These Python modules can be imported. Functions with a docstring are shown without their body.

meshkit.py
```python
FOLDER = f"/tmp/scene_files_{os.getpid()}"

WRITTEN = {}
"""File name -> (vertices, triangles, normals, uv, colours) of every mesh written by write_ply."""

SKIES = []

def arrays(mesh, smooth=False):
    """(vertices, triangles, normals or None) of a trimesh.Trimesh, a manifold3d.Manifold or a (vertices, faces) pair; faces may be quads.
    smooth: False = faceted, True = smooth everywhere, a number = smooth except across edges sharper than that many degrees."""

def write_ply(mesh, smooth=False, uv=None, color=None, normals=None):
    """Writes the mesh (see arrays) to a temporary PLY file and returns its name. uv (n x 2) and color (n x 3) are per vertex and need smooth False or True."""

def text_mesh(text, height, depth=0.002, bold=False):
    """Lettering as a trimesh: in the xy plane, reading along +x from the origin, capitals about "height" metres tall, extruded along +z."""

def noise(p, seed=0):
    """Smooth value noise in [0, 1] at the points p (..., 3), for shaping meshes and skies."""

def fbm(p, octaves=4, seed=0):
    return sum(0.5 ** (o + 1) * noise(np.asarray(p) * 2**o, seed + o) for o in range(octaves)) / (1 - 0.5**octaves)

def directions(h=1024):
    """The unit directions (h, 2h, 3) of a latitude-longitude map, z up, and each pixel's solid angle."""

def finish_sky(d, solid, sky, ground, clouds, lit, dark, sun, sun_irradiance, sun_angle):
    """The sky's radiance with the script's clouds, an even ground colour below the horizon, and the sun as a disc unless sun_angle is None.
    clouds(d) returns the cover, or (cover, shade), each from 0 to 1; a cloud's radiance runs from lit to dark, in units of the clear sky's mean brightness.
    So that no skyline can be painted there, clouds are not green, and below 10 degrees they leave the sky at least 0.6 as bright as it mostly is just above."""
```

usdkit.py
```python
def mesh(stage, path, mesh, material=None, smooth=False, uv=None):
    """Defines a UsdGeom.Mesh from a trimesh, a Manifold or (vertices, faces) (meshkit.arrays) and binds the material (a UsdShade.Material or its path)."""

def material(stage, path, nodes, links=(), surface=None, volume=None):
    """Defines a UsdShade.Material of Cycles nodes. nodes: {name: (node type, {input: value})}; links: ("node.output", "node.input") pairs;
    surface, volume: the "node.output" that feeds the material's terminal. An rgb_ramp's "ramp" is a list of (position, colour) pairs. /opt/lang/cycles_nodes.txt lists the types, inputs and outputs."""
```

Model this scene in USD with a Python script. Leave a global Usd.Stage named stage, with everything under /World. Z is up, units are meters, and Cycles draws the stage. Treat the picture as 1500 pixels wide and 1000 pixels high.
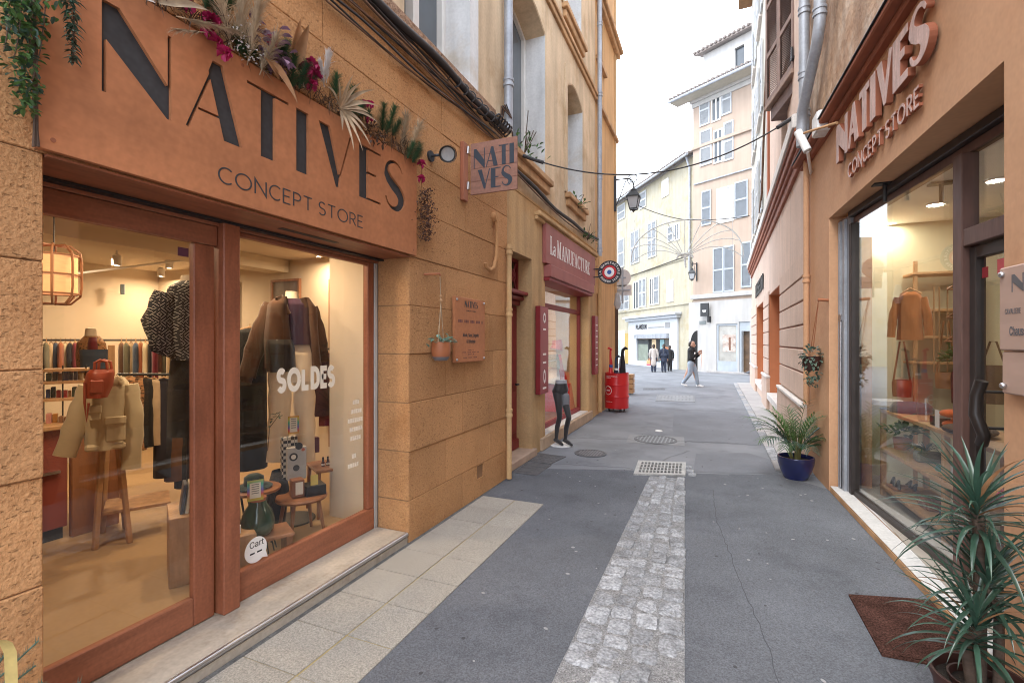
import math, random, numpy as np, trimesh, usdkit, meshkit
import manifold3d as m3
from pxr import Usd, UsdGeom, UsdLux, UsdShade, Gf, Sdf
from shapely.geometry import Polygon, LineString, Point, box as sbox
from shapely.ops import unary_union
from shapely import affinity

random.seed(7); RNG = np.random.default_rng(11)
stage = Usd.Stage.CreateInMemory()
UsdGeom.SetStageUpAxis(stage, UsdGeom.Tokens.z); UsdGeom.SetStageMetersPerUnit(stage, 1.0)
stage.DefinePrim('/World', 'Xform'); stage.DefinePrim('/World/Looks', 'Scope')

# ---------------------------------------------------------------- camera, sky, sun, exposure
EYE, YAW, EXPOSURE = 1.75, 22.85, 2.08
cam = UsdGeom.Camera.Define(stage, '/World/camera')
cam.AddTranslateOp().Set(Gf.Vec3d(0, 0, EYE)); cam.AddRotateXYZOp().Set(Gf.Vec3f(90, 0, YAW))
cam.CreateFocalLengthAttr(16.8); cam.CreateHorizontalApertureAttr(36.0); cam.CreateVerticalApertureAttr(36.0 * 682 / 1024)
cam.CreateClippingRangeAttr(Gf.Vec2f(0.05, 600)); cam.CreateExposureAttr(EXPOSURE)

SUN_EL, SUN_AZ = math.radians(52), math.radians(200)      # direction towards the sun, azimuth = atan2(x, y)
dome = UsdLux.DomeLight.Define(stage, '/World/sky')
dome.GetPrim().SetCustomDataByKey('kind', 'structure')
SKY = usdkit.material(stage, '/World/Looks/sky', {
    'tc': ('texture_coordinate', {}), 'sky': ('sky_texture', {'sky_type': 'single_scattering', 'sun_disc': False, 'sun_elevation': SUN_EL, 'sun_rotation': SUN_AZ}),
    'n': ('noise_texture', {'scale': 2.2, 'detail': 6.0, 'roughness': 0.55}),
    'r': ('rgb_ramp', {'ramp': [(0.3, (0.74, 0.74, 0.74)), (0.6, (0.95, 0.95, 0.95))]}),
    'm': ('mix', {'color2': (6.2, 6.7, 7.5)}), 'b': ('background_shader', {'strength': 0.15})},
    [('tc.generated', 'n.vector'), ('n.fac', 'r.fac'), ('r.color', 'm.fac'), ('sky.color', 'm.color1'), ('m.color', 'b.color')], surface='b.background')
UsdShade.MaterialBindingAPI.Apply(dome.GetPrim()).Bind(SKY)
sun = UsdLux.DistantLight.Define(stage, '/World/sun')
sun.CreateIntensityAttr(0.15); sun.CreateAngleAttr(25.0); sun.CreateNormalizeAttr(True); sun.CreateColorAttr(Gf.Vec3f(1.0, 0.95, 0.88))
sun.AddRotateXYZOp().Set(Gf.Vec3f(math.degrees(math.pi / 2 - SUN_EL), 0, 180 - math.degrees(SUN_AZ)))

# ---------------------------------------------------------------- survey: a sighting in the photograph cut with a real plane
TH = math.radians(YAW); FW = np.array([-math.sin(TH), math.cos(TH)]); RT = np.array([math.cos(TH), math.sin(TH)]); FP_ = 700.0
def ray(px, py):
    d = FW + (px - 750) / FP_ * RT
    return np.array([d[0], d[1], (500 - py) / FP_])
def G(px, py, z=0.0):
    d = ray(px, py); return np.array([0, 0, EYE]) + (z - EYE) / d[2] * d
def X(px, py, x):
    d = ray(px, py); return np.array([0, 0, EYE]) + x / d[0] * d
def Yp(px, py, y):
    d = ray(px, py); return np.array([0, 0, EYE]) + y / d[1] * d

# ---------------------------------------------------------------- meshes
def cat(ms): return trimesh.util.concatenate([m for m in ms if m is not None])
_cb = []
for ax in range(3):
    for s in np.ndindex(2, 2, 2):
        _cb.append((ax, [1 if k else -1 for k in s]))
_cv = np.array([[s[i] * (1.0 if i == ax else 0.8) for i in range(3)] for ax, s in _cb])
_ch = trimesh.convex.convex_hull(_cv); _cidx = [int(np.argmin(np.abs(_ch.vertices - v).sum(1))) for v in _cv]; _inv = {c: k for k, c in enumerate(_cidx)}
_CF = np.array([[_inv[i] for i in f] for f in _ch.faces])
_BF = np.array([[0,1,3],[0,3,2],[4,6,7],[4,7,5],[0,4,5],[0,5,1],[2,3,7],[2,7,6],[0,2,6],[0,6,4],[1,5,7],[1,7,3]])
def box(x0, x1, y0, y1, z0, z1, c=0.0):
    lo, hi = np.minimum([x0, y0, z0], [x1, y1, z1]), np.maximum([x0, y0, z0], [x1, y1, z1])
    m, h = (lo + hi) / 2, (hi - lo) / 2
    if c <= 0:
        v = np.array([[(lo, hi)[i][0], (lo, hi)[j][1], (lo, hi)[k][2]] for i in (0, 1) for j in (0, 1) for k in (0, 1)])
        return trimesh.Trimesh(v, _BF, process=False)
    c = min(c, h.min() * 0.6)
    v = np.array([[m[i] + s[i] * (h[i] - (0 if i == ax else c)) for i in range(3)] for ax, s in _cb])
    return trimesh.Trimesh(v, _CF, process=False)
def tube(pts, r, n=8, cap=True, closed=False):
    P = np.asarray(pts, float); N = len(P); r = np.broadcast_to(np.asarray(r, float), N)
    T = np.gradient(P, axis=0); T /= np.maximum(np.linalg.norm(T, axis=1, keepdims=True), 1e-9)
    a = np.array([0, 0, 1.0]) if abs(T[0][2]) < 0.9 else np.array([1.0, 0, 0]); V = []
    for i in range(N):
        a = a - T[i] * (a @ T[i]); a /= np.linalg.norm(a); b = np.cross(T[i], a)
        t = np.arange(n) / n * 2 * np.pi
        V.append(P[i] + r[i] * (np.cos(t)[:, None] * a + np.sin(t)[:, None] * b))
    V = np.vstack(V); F = []
    for i in range(N - 1):
        for j in range(n):
            k = (j + 1) % n; F += [[i*n+j, i*n+k, (i+1)*n+k], [i*n+j, (i+1)*n+k, (i+1)*n+j]]
    if cap:
        V = np.vstack([V, P[0], P[-1]]); A = N * n
        for j in range(n):
            k = (j + 1) % n; F += [[A, k, j], [A + 1, (N-1)*n + j, (N-1)*n + k]]
    return trimesh.Trimesh(V, np.array(F), process=False)
def bar(p, q, w, h=None, c=0.0):
    """square bar from p to q"""
    p, q = np.asarray(p, float), np.asarray(q, float); d = q - p; L = np.linalg.norm(d); d = d / L
    u = np.cross([0, 0, 1.0], d) if abs(d[2]) < 0.95 else np.cross([1.0, 0, 0], d); u /= np.linalg.norm(u); v = np.cross(d, u); h = h or w
    m = box(0, L, -w/2, w/2, -h/2, h/2, c); m.vertices = p + m.vertices @ np.array([d, u, v]); return m
def lathe(prof, c=(0, 0, 0), n=24, sx=1.0, sy=1.0):
    prof = np.asarray(prof, float); t = np.arange(n) / n * 2 * np.pi; V = []; F = []
    for r, z in prof: V.append(np.stack([r*sx*np.cos(t), r*sy*np.sin(t), np.full(n, z)], 1))
    V = np.vstack(V) + np.asarray(c, float)
    for i in range(len(prof) - 1):
        for j in range(n):
            k = (j + 1) % n; F += [[i*n+j, i*n+k, (i+1)*n+k], [i*n+j, (i+1)*n+k, (i+1)*n+j]]
    return trimesh.Trimesh(V, np.array(F), process=False)
def ext(poly, h):
    ps = [g for g in getattr(poly, 'geoms', [poly]) if g.geom_type == 'Polygon' and g.area > 1e-9]
    return cat([trimesh.creation.extrude_polygon(g, h, engine='earcut') for g in ps])
def rot(m, ang, axis, c=(0, 0, 0)):
    m = m.copy(); m.apply_transform(trimesh.transformations.rotation_matrix(ang, axis, c)); return m
def mv(m, d):
    m = m.copy(); m.vertices = m.vertices + np.asarray(d, float); return m
def ico(c, r, sub=1, sc=(1, 1, 1)):
    m = trimesh.creation.icosphere(subdivisions=sub, radius=1.0); m.vertices = m.vertices * r * np.asarray(sc) + np.asarray(c, float); return m
def arc(cx, cy, r, a0, a1, n=14, ry=None):
    t = np.radians(np.linspace(a0, a1, n)); return [(cx + r*math.cos(k), cy + (ry or r)*math.sin(k)) for k in t]
def blade(p, d, L, w, droop=0.3, n=6, fold=0.25, up=(0, 0, 1), twist=0.0):
    """a pointed leaf of n segments from p along d, drooping"""
    p, d = np.asarray(p, float), np.asarray(d, float); d = d / np.linalg.norm(d); side = np.cross(d, up)
    if np.linalg.norm(side) < 1e-3: side = np.array([1.0, 0, 0])
    side /= np.linalg.norm(side); V = []; F = []; q = p.copy(); cur = d.copy(); nrm = np.cross(side, cur)
    for i in range(n + 1):
        t = i / n; ww = w * (0.35 + 0.65 * min(1, t * 4)) * (1 - t ** 2.2) if t < 1 else 0.0
        V += [q - side*ww/2 + nrm*ww*fold, q, q + side*ww/2 + nrm*ww*fold]
        cur = cur + np.array([0, 0, -droop / n * (0.4 + 1.6*t)]) + side * twist / n; cur /= np.linalg.norm(cur); nrm = np.cross(side, cur); q = q + cur * L / n
    for i in range(n):
        a = 3 * i; F += [[a, a+1, a+4], [a, a+4, a+3], [a+1, a+2, a+5], [a+1, a+5, a+4]]
    return trimesh.Trimesh(np.array(V), np.array(F), process=False)
def leafc(p, d, L, w, up=(0, 0, 1), cup=0.15):
    """an oval leaf"""
    p, d = np.asarray(p, float), np.asarray(d, float); d = d / np.linalg.norm(d); s = np.cross(d, up); s = s / max(np.linalg.norm(s), 1e-6); nn = np.cross(s, d)
    pts = [p, p + d*L*.3 - s*w*.45 + nn*w*cup, p + d*L*.3 + s*w*.45 + nn*w*cup, p + d*L*.7 - s*w*.4 + nn*w*cup, p + d*L*.7 + s*w*.4 + nn*w*cup, p + d*L - nn*w*cup, p + d*L*.5 - nn*w*cup*.4]
    return trimesh.Trimesh(np.array(pts), np.array([[0, 6, 1], [0, 2, 6], [1, 6, 3], [2, 4, 6], [3, 6, 5], [4, 5, 6]]), process=False)

class Facade:
    """an upright plane: s runs to the right as one looks at it, d is the distance out of it"""
    def __init__(self, o, d):
        self.o = np.array(o, float); self.d = np.array(d, float) / np.linalg.norm(d); self.n = np.array([self.d[1], -self.d[0]])
    def px(self, px, py, d=0.0):
        r = ray(px, py); o = self.o + self.n * d; t = (self.n @ o) / (self.n @ r[:2]); p = np.array([0, 0, EYE]) + t * r
        return np.array([(p[:2] - o) @ self.d, p[2]])
    def s(self, px, d=0.0): return self.px(px, 500, d)[0]
    def pt(self, s, z, d=0.0):
        q = self.o + self.d * s + self.n * d; return np.array([q[0], q[1], z])
    def put(self, m):
        m = m.copy(); v = m.vertices; q = self.o + v[:, :1] * self.d + v[:, 2:3] * self.n
        m.vertices = np.column_stack([q, v[:, 1]]); return m
    def box(self, s0, s1, z0, z1, d0, d1, c=0.0): return self.put(box(s0, s1, z0, z1, d0, d1, c))
    def poly(self, poly, d0, d1):
        m = ext(poly, abs(d1 - d0)); m.vertices[:, 2] += min(d0, d1); return self.put(m)
    def pane(self, s0, s1, z0, z1, d):
        return self.put(trimesh.Trimesh([[s0, z0, d], [s1, z0, d], [s1, z1, d], [s0, z1, d]], [[0, 1, 2], [0, 2, 3]], process=False))
    def text(self, txt, s, z, h, d, wide=1.0, depth=0.003, bold=False, width=None, centre=False, turn=0.0):
        m = meshkit.text_mesh(txt, h, depth, bold); w = m.vertices[:, 0].max()
        if width: wide = width / w
        m.vertices[:, 0] *= wide
        if centre: m.vertices[:, 0] -= m.vertices[:, 0].max() / 2
        if turn: m = rot(m, turn, [0, 0, 1])
        m.vertices += [s, z, d]; return self.put(m)

# ---------------------------------------------------------------- prims
_used = {}
def numbered(path):
    k = _used.get(path, -1) + 1; _used[path] = k
    return path if k == 0 else '%s_%03d' % (path, k)
LOC = {}
def tag(p, label=None, cat_=None, group=None, kind=None):
    for k, v in (('label', label), ('category', cat_), ('group', group), ('kind', kind)):
        if v: p.SetCustomDataByKey(k, v)
def thing(name, label, cat_, loc=(0, 0, 0), group=None, kind=None):
    x = UsdGeom.Xform.Define(stage, numbered('/World/' + name)); x.AddTranslateOp().Set(Gf.Vec3d(*map(float, loc)))
    tag(x.GetPrim(), label, cat_, group, kind); LOC[str(x.GetPath())] = np.asarray(loc, float); return x
def struct(name): 
    x = UsdGeom.Xform.Define(stage, numbered('/World/' + name)); tag(x.GetPrim(), kind='structure'); LOC[str(x.GetPath())] = np.zeros(3); return x
def part(parent, name, mesh, mat, smooth=False, label=None, kind=None):
    pp = str(parent.GetPath()); top = '/'.join(pp.split('/')[:3]); mesh = mesh.copy(); mesh.vertices = mesh.vertices - LOC.get(top, 0)
    m = usdkit.mesh(stage, numbered(pp + '/' + name), mesh, mat, smooth); tag(m.GetPrim(), label, kind=kind); return m
def single(name, mesh, mat, label=None, cat_=None, group=None, kind=None, smooth=False):
    m = usdkit.mesh(stage, numbered('/World/' + name), mesh, mat, smooth); tag(m.GetPrim(), label, cat_, group, kind); return m
def copy_of(src, loc, rz=0.0, label=None, cat_=None, group=None, scale=None):
    name = str(src.GetPath()).split('/')[2]; base = name[:-4] if name[-4:-3] == '_' and name[-3:].isdigit() else name
    x = UsdGeom.Xform.Define(stage, numbered('/World/' + base)); p = x.GetPrim()
    p.GetReferences().AddInternalReference(src.GetPath()); x.ClearXformOpOrder()
    x.AddTranslateOp().Set(Gf.Vec3d(*map(float, loc))); x.AddRotateZOp().Set(float(rz))
    if scale: x.AddScaleOp().Set(Gf.Vec3f(scale, scale, scale))
    p.SetInstanceable(True); tag(p, label, cat_, group); return x

# ---------------------------------------------------------------- materials
MATS = {}
def mul(c, k): return tuple(max(0.0, x * k) for x in c)
def mat(name, col, rough=0.8, var=0.15, vs=2.0, fine=0.0, fs=80.0, bump=0.0, bs=30.0, bd=0.01, metal=0.0, spec=0.5, rnd=0.0, stretch=None, pits=0.0, pit_scale=40.0, streak=0.0, transl=0.0, coat=0.0, sheen=0.0, col2=None, stain=None, emit=0.0, bstretch=None, thr=0.56):
    if name in MATS: return MATS[name]
    n = {'g': ('geometry', {}), 'p': ('principled_bsdf', {'roughness': rough, 'metallic': metal, 'specular_ior_level': spec, 'coat_weight': coat, 'sheen_weight': sheen})}
    L = []; pos = 'g.position'
    if stretch:
        n['mp'] = ('mapping', {'scale': stretch}); L.append((pos, 'mp.vector')); pos1 = 'mp.vector'
    else: pos1 = pos
    n['n1'] = ('noise_texture', {'scale': vs, 'detail': 6.0, 'roughness': 0.6}); L.append((pos1, 'n1.vector'))
    n['r1'] = ('rgb_ramp', {'ramp': [(0.28, mul(col, 1 - var)), (0.5, col), (0.72, col2 or mul(col, 1 + var))]}); L.append(('n1.fac', 'r1.fac'))
    out = 'r1.color'; k = 0
    def times(o):
        nonlocal out, k
        k += 1; n['x%d' % k] = ('mix', {'mix_type': 'multiply', 'fac': 1.0}); L.extend([(out, 'x%d.color1' % k), (o, 'x%d.color2' % k)]); out = 'x%d.color' % k
    if fine:
        n['n2'] = ('noise_texture', {'scale': fs, 'detail': 3.0}); n['r2'] = ('rgb_ramp', {'ramp': [(0.3, (1 - fine,)*3), (0.7, (1 + fine,)*3)]}); L += [(pos, 'n2.vector'), ('n2.fac', 'r2.fac')]; times('r2.color')
    if streak:
        n['ms'] = ('mapping', {'scale': (1, 1, 0.12)}); n['n4'] = ('noise_texture', {'scale': 5.0, 'detail': 5.0}); n['r4'] = ('rgb_ramp', {'ramp': [(0.35, (1 - streak,)*3), (0.62, (1,)*3)]}); L += [(pos, 'ms.vector'), ('ms.vector', 'n4.vector'), ('n4.fac', 'r4.fac')]; times('r4.color')
    if stain:
        n['n5'] = ('noise_texture', {'scale': 1.3, 'detail': 7.0, 'roughness': 0.65}); n['r5'] = ('rgb_ramp', {'ramp': [(0.52, (1, 1, 1)), (0.66, stain)]}); L += [(pos, 'n5.vector'), ('n5.fac', 'r5.fac')]; times('r5.color')
    if rnd:
        n['oi'] = ('object_info', {}); n['r6'] = ('rgb_ramp', {'ramp': [(0, (1 - rnd,)*3), (1, (1 + rnd,)*3)]}); L.append(('oi.random', 'r6.fac')); times('r6.color')
    if pits:
        n['n3'] = ('noise_texture', {'scale': pit_scale, 'detail': 2.0, 'roughness': 0.5}); n['r3'] = ('rgb_ramp', {'ramp': [(thr, (1, 1, 1)), (thr + 0.07, (1 - pits,)*3)]}); n['m3'] = ('mapping', {'scale': (1.0, 0.6, 1.25)}); L += [(pos, 'm3.vector'), ('m3.vector', 'n3.vector'), ('n3.fac', 'r3.fac')]; times('r3.color')
    L.append((out, 'p.base_color'))
    if bump:
        n['nb'] = ('noise_texture', {'scale': bs, 'detail': 4.0, 'roughness': 0.6}); n['b'] = ('bump', {'strength': bump, 'distance': bd})
        if bstretch:
            n['mb'] = ('mapping', {'scale': bstretch}); L += [(pos, 'mb.vector'), ('mb.vector', 'nb.vector')]
        else: L.append((pos1, 'nb.vector'))
        h = 'nb.fac'
        if pits:
            n['bw'] = ('rgb_to_bw', {}); n['ma'] = ('math', {'math_type': 'multiply_add', 'value2': 0.8}); L += [('r3.color', 'bw.color'), ('bw.val', 'ma.value1'), (h, 'ma.value3')]; h = 'ma.value'
        L += [(h, 'b.height'), ('b.normal', 'p.normal')]
    surf = 'p.BSDF'
    if emit: n['p'][1].update(emission_color=col, emission_strength=emit)
    if transl:
        n['t'] = ('translucent_bsdf', {}); n['mc'] = ('mix_closure', {'fac': transl}); L += [(out, 't.color'), ('p.BSDF', 'mc.closure1'), ('t.BSDF', 'mc.closure2')]; surf = 'mc.closure'
    MATS[name] = usdkit.material(stage, '/World/Looks/' + name, n, L, surface=surf); return MATS[name]
def glass_mat(name, tint=(1, 1, 1), k=1.0, rough=0.0):
    """a window pane: transparent, mirroring as Fresnel says"""
    n = {'lw': ('layer_weight', {'blend': 0.5}), 'pw': ('math', {'math_type': 'power', 'value2': 5.0}), 'ma': ('math', {'math_type': 'multiply_add', 'value2': 0.92 * k, 'value3': 0.075 * k, 'use_clamp': True}),
         't': ('transparent_bsdf', {'color': tint}), 'g': ('glossy_bsdf', {'color': (1, 1, 1), 'roughness': rough}), 'm': ('mix_closure', {})}
    return usdkit.material(stage, '/World/Looks/' + name, n, [('lw.facing', 'pw.value1'), ('pw.value', 'ma.value1'), ('ma.value', 'm.fac'), ('t.BSDF', 'm.closure1'), ('g.BSDF', 'm.closure2')], surface='m.closure')
GLASS = glass_mat('window_glass', (0.97, 0.98, 0.975)); GLASS2 = glass_mat('display_glass', (0.98, 0.985, 0.98), .5)
M = dict(
    stone=mat('ochre_stone', (0.47, 0.25, 0.112), 0.92, 0.17, 1.1, stain=(.86, .80, .74), fine=0.16, fs=90, bump=0.85, bs=46, bd=0.013, rnd=0.10, pits=0.34, pit_scale=58, spec=0.2, thr=0.61),
    stone_smooth=mat('ochre_reveal_stone', (0.49, 0.265, 0.12), 0.9, 0.1, 1.4, fine=0.08, fs=90, bump=0.5, bs=60, bd=0.008, rnd=0.05, pits=0.35, pit_scale=34, spec=0.2, thr=0.66),
    mortar=mat('mortar', (0.24, 0.13, 0.062), 0.95, 0.2, 6),
    rough_band=mat('rough_render', (0.33, 0.21, 0.14), 0.95, 0.25, 3, fine=0.3, fs=50, bump=1.0, bs=26, bd=0.03, spec=0.1),
    beige=mat('beige_lime_render', (0.62, 0.47, 0.31), 0.92, 0.16, 1.1, fine=0.06, fs=30, bump=0.35, bs=20, bd=0.012, streak=0.22, spec=0.2, stain=(0.84, 0.78, 0.7)),
    beige2=mat('ochre_lime_render', (0.56, 0.37, 0.19), 0.92, 0.16, 1.3, fine=0.08, fs=40, bump=0.5, bs=16, bd=0.02, streak=0.2, spec=0.2, stain=(0.9, 0.85, 0.78)),
    orange3=mat('orange_lime_render', (0.60, 0.36, 0.17), 0.92, 0.12, 1.1, fine=0.06, fs=40, bump=0.3, bs=20, bd=0.01, streak=0.15, spec=0.2),
    reveal=mat('whitewashed_reveal', (0.68, 0.68, 0.67), 0.9, 0.1, 2.0, fine=0.06, fs=30, bump=0.2, bs=20, streak=0.18, spec=0.2, stain=(0.86, 0.78, 0.68)),
    ruststone=mat('sill_stone', (0.5, 0.29, 0.14), 0.9, 0.2, 4, bump=0.4, bs=30, streak=0.25),
    sign_wood=mat('sign_wood', (0.395, 0.157, 0.068), 0.62, 0.14, 1.2, streak=.10, fine=0.09, fs=30, stretch=(1, 0.4, 3.0), bump=0.12, bs=20, bd=0.004, spec=0.3),
    frame_wood=mat('frame_wood', (0.26, 0.09, 0.045), 0.5, 0.28, 5, fine=0.1, fs=60, stretch=(3, 3, 0.5), bump=0.15, bs=24, bd=0.003, spec=0.4),
    frame_wood_h=mat('frame_wood_rails', (0.27, 0.10, 0.052), 0.5, 0.28, 5, fine=0.1, fs=60, stretch=(3, 0.4, 4), bump=0.15, bs=24, bd=0.003, spec=0.4),
    letter_dark=mat('letter_dark', (0.028, 0.029, 0.032), 0.6, 0.2, 8, fine=0.15, fs=40),
    asphalt=mat('asphalt_new', (0.124, 0.131, 0.145), 0.9, 0.24, 0.8, fine=0.34, fs=120, bump=0.5, bs=180, bd=0.004, spec=0.3, stain=(0.80, 0.80, 0.81)),
    asphalt_far=mat('asphalt_worn', (0.205, 0.213, 0.228), 0.9, 0.22, 0.9, fine=0.2, fs=120, bump=0.3, bs=140, bd=0.003, spec=0.3, stain=(0.8, 0.8, 0.82)),
    concrete=mat('concrete', (0.24, 0.245, 0.25), 0.9, 0.12, 2.5, fine=0.18, fs=120, bump=0.3, bs=120, bd=0.003),
    cobble=mat('cobblestone', (0.30, 0.308, 0.32), 0.88, 0.35, 11, fine=0.4, fs=60, bump=1.0, bs=45, bd=0.012, rnd=0.2, spec=0.3),
    cobble_bed=mat('cobble_bed', (0.29, 0.29, 0.29), 0.95, 0.35, 30, fine=0.45, fs=110, bump=1.0, bs=90, bd=0.02),
    tile=mat('granular_tile', (0.335, 0.31, 0.265), 0.85, 0.10, 1.5, fine=0.34, fs=120, bump=0.5, bs=130, bd=0.005, rnd=0.05),
    tile_joint=mat('yellow_joint', (0.36, 0.28, 0.12), 0.95, 0.2, 10),
    iron=mat('cast_iron', (0.13, 0.13, 0.135), 0.6, 0.25, 10, fine=0.2, fs=80, metal=0.4, bump=0.3, bs=60, bd=0.003),
    grate=mat('galvanised_grate', (0.40, 0.39, 0.37), 0.6, 0.2, 10, fine=0.2, fs=60, metal=0.3, bump=0.3, bs=50, bd=0.003),
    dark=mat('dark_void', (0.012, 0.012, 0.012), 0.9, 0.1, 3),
    sill=mat('worn_sill_stone', (0.42, 0.37, 0.30), 0.6, 0.22, 3, fine=0.1, fs=40, stretch=(2, 0.6, 2), bump=0.2, bs=30, bd=0.004, stain=(0.55, 0.45, 0.36)),
    steel=mat('brushed_steel', (0.52, 0.52, 0.53), 0.32, 0.12, 8, metal=1.0),
    zinc=mat('zinc_pipe', (0.36, 0.38, 0.415), 0.5, 0.18, 3, fine=0.08, fs=30, metal=0.25, streak=0.2),
    darksteel=mat('dark_bronze_frame', (0.035, 0.028, 0.026), 0.45, 0.25, 6, spec=0.4),
    brownframe=mat('brown_frame', (0.115, 0.062, 0.05), 0.5, 0.25, 8, stretch=(3, 3, 0.6), bump=0.1, bs=30),
    handle=mat('black_handle', (0.018, 0.014, 0.013), 0.42, 0.2, 8, spec=0.5),
    red_door=mat('red_door_paint', (0.17, 0.012, 0.014), 0.45, 0.15, 3, spec=0.5, bump=0.05, bs=12),
    red_shop=mat('dark_red_paint', (0.22, 0.022, 0.028), 0.5, 0.12, 3, spec=0.4),
    red_fascia=mat('dusty_red_paint', (0.31, 0.105, 0.092), 0.55, 0.12, 2, spec=0.35, streak=0.12),
    red_bright=mat('bright_red_paint', (0.55, 0.012, 0.014), 0.35, 0.08, 3, spec=0.5, coat=0.2),
    white=mat('white_paint', (0.78, 0.77, 0.75), 0.6, 0.05, 3),
    cream_wall=mat('shop_wall', (0.60, 0.50, 0.38), 0.9, 0.05, 1.5),
    ceiling=mat('shop_ceiling', (0.58, 0.49, 0.37), 0.9, 0.04, 1.5),
    shop_floor=mat('shop_floor', (0.36, 0.235, 0.12), 0.5, 0.08, 1.3, fine=0.04, fs=30, spec=0.35),
    pale_wood=mat('pale_wood', (0.42, 0.24, 0.115), 0.55, 0.22, 6, stretch=(3, 3, 0.5), fine=0.06, fs=40),
    mid_wood=mat('mid_wood', (0.27, 0.115, 0.05), 0.5, 0.25, 6, stretch=(2, 2, 0.6)),
    counter_red=mat('counter_red', (0.24, 0.055, 0.042), 0.45, 0.1, 3),
    black=mat('black_paint', (0.016, 0.016, 0.018), 0.5, 0.2, 6),
    cable=mat('cable_black', (0.028, 0.024, 0.024), 0.6, 0.3, 12),
    cable_brown=mat('cable_brown', (0.14, 0.075, 0.045), 0.7, 0.3, 12),
    orange_r=mat('orange_smooth_render', (0.525, 0.30, 0.17), 0.85, 0.09, 1.2, fine=0.05, fs=30, bump=0.2, bs=14, bd=0.01, spec=0.25, stain=(0.92, 0.88, 0.86)),
    upper_r=mat('weathered_render', (0.46, 0.30, 0.19), 0.92, 0.3, 1.6, fine=0.12, fs=14, bump=0.6, bs=9, bd=0.03, streak=0.3, col2=(0.60, 0.50, 0.40), stain=(0.75, 0.62, 0.52)),
    orange_c=mat('red_ochre_moulding', (0.30, 0.095, 0.045), 0.8, 0.15, 3, streak=0.15),
    pink_r=mat('pale_pink_render', (0.62, 0.47, 0.38), 0.92, 0.09, 1.2, fine=0.06, fs=30, bump=0.35, bs=13, bd=0.015, spec=0.2, streak=0.12),
    pink_b=mat('pink_rusticated', (0.60, 0.45, 0.36), 0.9, 0.09, 1.2, fine=0.07, fs=30, bump=0.35, bs=14, bd=0.012, spec=0.2, rnd=0.04, streak=0.1),
    groove=mat('groove_red', (0.28, 0.11, 0.065), 0.9, 0.15, 4),
    niche=mat('niche_orange', (0.45, 0.17, 0.075), 0.8, 0.1, 2),
    capstone=mat('pale_capstone', (0.62, 0.58, 0.54), 0.85, 0.1, 4, fine=0.1, fs=50, bump=0.2, bs=40),
    pav=mat('pavement_slab', (0.37, 0.355, 0.345), 0.88, 0.1, 2.5, fine=0.12, fs=60, bump=0.3, bs=50, bd=0.004, rnd=0.06),
    shutter_brown=mat('brown_shutter', (0.135, 0.075, 0.058), 0.7, 0.25, 6, streak=0.2, fine=0.1, fs=30),
    shutter_white=mat('white_shutter', (0.47, 0.49, 0.51), 0.7, 0.06, 3),
    shutter_grey=mat('grey_shutter', (0.37, 0.405, 0.445), 0.7, 0.06, 3),
    cream_y=mat('cream_yellow_render', (0.41, 0.372, 0.28), 0.92, 0.08, 0.7, streak=0.12, fine=0.04, fs=20, stain=(0.93, 0.88, 0.76)),
    peach=mat('peach_render', (0.42, 0.325, 0.258), 0.92, 0.06, 0.8, streak=0.08),
    white_r=mat('white_render', (0.44, 0.43, 0.415), 0.9, 0.06, 1.0, streak=0.1),
    cream_r=mat('cream_white_render', (0.44, 0.41, 0.345), 0.9, 0.06, 1.0, streak=0.1),
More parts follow.
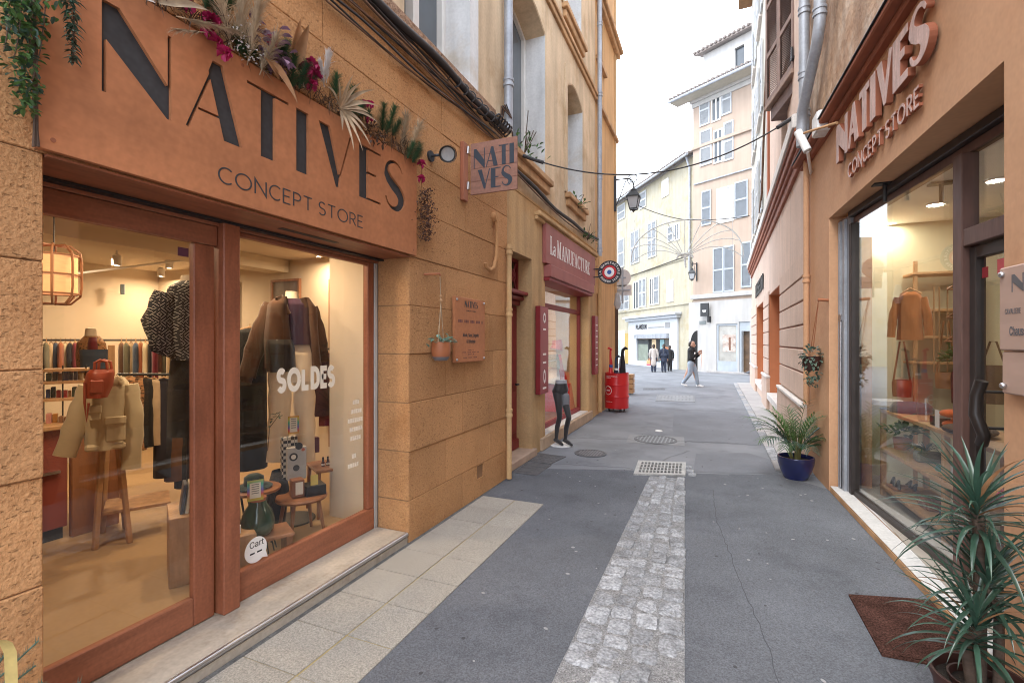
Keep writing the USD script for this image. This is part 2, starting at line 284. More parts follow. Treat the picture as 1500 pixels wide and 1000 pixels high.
    roof_tile=mat('roof_tile', (0.20, 0.17, 0.155), 0.9, 0.25, 6, rnd=0.15),
    winglass=mat('far_window_glass', (0.06, 0.07, 0.08), 0.06, 0.3, 1.0, spec=0.8),
    curtain=mat('net_curtain', (0.62, 0.62, 0.62), 0.8, 0.12, 4, stretch=(6, 6, 0.3)),
    winframe=mat('window_frame_white', (0.66, 0.64, 0.60), 0.6, 0.06, 4),
    lantern=mat('lantern_iron', (0.03, 0.033, 0.036), 0.5, 0.2, 8, spec=0.5),
    lglass=mat('lantern_glass', (0.62, 0.64, 0.66), 0.15, 0.05, 4, transl=0.5),
    tinsel=mat('garland_wire', (0.42, 0.43, 0.42), 0.6, 0.2, 9),
    leaf=mat('leaf_green', (0.055, 0.12, 0.032), 0.42, 0.4, 8, transl=0.25, spec=0.5, rnd=0.3),
    leaf_dark=mat('leaf_dark', (0.034, 0.074, 0.050), 0.32, 0.4, 8, transl=0.12, spec=0.6, rnd=0.3),
    leaf_grey=mat('leaf_greyish', (0.10, 0.15, 0.11), 0.5, 0.35, 14, transl=0.15, rnd=0.3),
    leaf_mint=mat('leaf_mint', (0.20, 0.34, 0.26), 0.5, 0.35, 14, transl=0.2, rnd=0.3),
    pine=mat('pine_green', (0.04, 0.098, 0.042), 0.6, 0.4, 14, transl=0.1, rnd=0.3),
    straw=mat('dried_straw', (0.42, 0.32, 0.21), 0.8, 0.35, 16, transl=0.2, rnd=0.25),
    dryleaf=mat('dried_leaf', (0.30, 0.155, 0.07), 0.7, 0.3, 12, transl=0.15, rnd=0.2),
    mauve=mat('mauve_leaf', (0.22, 0.12, 0.18), 0.7, 0.3, 14, transl=0.15, rnd=0.2),
    magenta=mat('magenta_flower', (0.33, 0.012, 0.075), 0.6, 0.25, 16, transl=0.2, rnd=0.2),
    feather=mat('white_feather', (0.62, 0.58, 0.55), 0.8, 0.12, 14, transl=0.3),
    stem=mat('stem_brown', (0.085, 0.05, 0.032), 0.8, 0.3, 12, bump=0.4, bs=40),
    bluepot=mat('blue_glazed_pot', (0.012, 0.016, 0.075), 0.22, 0.15, 4, spec=0.6, coat=0.5),
    brownpot=mat('brown_pot', (0.05, 0.02, 0.016), 0.5, 0.2, 6, spec=0.35),
    soil=mat('potting_soil', (0.03, 0.022, 0.016), 0.95, 0.4, 30, bump=1, bs=50, bd=0.02),
    terracotta=mat('terracotta', (0.34, 0.115, 0.045), 0.6, 0.15, 6),
    mat_brown=mat('coir_mat', (0.082, 0.040, 0.031), 1.0, 0.35, 9, fine=0.7, fs=95, bump=1.0, bs=110, bd=0.015, spec=0.05),
    white_letter=mat('white_letter', (0.74, 0.70, 0.66), 0.6, 0.03, 3),
    skin=mat('skin', (0.48, 0.27, 0.19), 0.6, 0.08, 10), hair=mat('dark_hair', (0.03, 0.02, 0.015), 0.6, 0.2, 30),
    denim=mat('light_denim', (0.30, 0.36, 0.43), 0.9, 0.15, 6), navy=mat('navy_cloth', (0.028, 0.036, 0.062), 0.9, 0.2, 6), beigecoat=mat('beige_cloth', (0.42, 0.38, 0.35), 0.9, 0.1, 6), blackcloth=mat('black_cloth', (0.018, 0.017, 0.018), 0.9, 0.3, 8, bump=0.3, bs=12, bd=0.02),
)
# ================================================================ facades
FL = Facade((-2.43, 0), (0, 1)); FM = Facade((-2.55, 0), (0, 1))
FR = Facade((1.25, 6.55), (0.038, -0.999)); FR2 = Facade((1.2, 7.74), (-0.018, -1))
FY = Facade((-1.1, 30.5), (0.573, -0.82)); FPh = Facade((-1.1, 30.05), (0.86, -0.51))

# ================================================================ ground
st = struct('street')
part(st, 'asphalt', trimesh.Trimesh([[-90, -60, 0], [90, -60, 0], [90, 150, 0], [-90, 150, 0]], [[0, 1, 2], [0, 2, 3]], process=False), M['asphalt_far'])
def sheet(pts, z): 
    m = trimesh.creation.triangulate_polygon(Polygon(pts), engine='earcut'); v = np.column_stack([m[0], np.full(len(m[0]), z)])
    f = np.asarray(m[1]); n = np.cross(v[f[:, 1]] - v[f[:, 0]], v[f[:, 2]] - v[f[:, 0]])[:, 2]; f = np.where((n < 0)[:, None], f[:, ::-1], f)
    return trimesh.Trimesh(v, f, process=False)
def wobble(p, q, n, a):
    t = np.linspace(0, 1, n); P = np.outer(1 - t, p) + np.outer(t, q); P[1:-1] += RNG.normal(0, a, (n - 2, 2)); return P.tolist()
part(st, 'dark_asphalt', sheet([(-2.42, -6), (1.6, -6)] + [(1.42, 4.0), (1.28, 6.62)] + wobble((0.80, 7.15), (-0.3, 6.75), 9, .012) + wobble((-1.06, 6.6), (-2.54, 6.1), 9, .01), 0.004), M['asphalt'])
part(st, 'asphalt_patch', sheet(wobble((-0.25, 6.82), (0.79, 7.2), 6, .01) + [(0.79, 8.0)] + wobble((0.5, 8.35), (-0.25, 8.0), 6, .02), 0.004), mat('asphalt_patch', (0.165, 0.173, 0.19), 0.9, 0.14, 1.5, fine=0.25, fs=150, bump=0.4, bs=150, bd=0.003))
part(st, 'asphalt_patch', sheet([(-0.6, 8.9), (0.78, 9.05), (0.80, 12.8)] + wobble((0.8, 12.9), (-0.9, 12.5), 6, .03) + [(-0.75, 10)], 0.004), MATS['asphalt_patch'])
def crack(pts, w=0.0045):
    P = np.array(pts, float); out = []
    for a, b in zip(P[:-1], P[1:]):
        n = max(2, int(np.linalg.norm(b - a) / 0.08)); out += wobble(a, b, n + 1, 0.006)[:-1]
    out.append(pts[-1]); return LineString(out).buffer(w / 2, cap_style=2, join_style=1)
CRK = [[(0.36, 1.6), (0.30, 3.0), (0.16, 4.0), (0.02, 5.2), (0.0, 6.1)], [(-0.35, 8.15), (-0.62, 7.55), (-0.75, 7.05)], [(-1.06, 6.72), (-2.0, 6.55), (-2.4, 6.35)],
       [(0.4, 9.1), (-2.4, 8.4)], [(0.79, 13.1), (-1.2, 12.9)]]
for c in CRK: part(st, 'crack', mv(ext(crack(c), .0008), (0, 0, .0046)), mat('crack_tar', (.055, .058, .064), .95))

gs_ = np.random.default_rng(21); spots = {'pale': [], 'dark': []}
for k in range(240):
    y = gs_.uniform(1.6, 19) if k % 3 else gs_.uniform(1.6, 7); x = gs_.uniform(-2.3, 1.2)
    if -.8 < x < -.1 and y < 7 or x < -1.6 and y < 5: continue
    spots['pale' if k % 5 < 3 else 'dark'].append(mv(ext(affinity.rotate(affinity.scale(Point(0, 0).buffer(gs_.uniform(.006, .017), 3), 1, gs_.uniform(.5, 1)), gs_.uniform(0, 180)), .0012), (x, y, .0042)))
for nm, mm in (('pale', mat('gum_pale', (.30, .30, .30), .9)), ('dark', mat('gum_dark', (.06, .06, .065), .9))): part(st, nm + '_gum_spots', cat(spots[nm]), mm, kind='stuff')
# cobbled channel down the middle of the street
def xl(y): return -0.76
def xr(y): return -0.338 + (6.5 - y) * 0.052
ch = struct('cobbled_channel')
yy = np.linspace(1.2, 6.42, 60)
bed = []; nx = 14
for y in yy: bed.append([(xl(y) + (xr(y) - xl(y)) * k / nx, y, 0.0) for k in range(nx + 1)])
bed = np.array(bed).reshape(-1, 3); bed[:, 2] = 0.006 + 0.010 * meshkit.noise(bed * 45)
f = [[i*(nx+1)+j, i*(nx+1)+j+1, (i+1)*(nx+1)+j+1, (i+1)*(nx+1)+j] for i in range(len(yy) - 1) for j in range(nx)]
part(ch, 'mortar_bed', trimesh.Trimesh(bed, np.vstack([[a[:3], [a[0], a[2], a[3]]] for a in f]), process=False), M['cobble_bed'])
def cobble(cx, cy, w, l, h, seed):
    m = trimesh.creation.icosphere(subdivisions=2); v = m.vertices; p = 8.0
    v = v / (np.abs(v) ** p).sum(1, keepdims=True) ** (1 / p)
    v = v * [w / 2, l / 2, h]; n = meshkit.noise(v * 34 + seed * 7.3); n2 = meshkit.noise(v * 11 + seed * 3.1)
    v = v * (1 + 0.10 * (n2 - .5)[:, None]); v[:, 2] += np.where(v[:, 2] > 0, 0.012 * (n - .5) + 0.016 * (n2 - .5), 0)
    a = RNG.normal(0, 0.05); c, s = math.cos(a), math.sin(a); v = np.column_stack([v[:, 0]*c - v[:, 1]*s + cx, v[:, 0]*s + v[:, 1]*c + cy, v[:, 2] - h * 0.30])
    v[:, 2] += RNG.normal(0, 0.003); return trimesh.Trimesh(v, m.faces, process=False)
k = 0
for col in range(4):
    y = 1.25 + RNG.uniform(0, .1)
    while y < 6.35:
        l = RNG.uniform(0.13, 0.215) if col in (0, 3) else RNG.uniform(0.12, 0.2); W = xr(y) - xl(y); fr = [0.0, 0.27, 0.51, 0.75, 1.0]
        w = (fr[col+1] - fr[col]) * W; cx = xl(y) + (fr[col] + fr[col+1]) / 2 * W + RNG.normal(0, .006); l = min(l, w * 1.6)
        if RNG.random() > 0.04: part(ch, 'cobblestone', cobble(cx, y + l/2, w * RNG.uniform(.88, .97), l * 0.96, 0.026, k), M['cobble'], 40)
        y += l + RNG.uniform(0.004, 0.02); k += 1

# granular tiles at the left shop door
ap = struct('tiled_apron')
part(ap, 'joint_bed', sheet([(-2.395, -1.5), (-1.668, -1.5), (-1.70, 4.83), (-2.395, 4.85)], 0.008), M['tile_joint'])
ty = [-1.5 + 0.373 * i for i in range(18)]; jag = 0
for i, y0 in enumerate(ty):
    y1 = min(y0 + 0.373, 4.9)
    if y1 - y0 < 0.08: continue
    for a, b in ((-2.395, -2.005), (-2.0, -1.672)):
        part(ap, 'tile', box(a + .003, b - .003, y0 + .003, y1 - .003, 0.0, 0.0135 + RNG.normal(0, .0008), 0.002), M['tile'])
part(st, 'dirt_strip', sheet([(-2.43, -4), (-2.395, -4), (-2.395, 4.9), (-2.43, 5.6)], 0.0085), mat('dirt_strip', (0.11, 0.105, 0.10), 0.95, 0.35, 14, fine=0.4, fs=90))

# covers and grating
def cover_round(name, c, r, label, mat_, patch=None):
    t = thing(name, label, 'manhole cover', (c[0], c[1], 0))
    part(t, 'rim', mv(lathe([(r, 0), (r, .011), (r - .03, .011), (r - .03, .004)], (0, 0, 0), 36), (c[0], c[1], 0)), mat_)
    part(t, 'lid', mv(lathe([(r - .034, 0.0), (r - .034, .0085), (0.0, .0085)], (0, 0, 0), 36), (c[0], c[1], 0)), mat_)
    ribs = []
    for kk in range(-5, 6):
        hh = math.sqrt(max(0.0, (r - .05) ** 2 - (kk * r / 6) ** 2)); 
        if hh > .03: ribs.append(box(c[0] + kk*r/6 - .012, c[0] + kk*r/6 + .012, c[1] - hh, c[1] + hh, .0, .0125))
    part(t, 'ribs', cat(ribs), mat('rib_polish', (.21, .21, .215), .5, .2, 8, metal=.4), kind='stuff'); return t
c = G(960, 644); part(st, 'concrete_patch', sheet([tuple(G(*p)[:2]) for p in ((922, 636), (1002, 640), (1003, 653), (917, 648))], 0.0045), M['concrete'])
cover_round('manhole_cover', c, 0.37, 'round ribbed iron manhole cover in a pale concrete square', mat('worn_iron', (0.10, 0.10, 0.105), 0.55, 0.3, 10, fine=0.2, fs=60, metal=0.3))
c = G(865, 664); cover_round('manhole_cover', c, 0.25, 'small round manhole cover beside the black stocking mannequin', M['iron'])
def cover_rect(pts, label, name='cover_plate', mat_=M['iron'], n=(7, 5)):
    q = np.array([G(*p)[:2] for p in pts]); t = thing(name, label, 'cover plate', (*q.mean(0), 0))
    part(t, 'frame', ext(Polygon(q).difference(Polygon(q).buffer(-.025)), .010), mat_)
    part(t, 'plate', ext(Polygon(q).buffer(-.03), .008), mat_)
    st_ = [] 
    for u in (np.arange(n[0]) + .5) / n[0]:
        for v in (np.arange(n[1]) + .5) / n[1]:
            u2, v2 = .08 + .84*u, .08 + .84*v; p = (1-u2)*(1-v2)*q[0] + u2*(1-v2)*q[1] + u2*v2*q[2] + (1-u2)*v2*q[3]; st_.append(box(p[0]-.02, p[0]+.02, p[1]-.008, p[1]+.008, 0, .0115))
    part(t, 'studs', cat(st_), mat_, kind='stuff')
cover_rect([(783, 663), (829, 669), (806, 680), (762, 674)], 'dark studded cover plate nearest the stocking mannequin')
cover_rect([(772, 677), (808, 681), (786, 697), (750, 692)], 'dark studded cover plate in front of the red door step')
cover_rect([(963, 578), (1017, 579), (1018, 589), (960, 587)], 'wide grey cover plate set in the street before the plaza', mat_=M['concrete'], n=(9, 4))
cover_rect([(942, 568.5), (974, 568.5), (974, 570.5), (942, 570.5)], 'thin long cover strip at the edge of the plaza', mat_=M['iron'], n=(6, 1))
single('metal_stud', mv(lathe([(0.07, 0), (.07, .006), (.06, .012), (0, .012)], (0, 0, 0), 20), (*G(965, 631)[:2], 0)), M['white'], 'small white round stud in the asphalt behind the manhole cover', 'stud', smooth=40)
gq = np.array([G(*p)[:2] for p in ((935, 676), (1005, 679), (1004, 698), (928, 696))]); P = Polygon(gq); holes = []
for i in range(12):
    for j in range(4):
        u, v = .07 + .86 * (i + .5) / 12, .10 + .80 * (j + .5) / 4
        p = (1-u)*(1-v)*gq[0] + u*(1-v)*gq[1] + u*v*gq[2] + (1-u)*v*gq[3]; d1 = (gq[1] - gq[0]) / 12 * .28; d2 = (gq[3] - gq[0]) / 4 * .30
        holes.append(Polygon([p - d1 - d2, p + d1 - d2, p + d1 + d2, p - d1 + d2]))
t = thing('drain_grating', 'cream square holed drain grating at the head of the cobbled channel', 'drain grating', (*gq.mean(0), 0))
part(t, 'grid', mv(ext(P.difference(unary_union(holes)), .02), (0, 0, .004)), M['grate'])
part(t, 'pit', mv(ext(P.buffer(-.02), .002), (0, 0, .0045)), M['dark'])
for i in range(3): 
    c = G(1008 + i * 3, 684 + i * 6); part(t, 'edge_stone', cobble(c[0], c[1], .10, .12, .028, 50 + i), M['cobble'], 40)
t = None

# pavement along the right, with its kerb of stones
pv = struct('right_pavement')
part(pv, 'slab_bed', box(0.79, 1.6, 7.3, 22, -.02, .012), M['concrete'])
y = 7.35; i = 0
while y < 21.5:
    l = RNG.uniform(.32, .6); part(pv, 'kerb_stone', box(0.775, 0.905, y + .004, y + l - .004, 0, .032 + RNG.normal(0, .002), .008), M['cobble'] if i % 3 else M['pav']); y += l; i += 1
y = 7.4
while y < 21.5:
    part(pv, 'paving_slab', box(0.912, 1.5, y + .003, y + .74 - .003, 0, .030, .004), M['pav']); y += .74

# ================================================================ near left building: ochre stone and the shop front
B1 = thing('ochre_stone_building', 'near left building of pitted ochre stone with a shop front in it', 'building', (-2.43, 3.5, 0))
COURSE = [0, .365, .79, 1.215, 1.64, 2.065, 2.49, 2.915, 3.34, 3.765, 4.19, 4.40]
OP0, OP1, OPT = 1.02, 3.47, 2.50
FULL = [(-2.3, 1.02), (3.47, 5.61)]
for k in range(len(COURSE) - 1):
    z0, z1 = COURSE[k], COURSE[k + 1]
    spans = FULL if z1 <= 2.5 else [(-2.3, 5.61)]
    for a, b in spans:
        cuts = [a]; 
        if a == 3.47: cuts = [a] + ([3.47 + .62] if k % 2 else [3.47 + .95])
        while cuts[-1] < b - .5: cuts.append(cuts[-1] + RNG.uniform(.55, 1.15))
        cuts = [x for x in cuts if x < b - .25] + [b]
        for s0, s1 in zip(cuts[:-1], cuts[1:]):
            if s1 < -0.8: continue
            d = RNG.normal(0, .0025)
            if k == 0 and s0 < 4.83 < s1:
                part(B1, 'stone_block', FL.poly(sbox(s0 + .003, z0 + .003, s1 - .003, z1 - .003).difference(sbox(4.76, .21, 4.92, .36)), -.30, d), M['stone'])
            else:
                part(B1, 'stone_block', FL.box(s0 + .002, s1 - .002, z0 + .002, z1 - .002, -.335, d, .0045), M['stone'] if s0 != 3.47 or z1 > 2.5 else M['stone'])
part(B1, 'wall_core', FL.poly(sbox(-2.3, 0, 5.6, 4.40).difference(sbox(OP0 - .003, -.01, OP1 + .003, OPT + .02)), -.5, -.012), M['mortar'])
part(B1, 'vent_recess', FL.box(4.75, 4.93, .20, .37, -.31, -.29), M['dark'])
# rough render band and the upper floor with tall windows
part(B1, 'rough_band', FL.box(-2.3, 5.2, 4.405, 4.52, -.5, .035, .012), M['rough_band'])
wins = [(3.40, 4.80, 4.522, 7.2), (0.6, 2.0, 4.522, 7.2)]
up = sbox(-2.3, 4.521, 5.62, 7.8)
for a, b, z0, z1 in wins: up = up.difference(sbox(a, z0 - .01, b, z1))
part(B1, 'upper_wall', FL.poly(up, -.45, 0.0), M['beige'])
for a, b, z0, z1 in wins:
    w = part(B1, 'window', cat([FL.box(a, a+.07, z0, z1, -.42, -.30, .01), FL.box(b-.27, b-.20, z0, z1, -.42, -.30, .01), FL.box((a+b-.2)/2-.05, (a+b-.2)/2+.05, z0, z1, -.41, -.28, .01), FL.box(a, b-.2, z0, z0+.08, -.42, -.30, .01)]), M['winframe'])
    part(w, 'pane', FL.box(a+.07, b-.27, z0, z1, -.40, -.38), M['winglass'])
    part(B1, 'reveal', FL.box(b-.2, b+.002, z0, z1, -.44, -.003), M['reveal'])
part(B1, 'roof_slab', FL.box(-2.3, 5.62, 7.8, 7.95, -6, .25), M['mortar'])

part(B1, 'end_wall', box(-8.4, -2.44, -2.3, -2.28, 0, 7.8), M['beige'])
# ---- shop front: sliding door, window, sill
D0 = -0.337
SF = thing('wooden_shop_front', 'red brown wooden shop front with glass door and display window under the long sign', 'shop front', FL.pt(2.2, .1, D0))
fw, fh = M['frame_wood'], M['frame_wood_h']
part(SF, 'header', FL.box(.9, 3.47, 2.445, 2.476, D0-.05, D0+.015, .004), fh); part(SF, 'door_header', FL.box(.9, 1.97, 2.325, 2.442, D0-.05, D0+.005, .004), fh)
part(SF, 'sliding_track', FL.box(.95, 3.47, 2.462, 2.4765, D0+.02, D0+.07), M['black'])
dr = part(SF, 'door', FL.box(1.832, 1.955, .105, 2.322, D0-.045, D0, .005), fw)
part(dr, 'bottom_rail', FL.box(.9, 1.83, .105, .27, D0-.045, D0-.001, .005), fh); part(dr, 'left_stile', FL.box(.9, 1.03, .272, 2.32, D0-.045, D0-.001, .005), fw)
part(dr, 'pane', FL.box(1.0, 1.84, .26, 2.335, D0-.030, D0-.024), GLASS2)
part(SF, 'post', FL.box(1.975, 2.085, .10, 2.47, D0-.06, D0+.055, .006), fw)
w = part(SF, 'display_window', FL.box(2.088, 3.42, .10, .288, D0-.05, D0+.004, .005), fh)
part(w, 'right_stile', FL.box(3.342, 3.42, .29, 2.442, D0-.05, D0+.002, .005), fw); part(w, 'pane', FL.box(2.06, 3.36, .28, 2.45, D0-.030, D0-.024), GLASS2)
part(w, 'top_rail', FL.box(2.088, 3.342, 2.415, 2.443, D0-.05, D0, .004), fh)
part(SF, 'white_jamb', FL.box(3.423, 3.456, .10, 2.44, D0-.05, D0+.01), mat('grimy_white', (.50, .49, .47), .7, .15, 4, streak=.25)); part(SF, 'jamb_gap', FL.box(3.457, 3.469, .10, 2.44, D0-.05, D0+.004), M['black'])
wl_mat = mat('window_letter', (0.80, 0.73, 0.60), 0.7, .04)
stk = part(SF, 'round_sticker', FL.poly(Point(2.255, .375).buffer(.083).union(Polygon([(2.29, .31), (2.345, .295), (2.325, .36)])), D0-.0225, D0-.0205), M['white'])
part(stk, 'print', cat([FL.text('Cart', 2.205, .395, .04, D0-.0203, depth=.001), FL.box(2.21, 2.245, .352, .362, D0-.0203, D0-.0193), FL.box(2.262, 2.30, .352, .362, D0-.0203, D0-.0193)]), M['black'])
hr = []
for i, (wd, off) in enumerate([(.10, .06), (.14, .04), (.2, .0), (.17, .02), (.15, .03), (.0, 0), (.07, .05), (.15, 0)]):
    if wd: hr += [FL.box(3.12 + off + j * .026, 3.12 + off + min(wd, j * .026 + .02), 1.22 - i * .075, 1.255 - i * .075, D0-.0225, D0-.0212) for j in range(int(wd / .026))]
part(SF, 'opening_hours', cat(hr), MATS['window_letter'], kind='stuff')
part(SF, 'alarm_sticker', cat([FL.box(1.755, 1.815, 2.235, 2.285, D0-.0225, D0-.021)]), mat('sticker_purple', (.10, .03, .06), .5))
sl = thing('stone_sill', 'worn pale stone sill with a steel nosing below the wooden shop front', 'sill', (-2.5, 2.2, 0))
part(sl, 'tread', FL.box(-2.2, 3.46, .06, .10, D0-.06, -.022, .004), M['sill'])
part(sl, 'riser', FL.box(-2.2, 3.455, 0, .0605, D0, -.006), M['sill'])
part(sl, 'nosing', tube([FL.pt(-2.2, .083, -.014), FL.pt(3.455, .083, -.014)], .019, 12), M['steel'], 40)

# ---- the long sign: a wooden box with cut-out letters
def deco(ch, t=.042, B=.25):
    if ch == 'N': w = .73; return unary_union([sbox(0, 0, t, 1), sbox(w-t, .0, w, 1), Polygon([(0, 1), (.17, 1), (w, .34), (w, -.02), (w-.05, -.02), (0, .62)])]), w
    if ch == 'A': w = .80; return unary_union([Polygon([(.36, 1), (.50, 1), (w, 0), (w-.28, 0), (.30, .84)]), LineString([(.40, .98), (.02, 0)]).buffer(t/2, cap_style=2), sbox(.16, .27, .58, .27+t*.8)]), w
    if ch == 'T': w = .74; return unary_union([sbox(0, 1-t, w, 1), sbox(.23, 0, .23+B, 1)]), w
    if ch == 'I': return sbox(0, 0, B, 1), B
    if ch == 'V': w = .80; return unary_union([Polygon([(0, 1), (.26, 1), (.52, .16), (.49, 0), (.40, 0)]), LineString([(.44, .02), (w-.03, 1)]).buffer(t/2, cap_style=2)]), w
    if ch == 'E': w = .64; return unary_union([sbox(0, 0, B, 1), sbox(0, 1-t, w, 1), sbox(0, .5, w*.78, .5+t), sbox(0, 0, w, t)]), w
    if ch == 'S':
        w = .70; c = arc(.36, .745, .235, 20, 200, 12) ; c += [(.14, .66), (.2, .58), (.33, .49), (.48, .41), (.55, .33)]; c += arc(.33, .265, .245, 5, -165, 14)
        c = np.array(c); n = len(c); u = np.linspace(0, 1, n); r = .02 + .105 * np.exp(-((u - .52) / .22) ** 2); ps = []
        for i in range(n - 1): ps.append(unary_union([Point(c[i]).buffer(r[i], 6), Point(c[i+1]).buffer(r[i+1], 6)]).convex_hull)
        g = unary_union(ps); b = g.bounds; return affinity.scale(affinity.translate(g, -b[0], -b[1]), w / (b[2]-b[0]), 1.03 / (b[3]-b[1]), origin=(0, 0)), w
MONO = {'C': [arc(.42, .5, .42, 48, 312, 18, .5)], 'O': [arc(.46, .5, .46, 0, 360, 26, .5)], 'N': [[(0, 0), (0, 1), (.7, 0), (.7, 1)]], 'E': [[(.5, 1), (0, 1), (0, 0), (.5, 0)], [(0, .52), (.44, .52)]],
        'P': [[(0, 0), (0, 1), (.26, 1)] + arc(.26, .73, .27, 90, -90, 9) + [(0, .46)]], 'T': [[(0, 1), (.66, 1)], [(.33, 1), (.33, 0)]],
        'S': [arc(.27, .75, .25, 35, 235, 10) + arc(.27, .26, .26, 55, -150, 12)], 'L': [[(0, 1), (0, 0), (.5, 0)]], 'D': [[(0, 0), (0, 1), (.2, 1)] + arc(.2, .62, .38, 90, 0, 7) + arc(.2, .38, .38, 0, -90, 7) + [(0, 0)]], 'R': [[(0, 0), (0, 1), (.26, 1)] + arc(.26, .74, .26, 90, -90, 9) + [(0, .48)], [(.26, .48), (.56, 0)]], ' ': []}
def mono(txt, w=.09, gap=.24):
    x = 0; ps = []
    for chh in txt:
        ss = MONO[chh]
        if not ss: x += .34; continue
        wid = max(p[0] for s in ss for p in s)
        for s in ss: ps.append(LineString([(x + a, b) for a, b in s]).buffer(w/2, cap_style=2, join_style=2))
        x += wid + gap - (.17 if chh == 'E' and w > .2 else 0)
    return ps, x - gap
def fit(poly, s, z, w, h): return affinity.translate(affinity.scale(poly, w, h, origin=(0, 0)), s, z)
sub, tw = mono('SOLDES', .31, .38)
for g in sub: part(SF, 'sale_letter', FL.poly(fit(g.buffer(0), 2.43, 1.408, .525 / tw, .135), D0-.0205, D0-.019), MATS['window_letter'])
SG = thing('long_shop_sign', 'long red brown wooden sign with large dark cut letters over the left shop front', 'sign', FL.pt(2.25, 2.5))
board = sbox(.985, 2.498, 3.525, 3.31); LET = []
for chh, y, w in zip('NATIVES', (1.192, 1.542, 1.877, 2.217, 2.401, 2.79, 3.08), (.282, .306, .283, .098, .31, .248, .281)):
    g, gw = deco(chh); LET.append(fit(g, y, 2.812, w / gw, .392))
sub, tw = mono('CONCEPT STORE'); LT2 = [fit(g, 1.712, 2.588, 1.115 / tw, .083) for g in sub]
part(SG, 'board', FL.poly(board.difference(unary_union(LET)), .015, .04), M['sign_wood'])
part(SG, 'backing', FL.box(.985, 3.525, 2.498, 3.31, .001, .0145), M['sign_wood'])
for g in LET: part(SG, 'letter', FL.poly(g.buffer(-.0006), .012, .022), M['letter_dark'])
for g in LT2: part(SG, 'small_letter', FL.poly(g, .038, .0415), M['letter_dark'])
for a_, z_ in ((1.03, 2.54), (1.03, 3.27), (1.85, 3.27), (2.7, 3.27), (3.48, 3.27), (3.48, 2.54)): part(SG, 'screw', FL.poly(affinity.translate(Point(0, 0).buffer(.009), a_, z_), .038, .0415), M['frame_wood'])
part(SG, 'soffit', FL.box(1.022, 3.468, 2.4785, 2.4885, D0+.03, .013), M['frame_wood_h'])
part(SG, 'soffit_slot', FL.box(2.25, 2.75, 2.4765, 2.4782, -.16, -.11), M['black'])

# ================================================================ middle left building: lime render, red door, hosiery shop
B2 = thing('lime_rendered_building', 'beige lime rendered building with arched tall windows over a red fronted shop', 'building', (-2.55, 8.3, 0))
def arched(a, b, z0, z1, rise):
    n = 10; return Polygon([(a, z0), (b, z0)] + [(b + (a - b) * i / n, z1 + rise * math.sin(math.pi * i / n)) for i in range(n + 1)])
W = sbox(5.62, 0, 11.1, 12.0)
door = sbox(5.80, 0, 6.83, 3.0); shopw = sbox(7.45, 0, 10.42, 2.84)
A = [arched(6.05, 7.5, 4.42, 6.82, .22), arched(8.75, 9.95, 4.55, 6.62, .22), arched(8.55, 9.85, 7.98, 10.2, .2), arched(5.95, 7.4, 8.0, 10.2, .2)]
lower = W.intersection(sbox(5, 0, 12, 3.86)).difference(door).difference(shopw)
upper = W.intersection(sbox(5, 3.86, 12, 15))
for g in A: upper = upper.difference(g)
part(B2, 'lower_wall', FM.poly(lower, -.5, 0), M['beige2']); part(B2, 'upper_wall', FM.poly(upper, -.5, -.012), M['beige'])
for g in A:
    a, z0, b, z1 = g.bounds
    part(B2, 'reveal', FM.box(b - .008, b + .06, z0, z1 - .21, -.48, -.016), M['reveal']); part(B2, 'reveal_head', FM.poly(g.difference(affinity.translate(g, 0, -.02)).intersection(sbox(a, z1-.3, b, z1+.1)), -.48, -.02), M['beige'])
    w = part(B2, 'window', FM.poly(g.difference(g.buffer(-.085)).union(sbox((a+b)/2-.04, z0, (a+b)/2+.04, z1-.05)), -.46, -.36), M['winframe'])
    part(w, 'pane', FM.poly(g.buffer(-.04), -.43, -.41), M['winglass'])
    part(B2, 'window_sill', cat([FM.box(a-.12, b+.12, z0-.10, z0-.003, -.45, .10, .012), FM.box(a-.06, b+.06, z0-.24, z0-.102, -.02, .055, .012)]), M['ruststone'])
    part(B2, 'architrave', FM.box(a-.16, a-.03, z0, z1+.1, -.02, .02, .006), M['beige'])
part(B2, 'string_course', cat([FM.box(5.62, 11.1, 7.50, 7.58, -.02, .07, .012), FM.box(5.62, 11.1, 7.40, 7.498, -.02, .035, .008)]), M['ruststone'])
part(B2, 'lower_moulding', cat([FM.box(6.95, 11.0, 3.70, 3.765, -.02, .10, .012), FM.box(6.95, 11.0, 3.64, 3.698, -.02, .05, .008)]), M['beige2'])
part(B2, 'base_band', FM.box(5.62, 11.1, 3.86, 3.90, -.03, .012, .008), M['beige2'])
part(B2, 'roof_slab', FM.box(5.62, 11.1, 12, 12.2, -6, .3), M['mortar'])
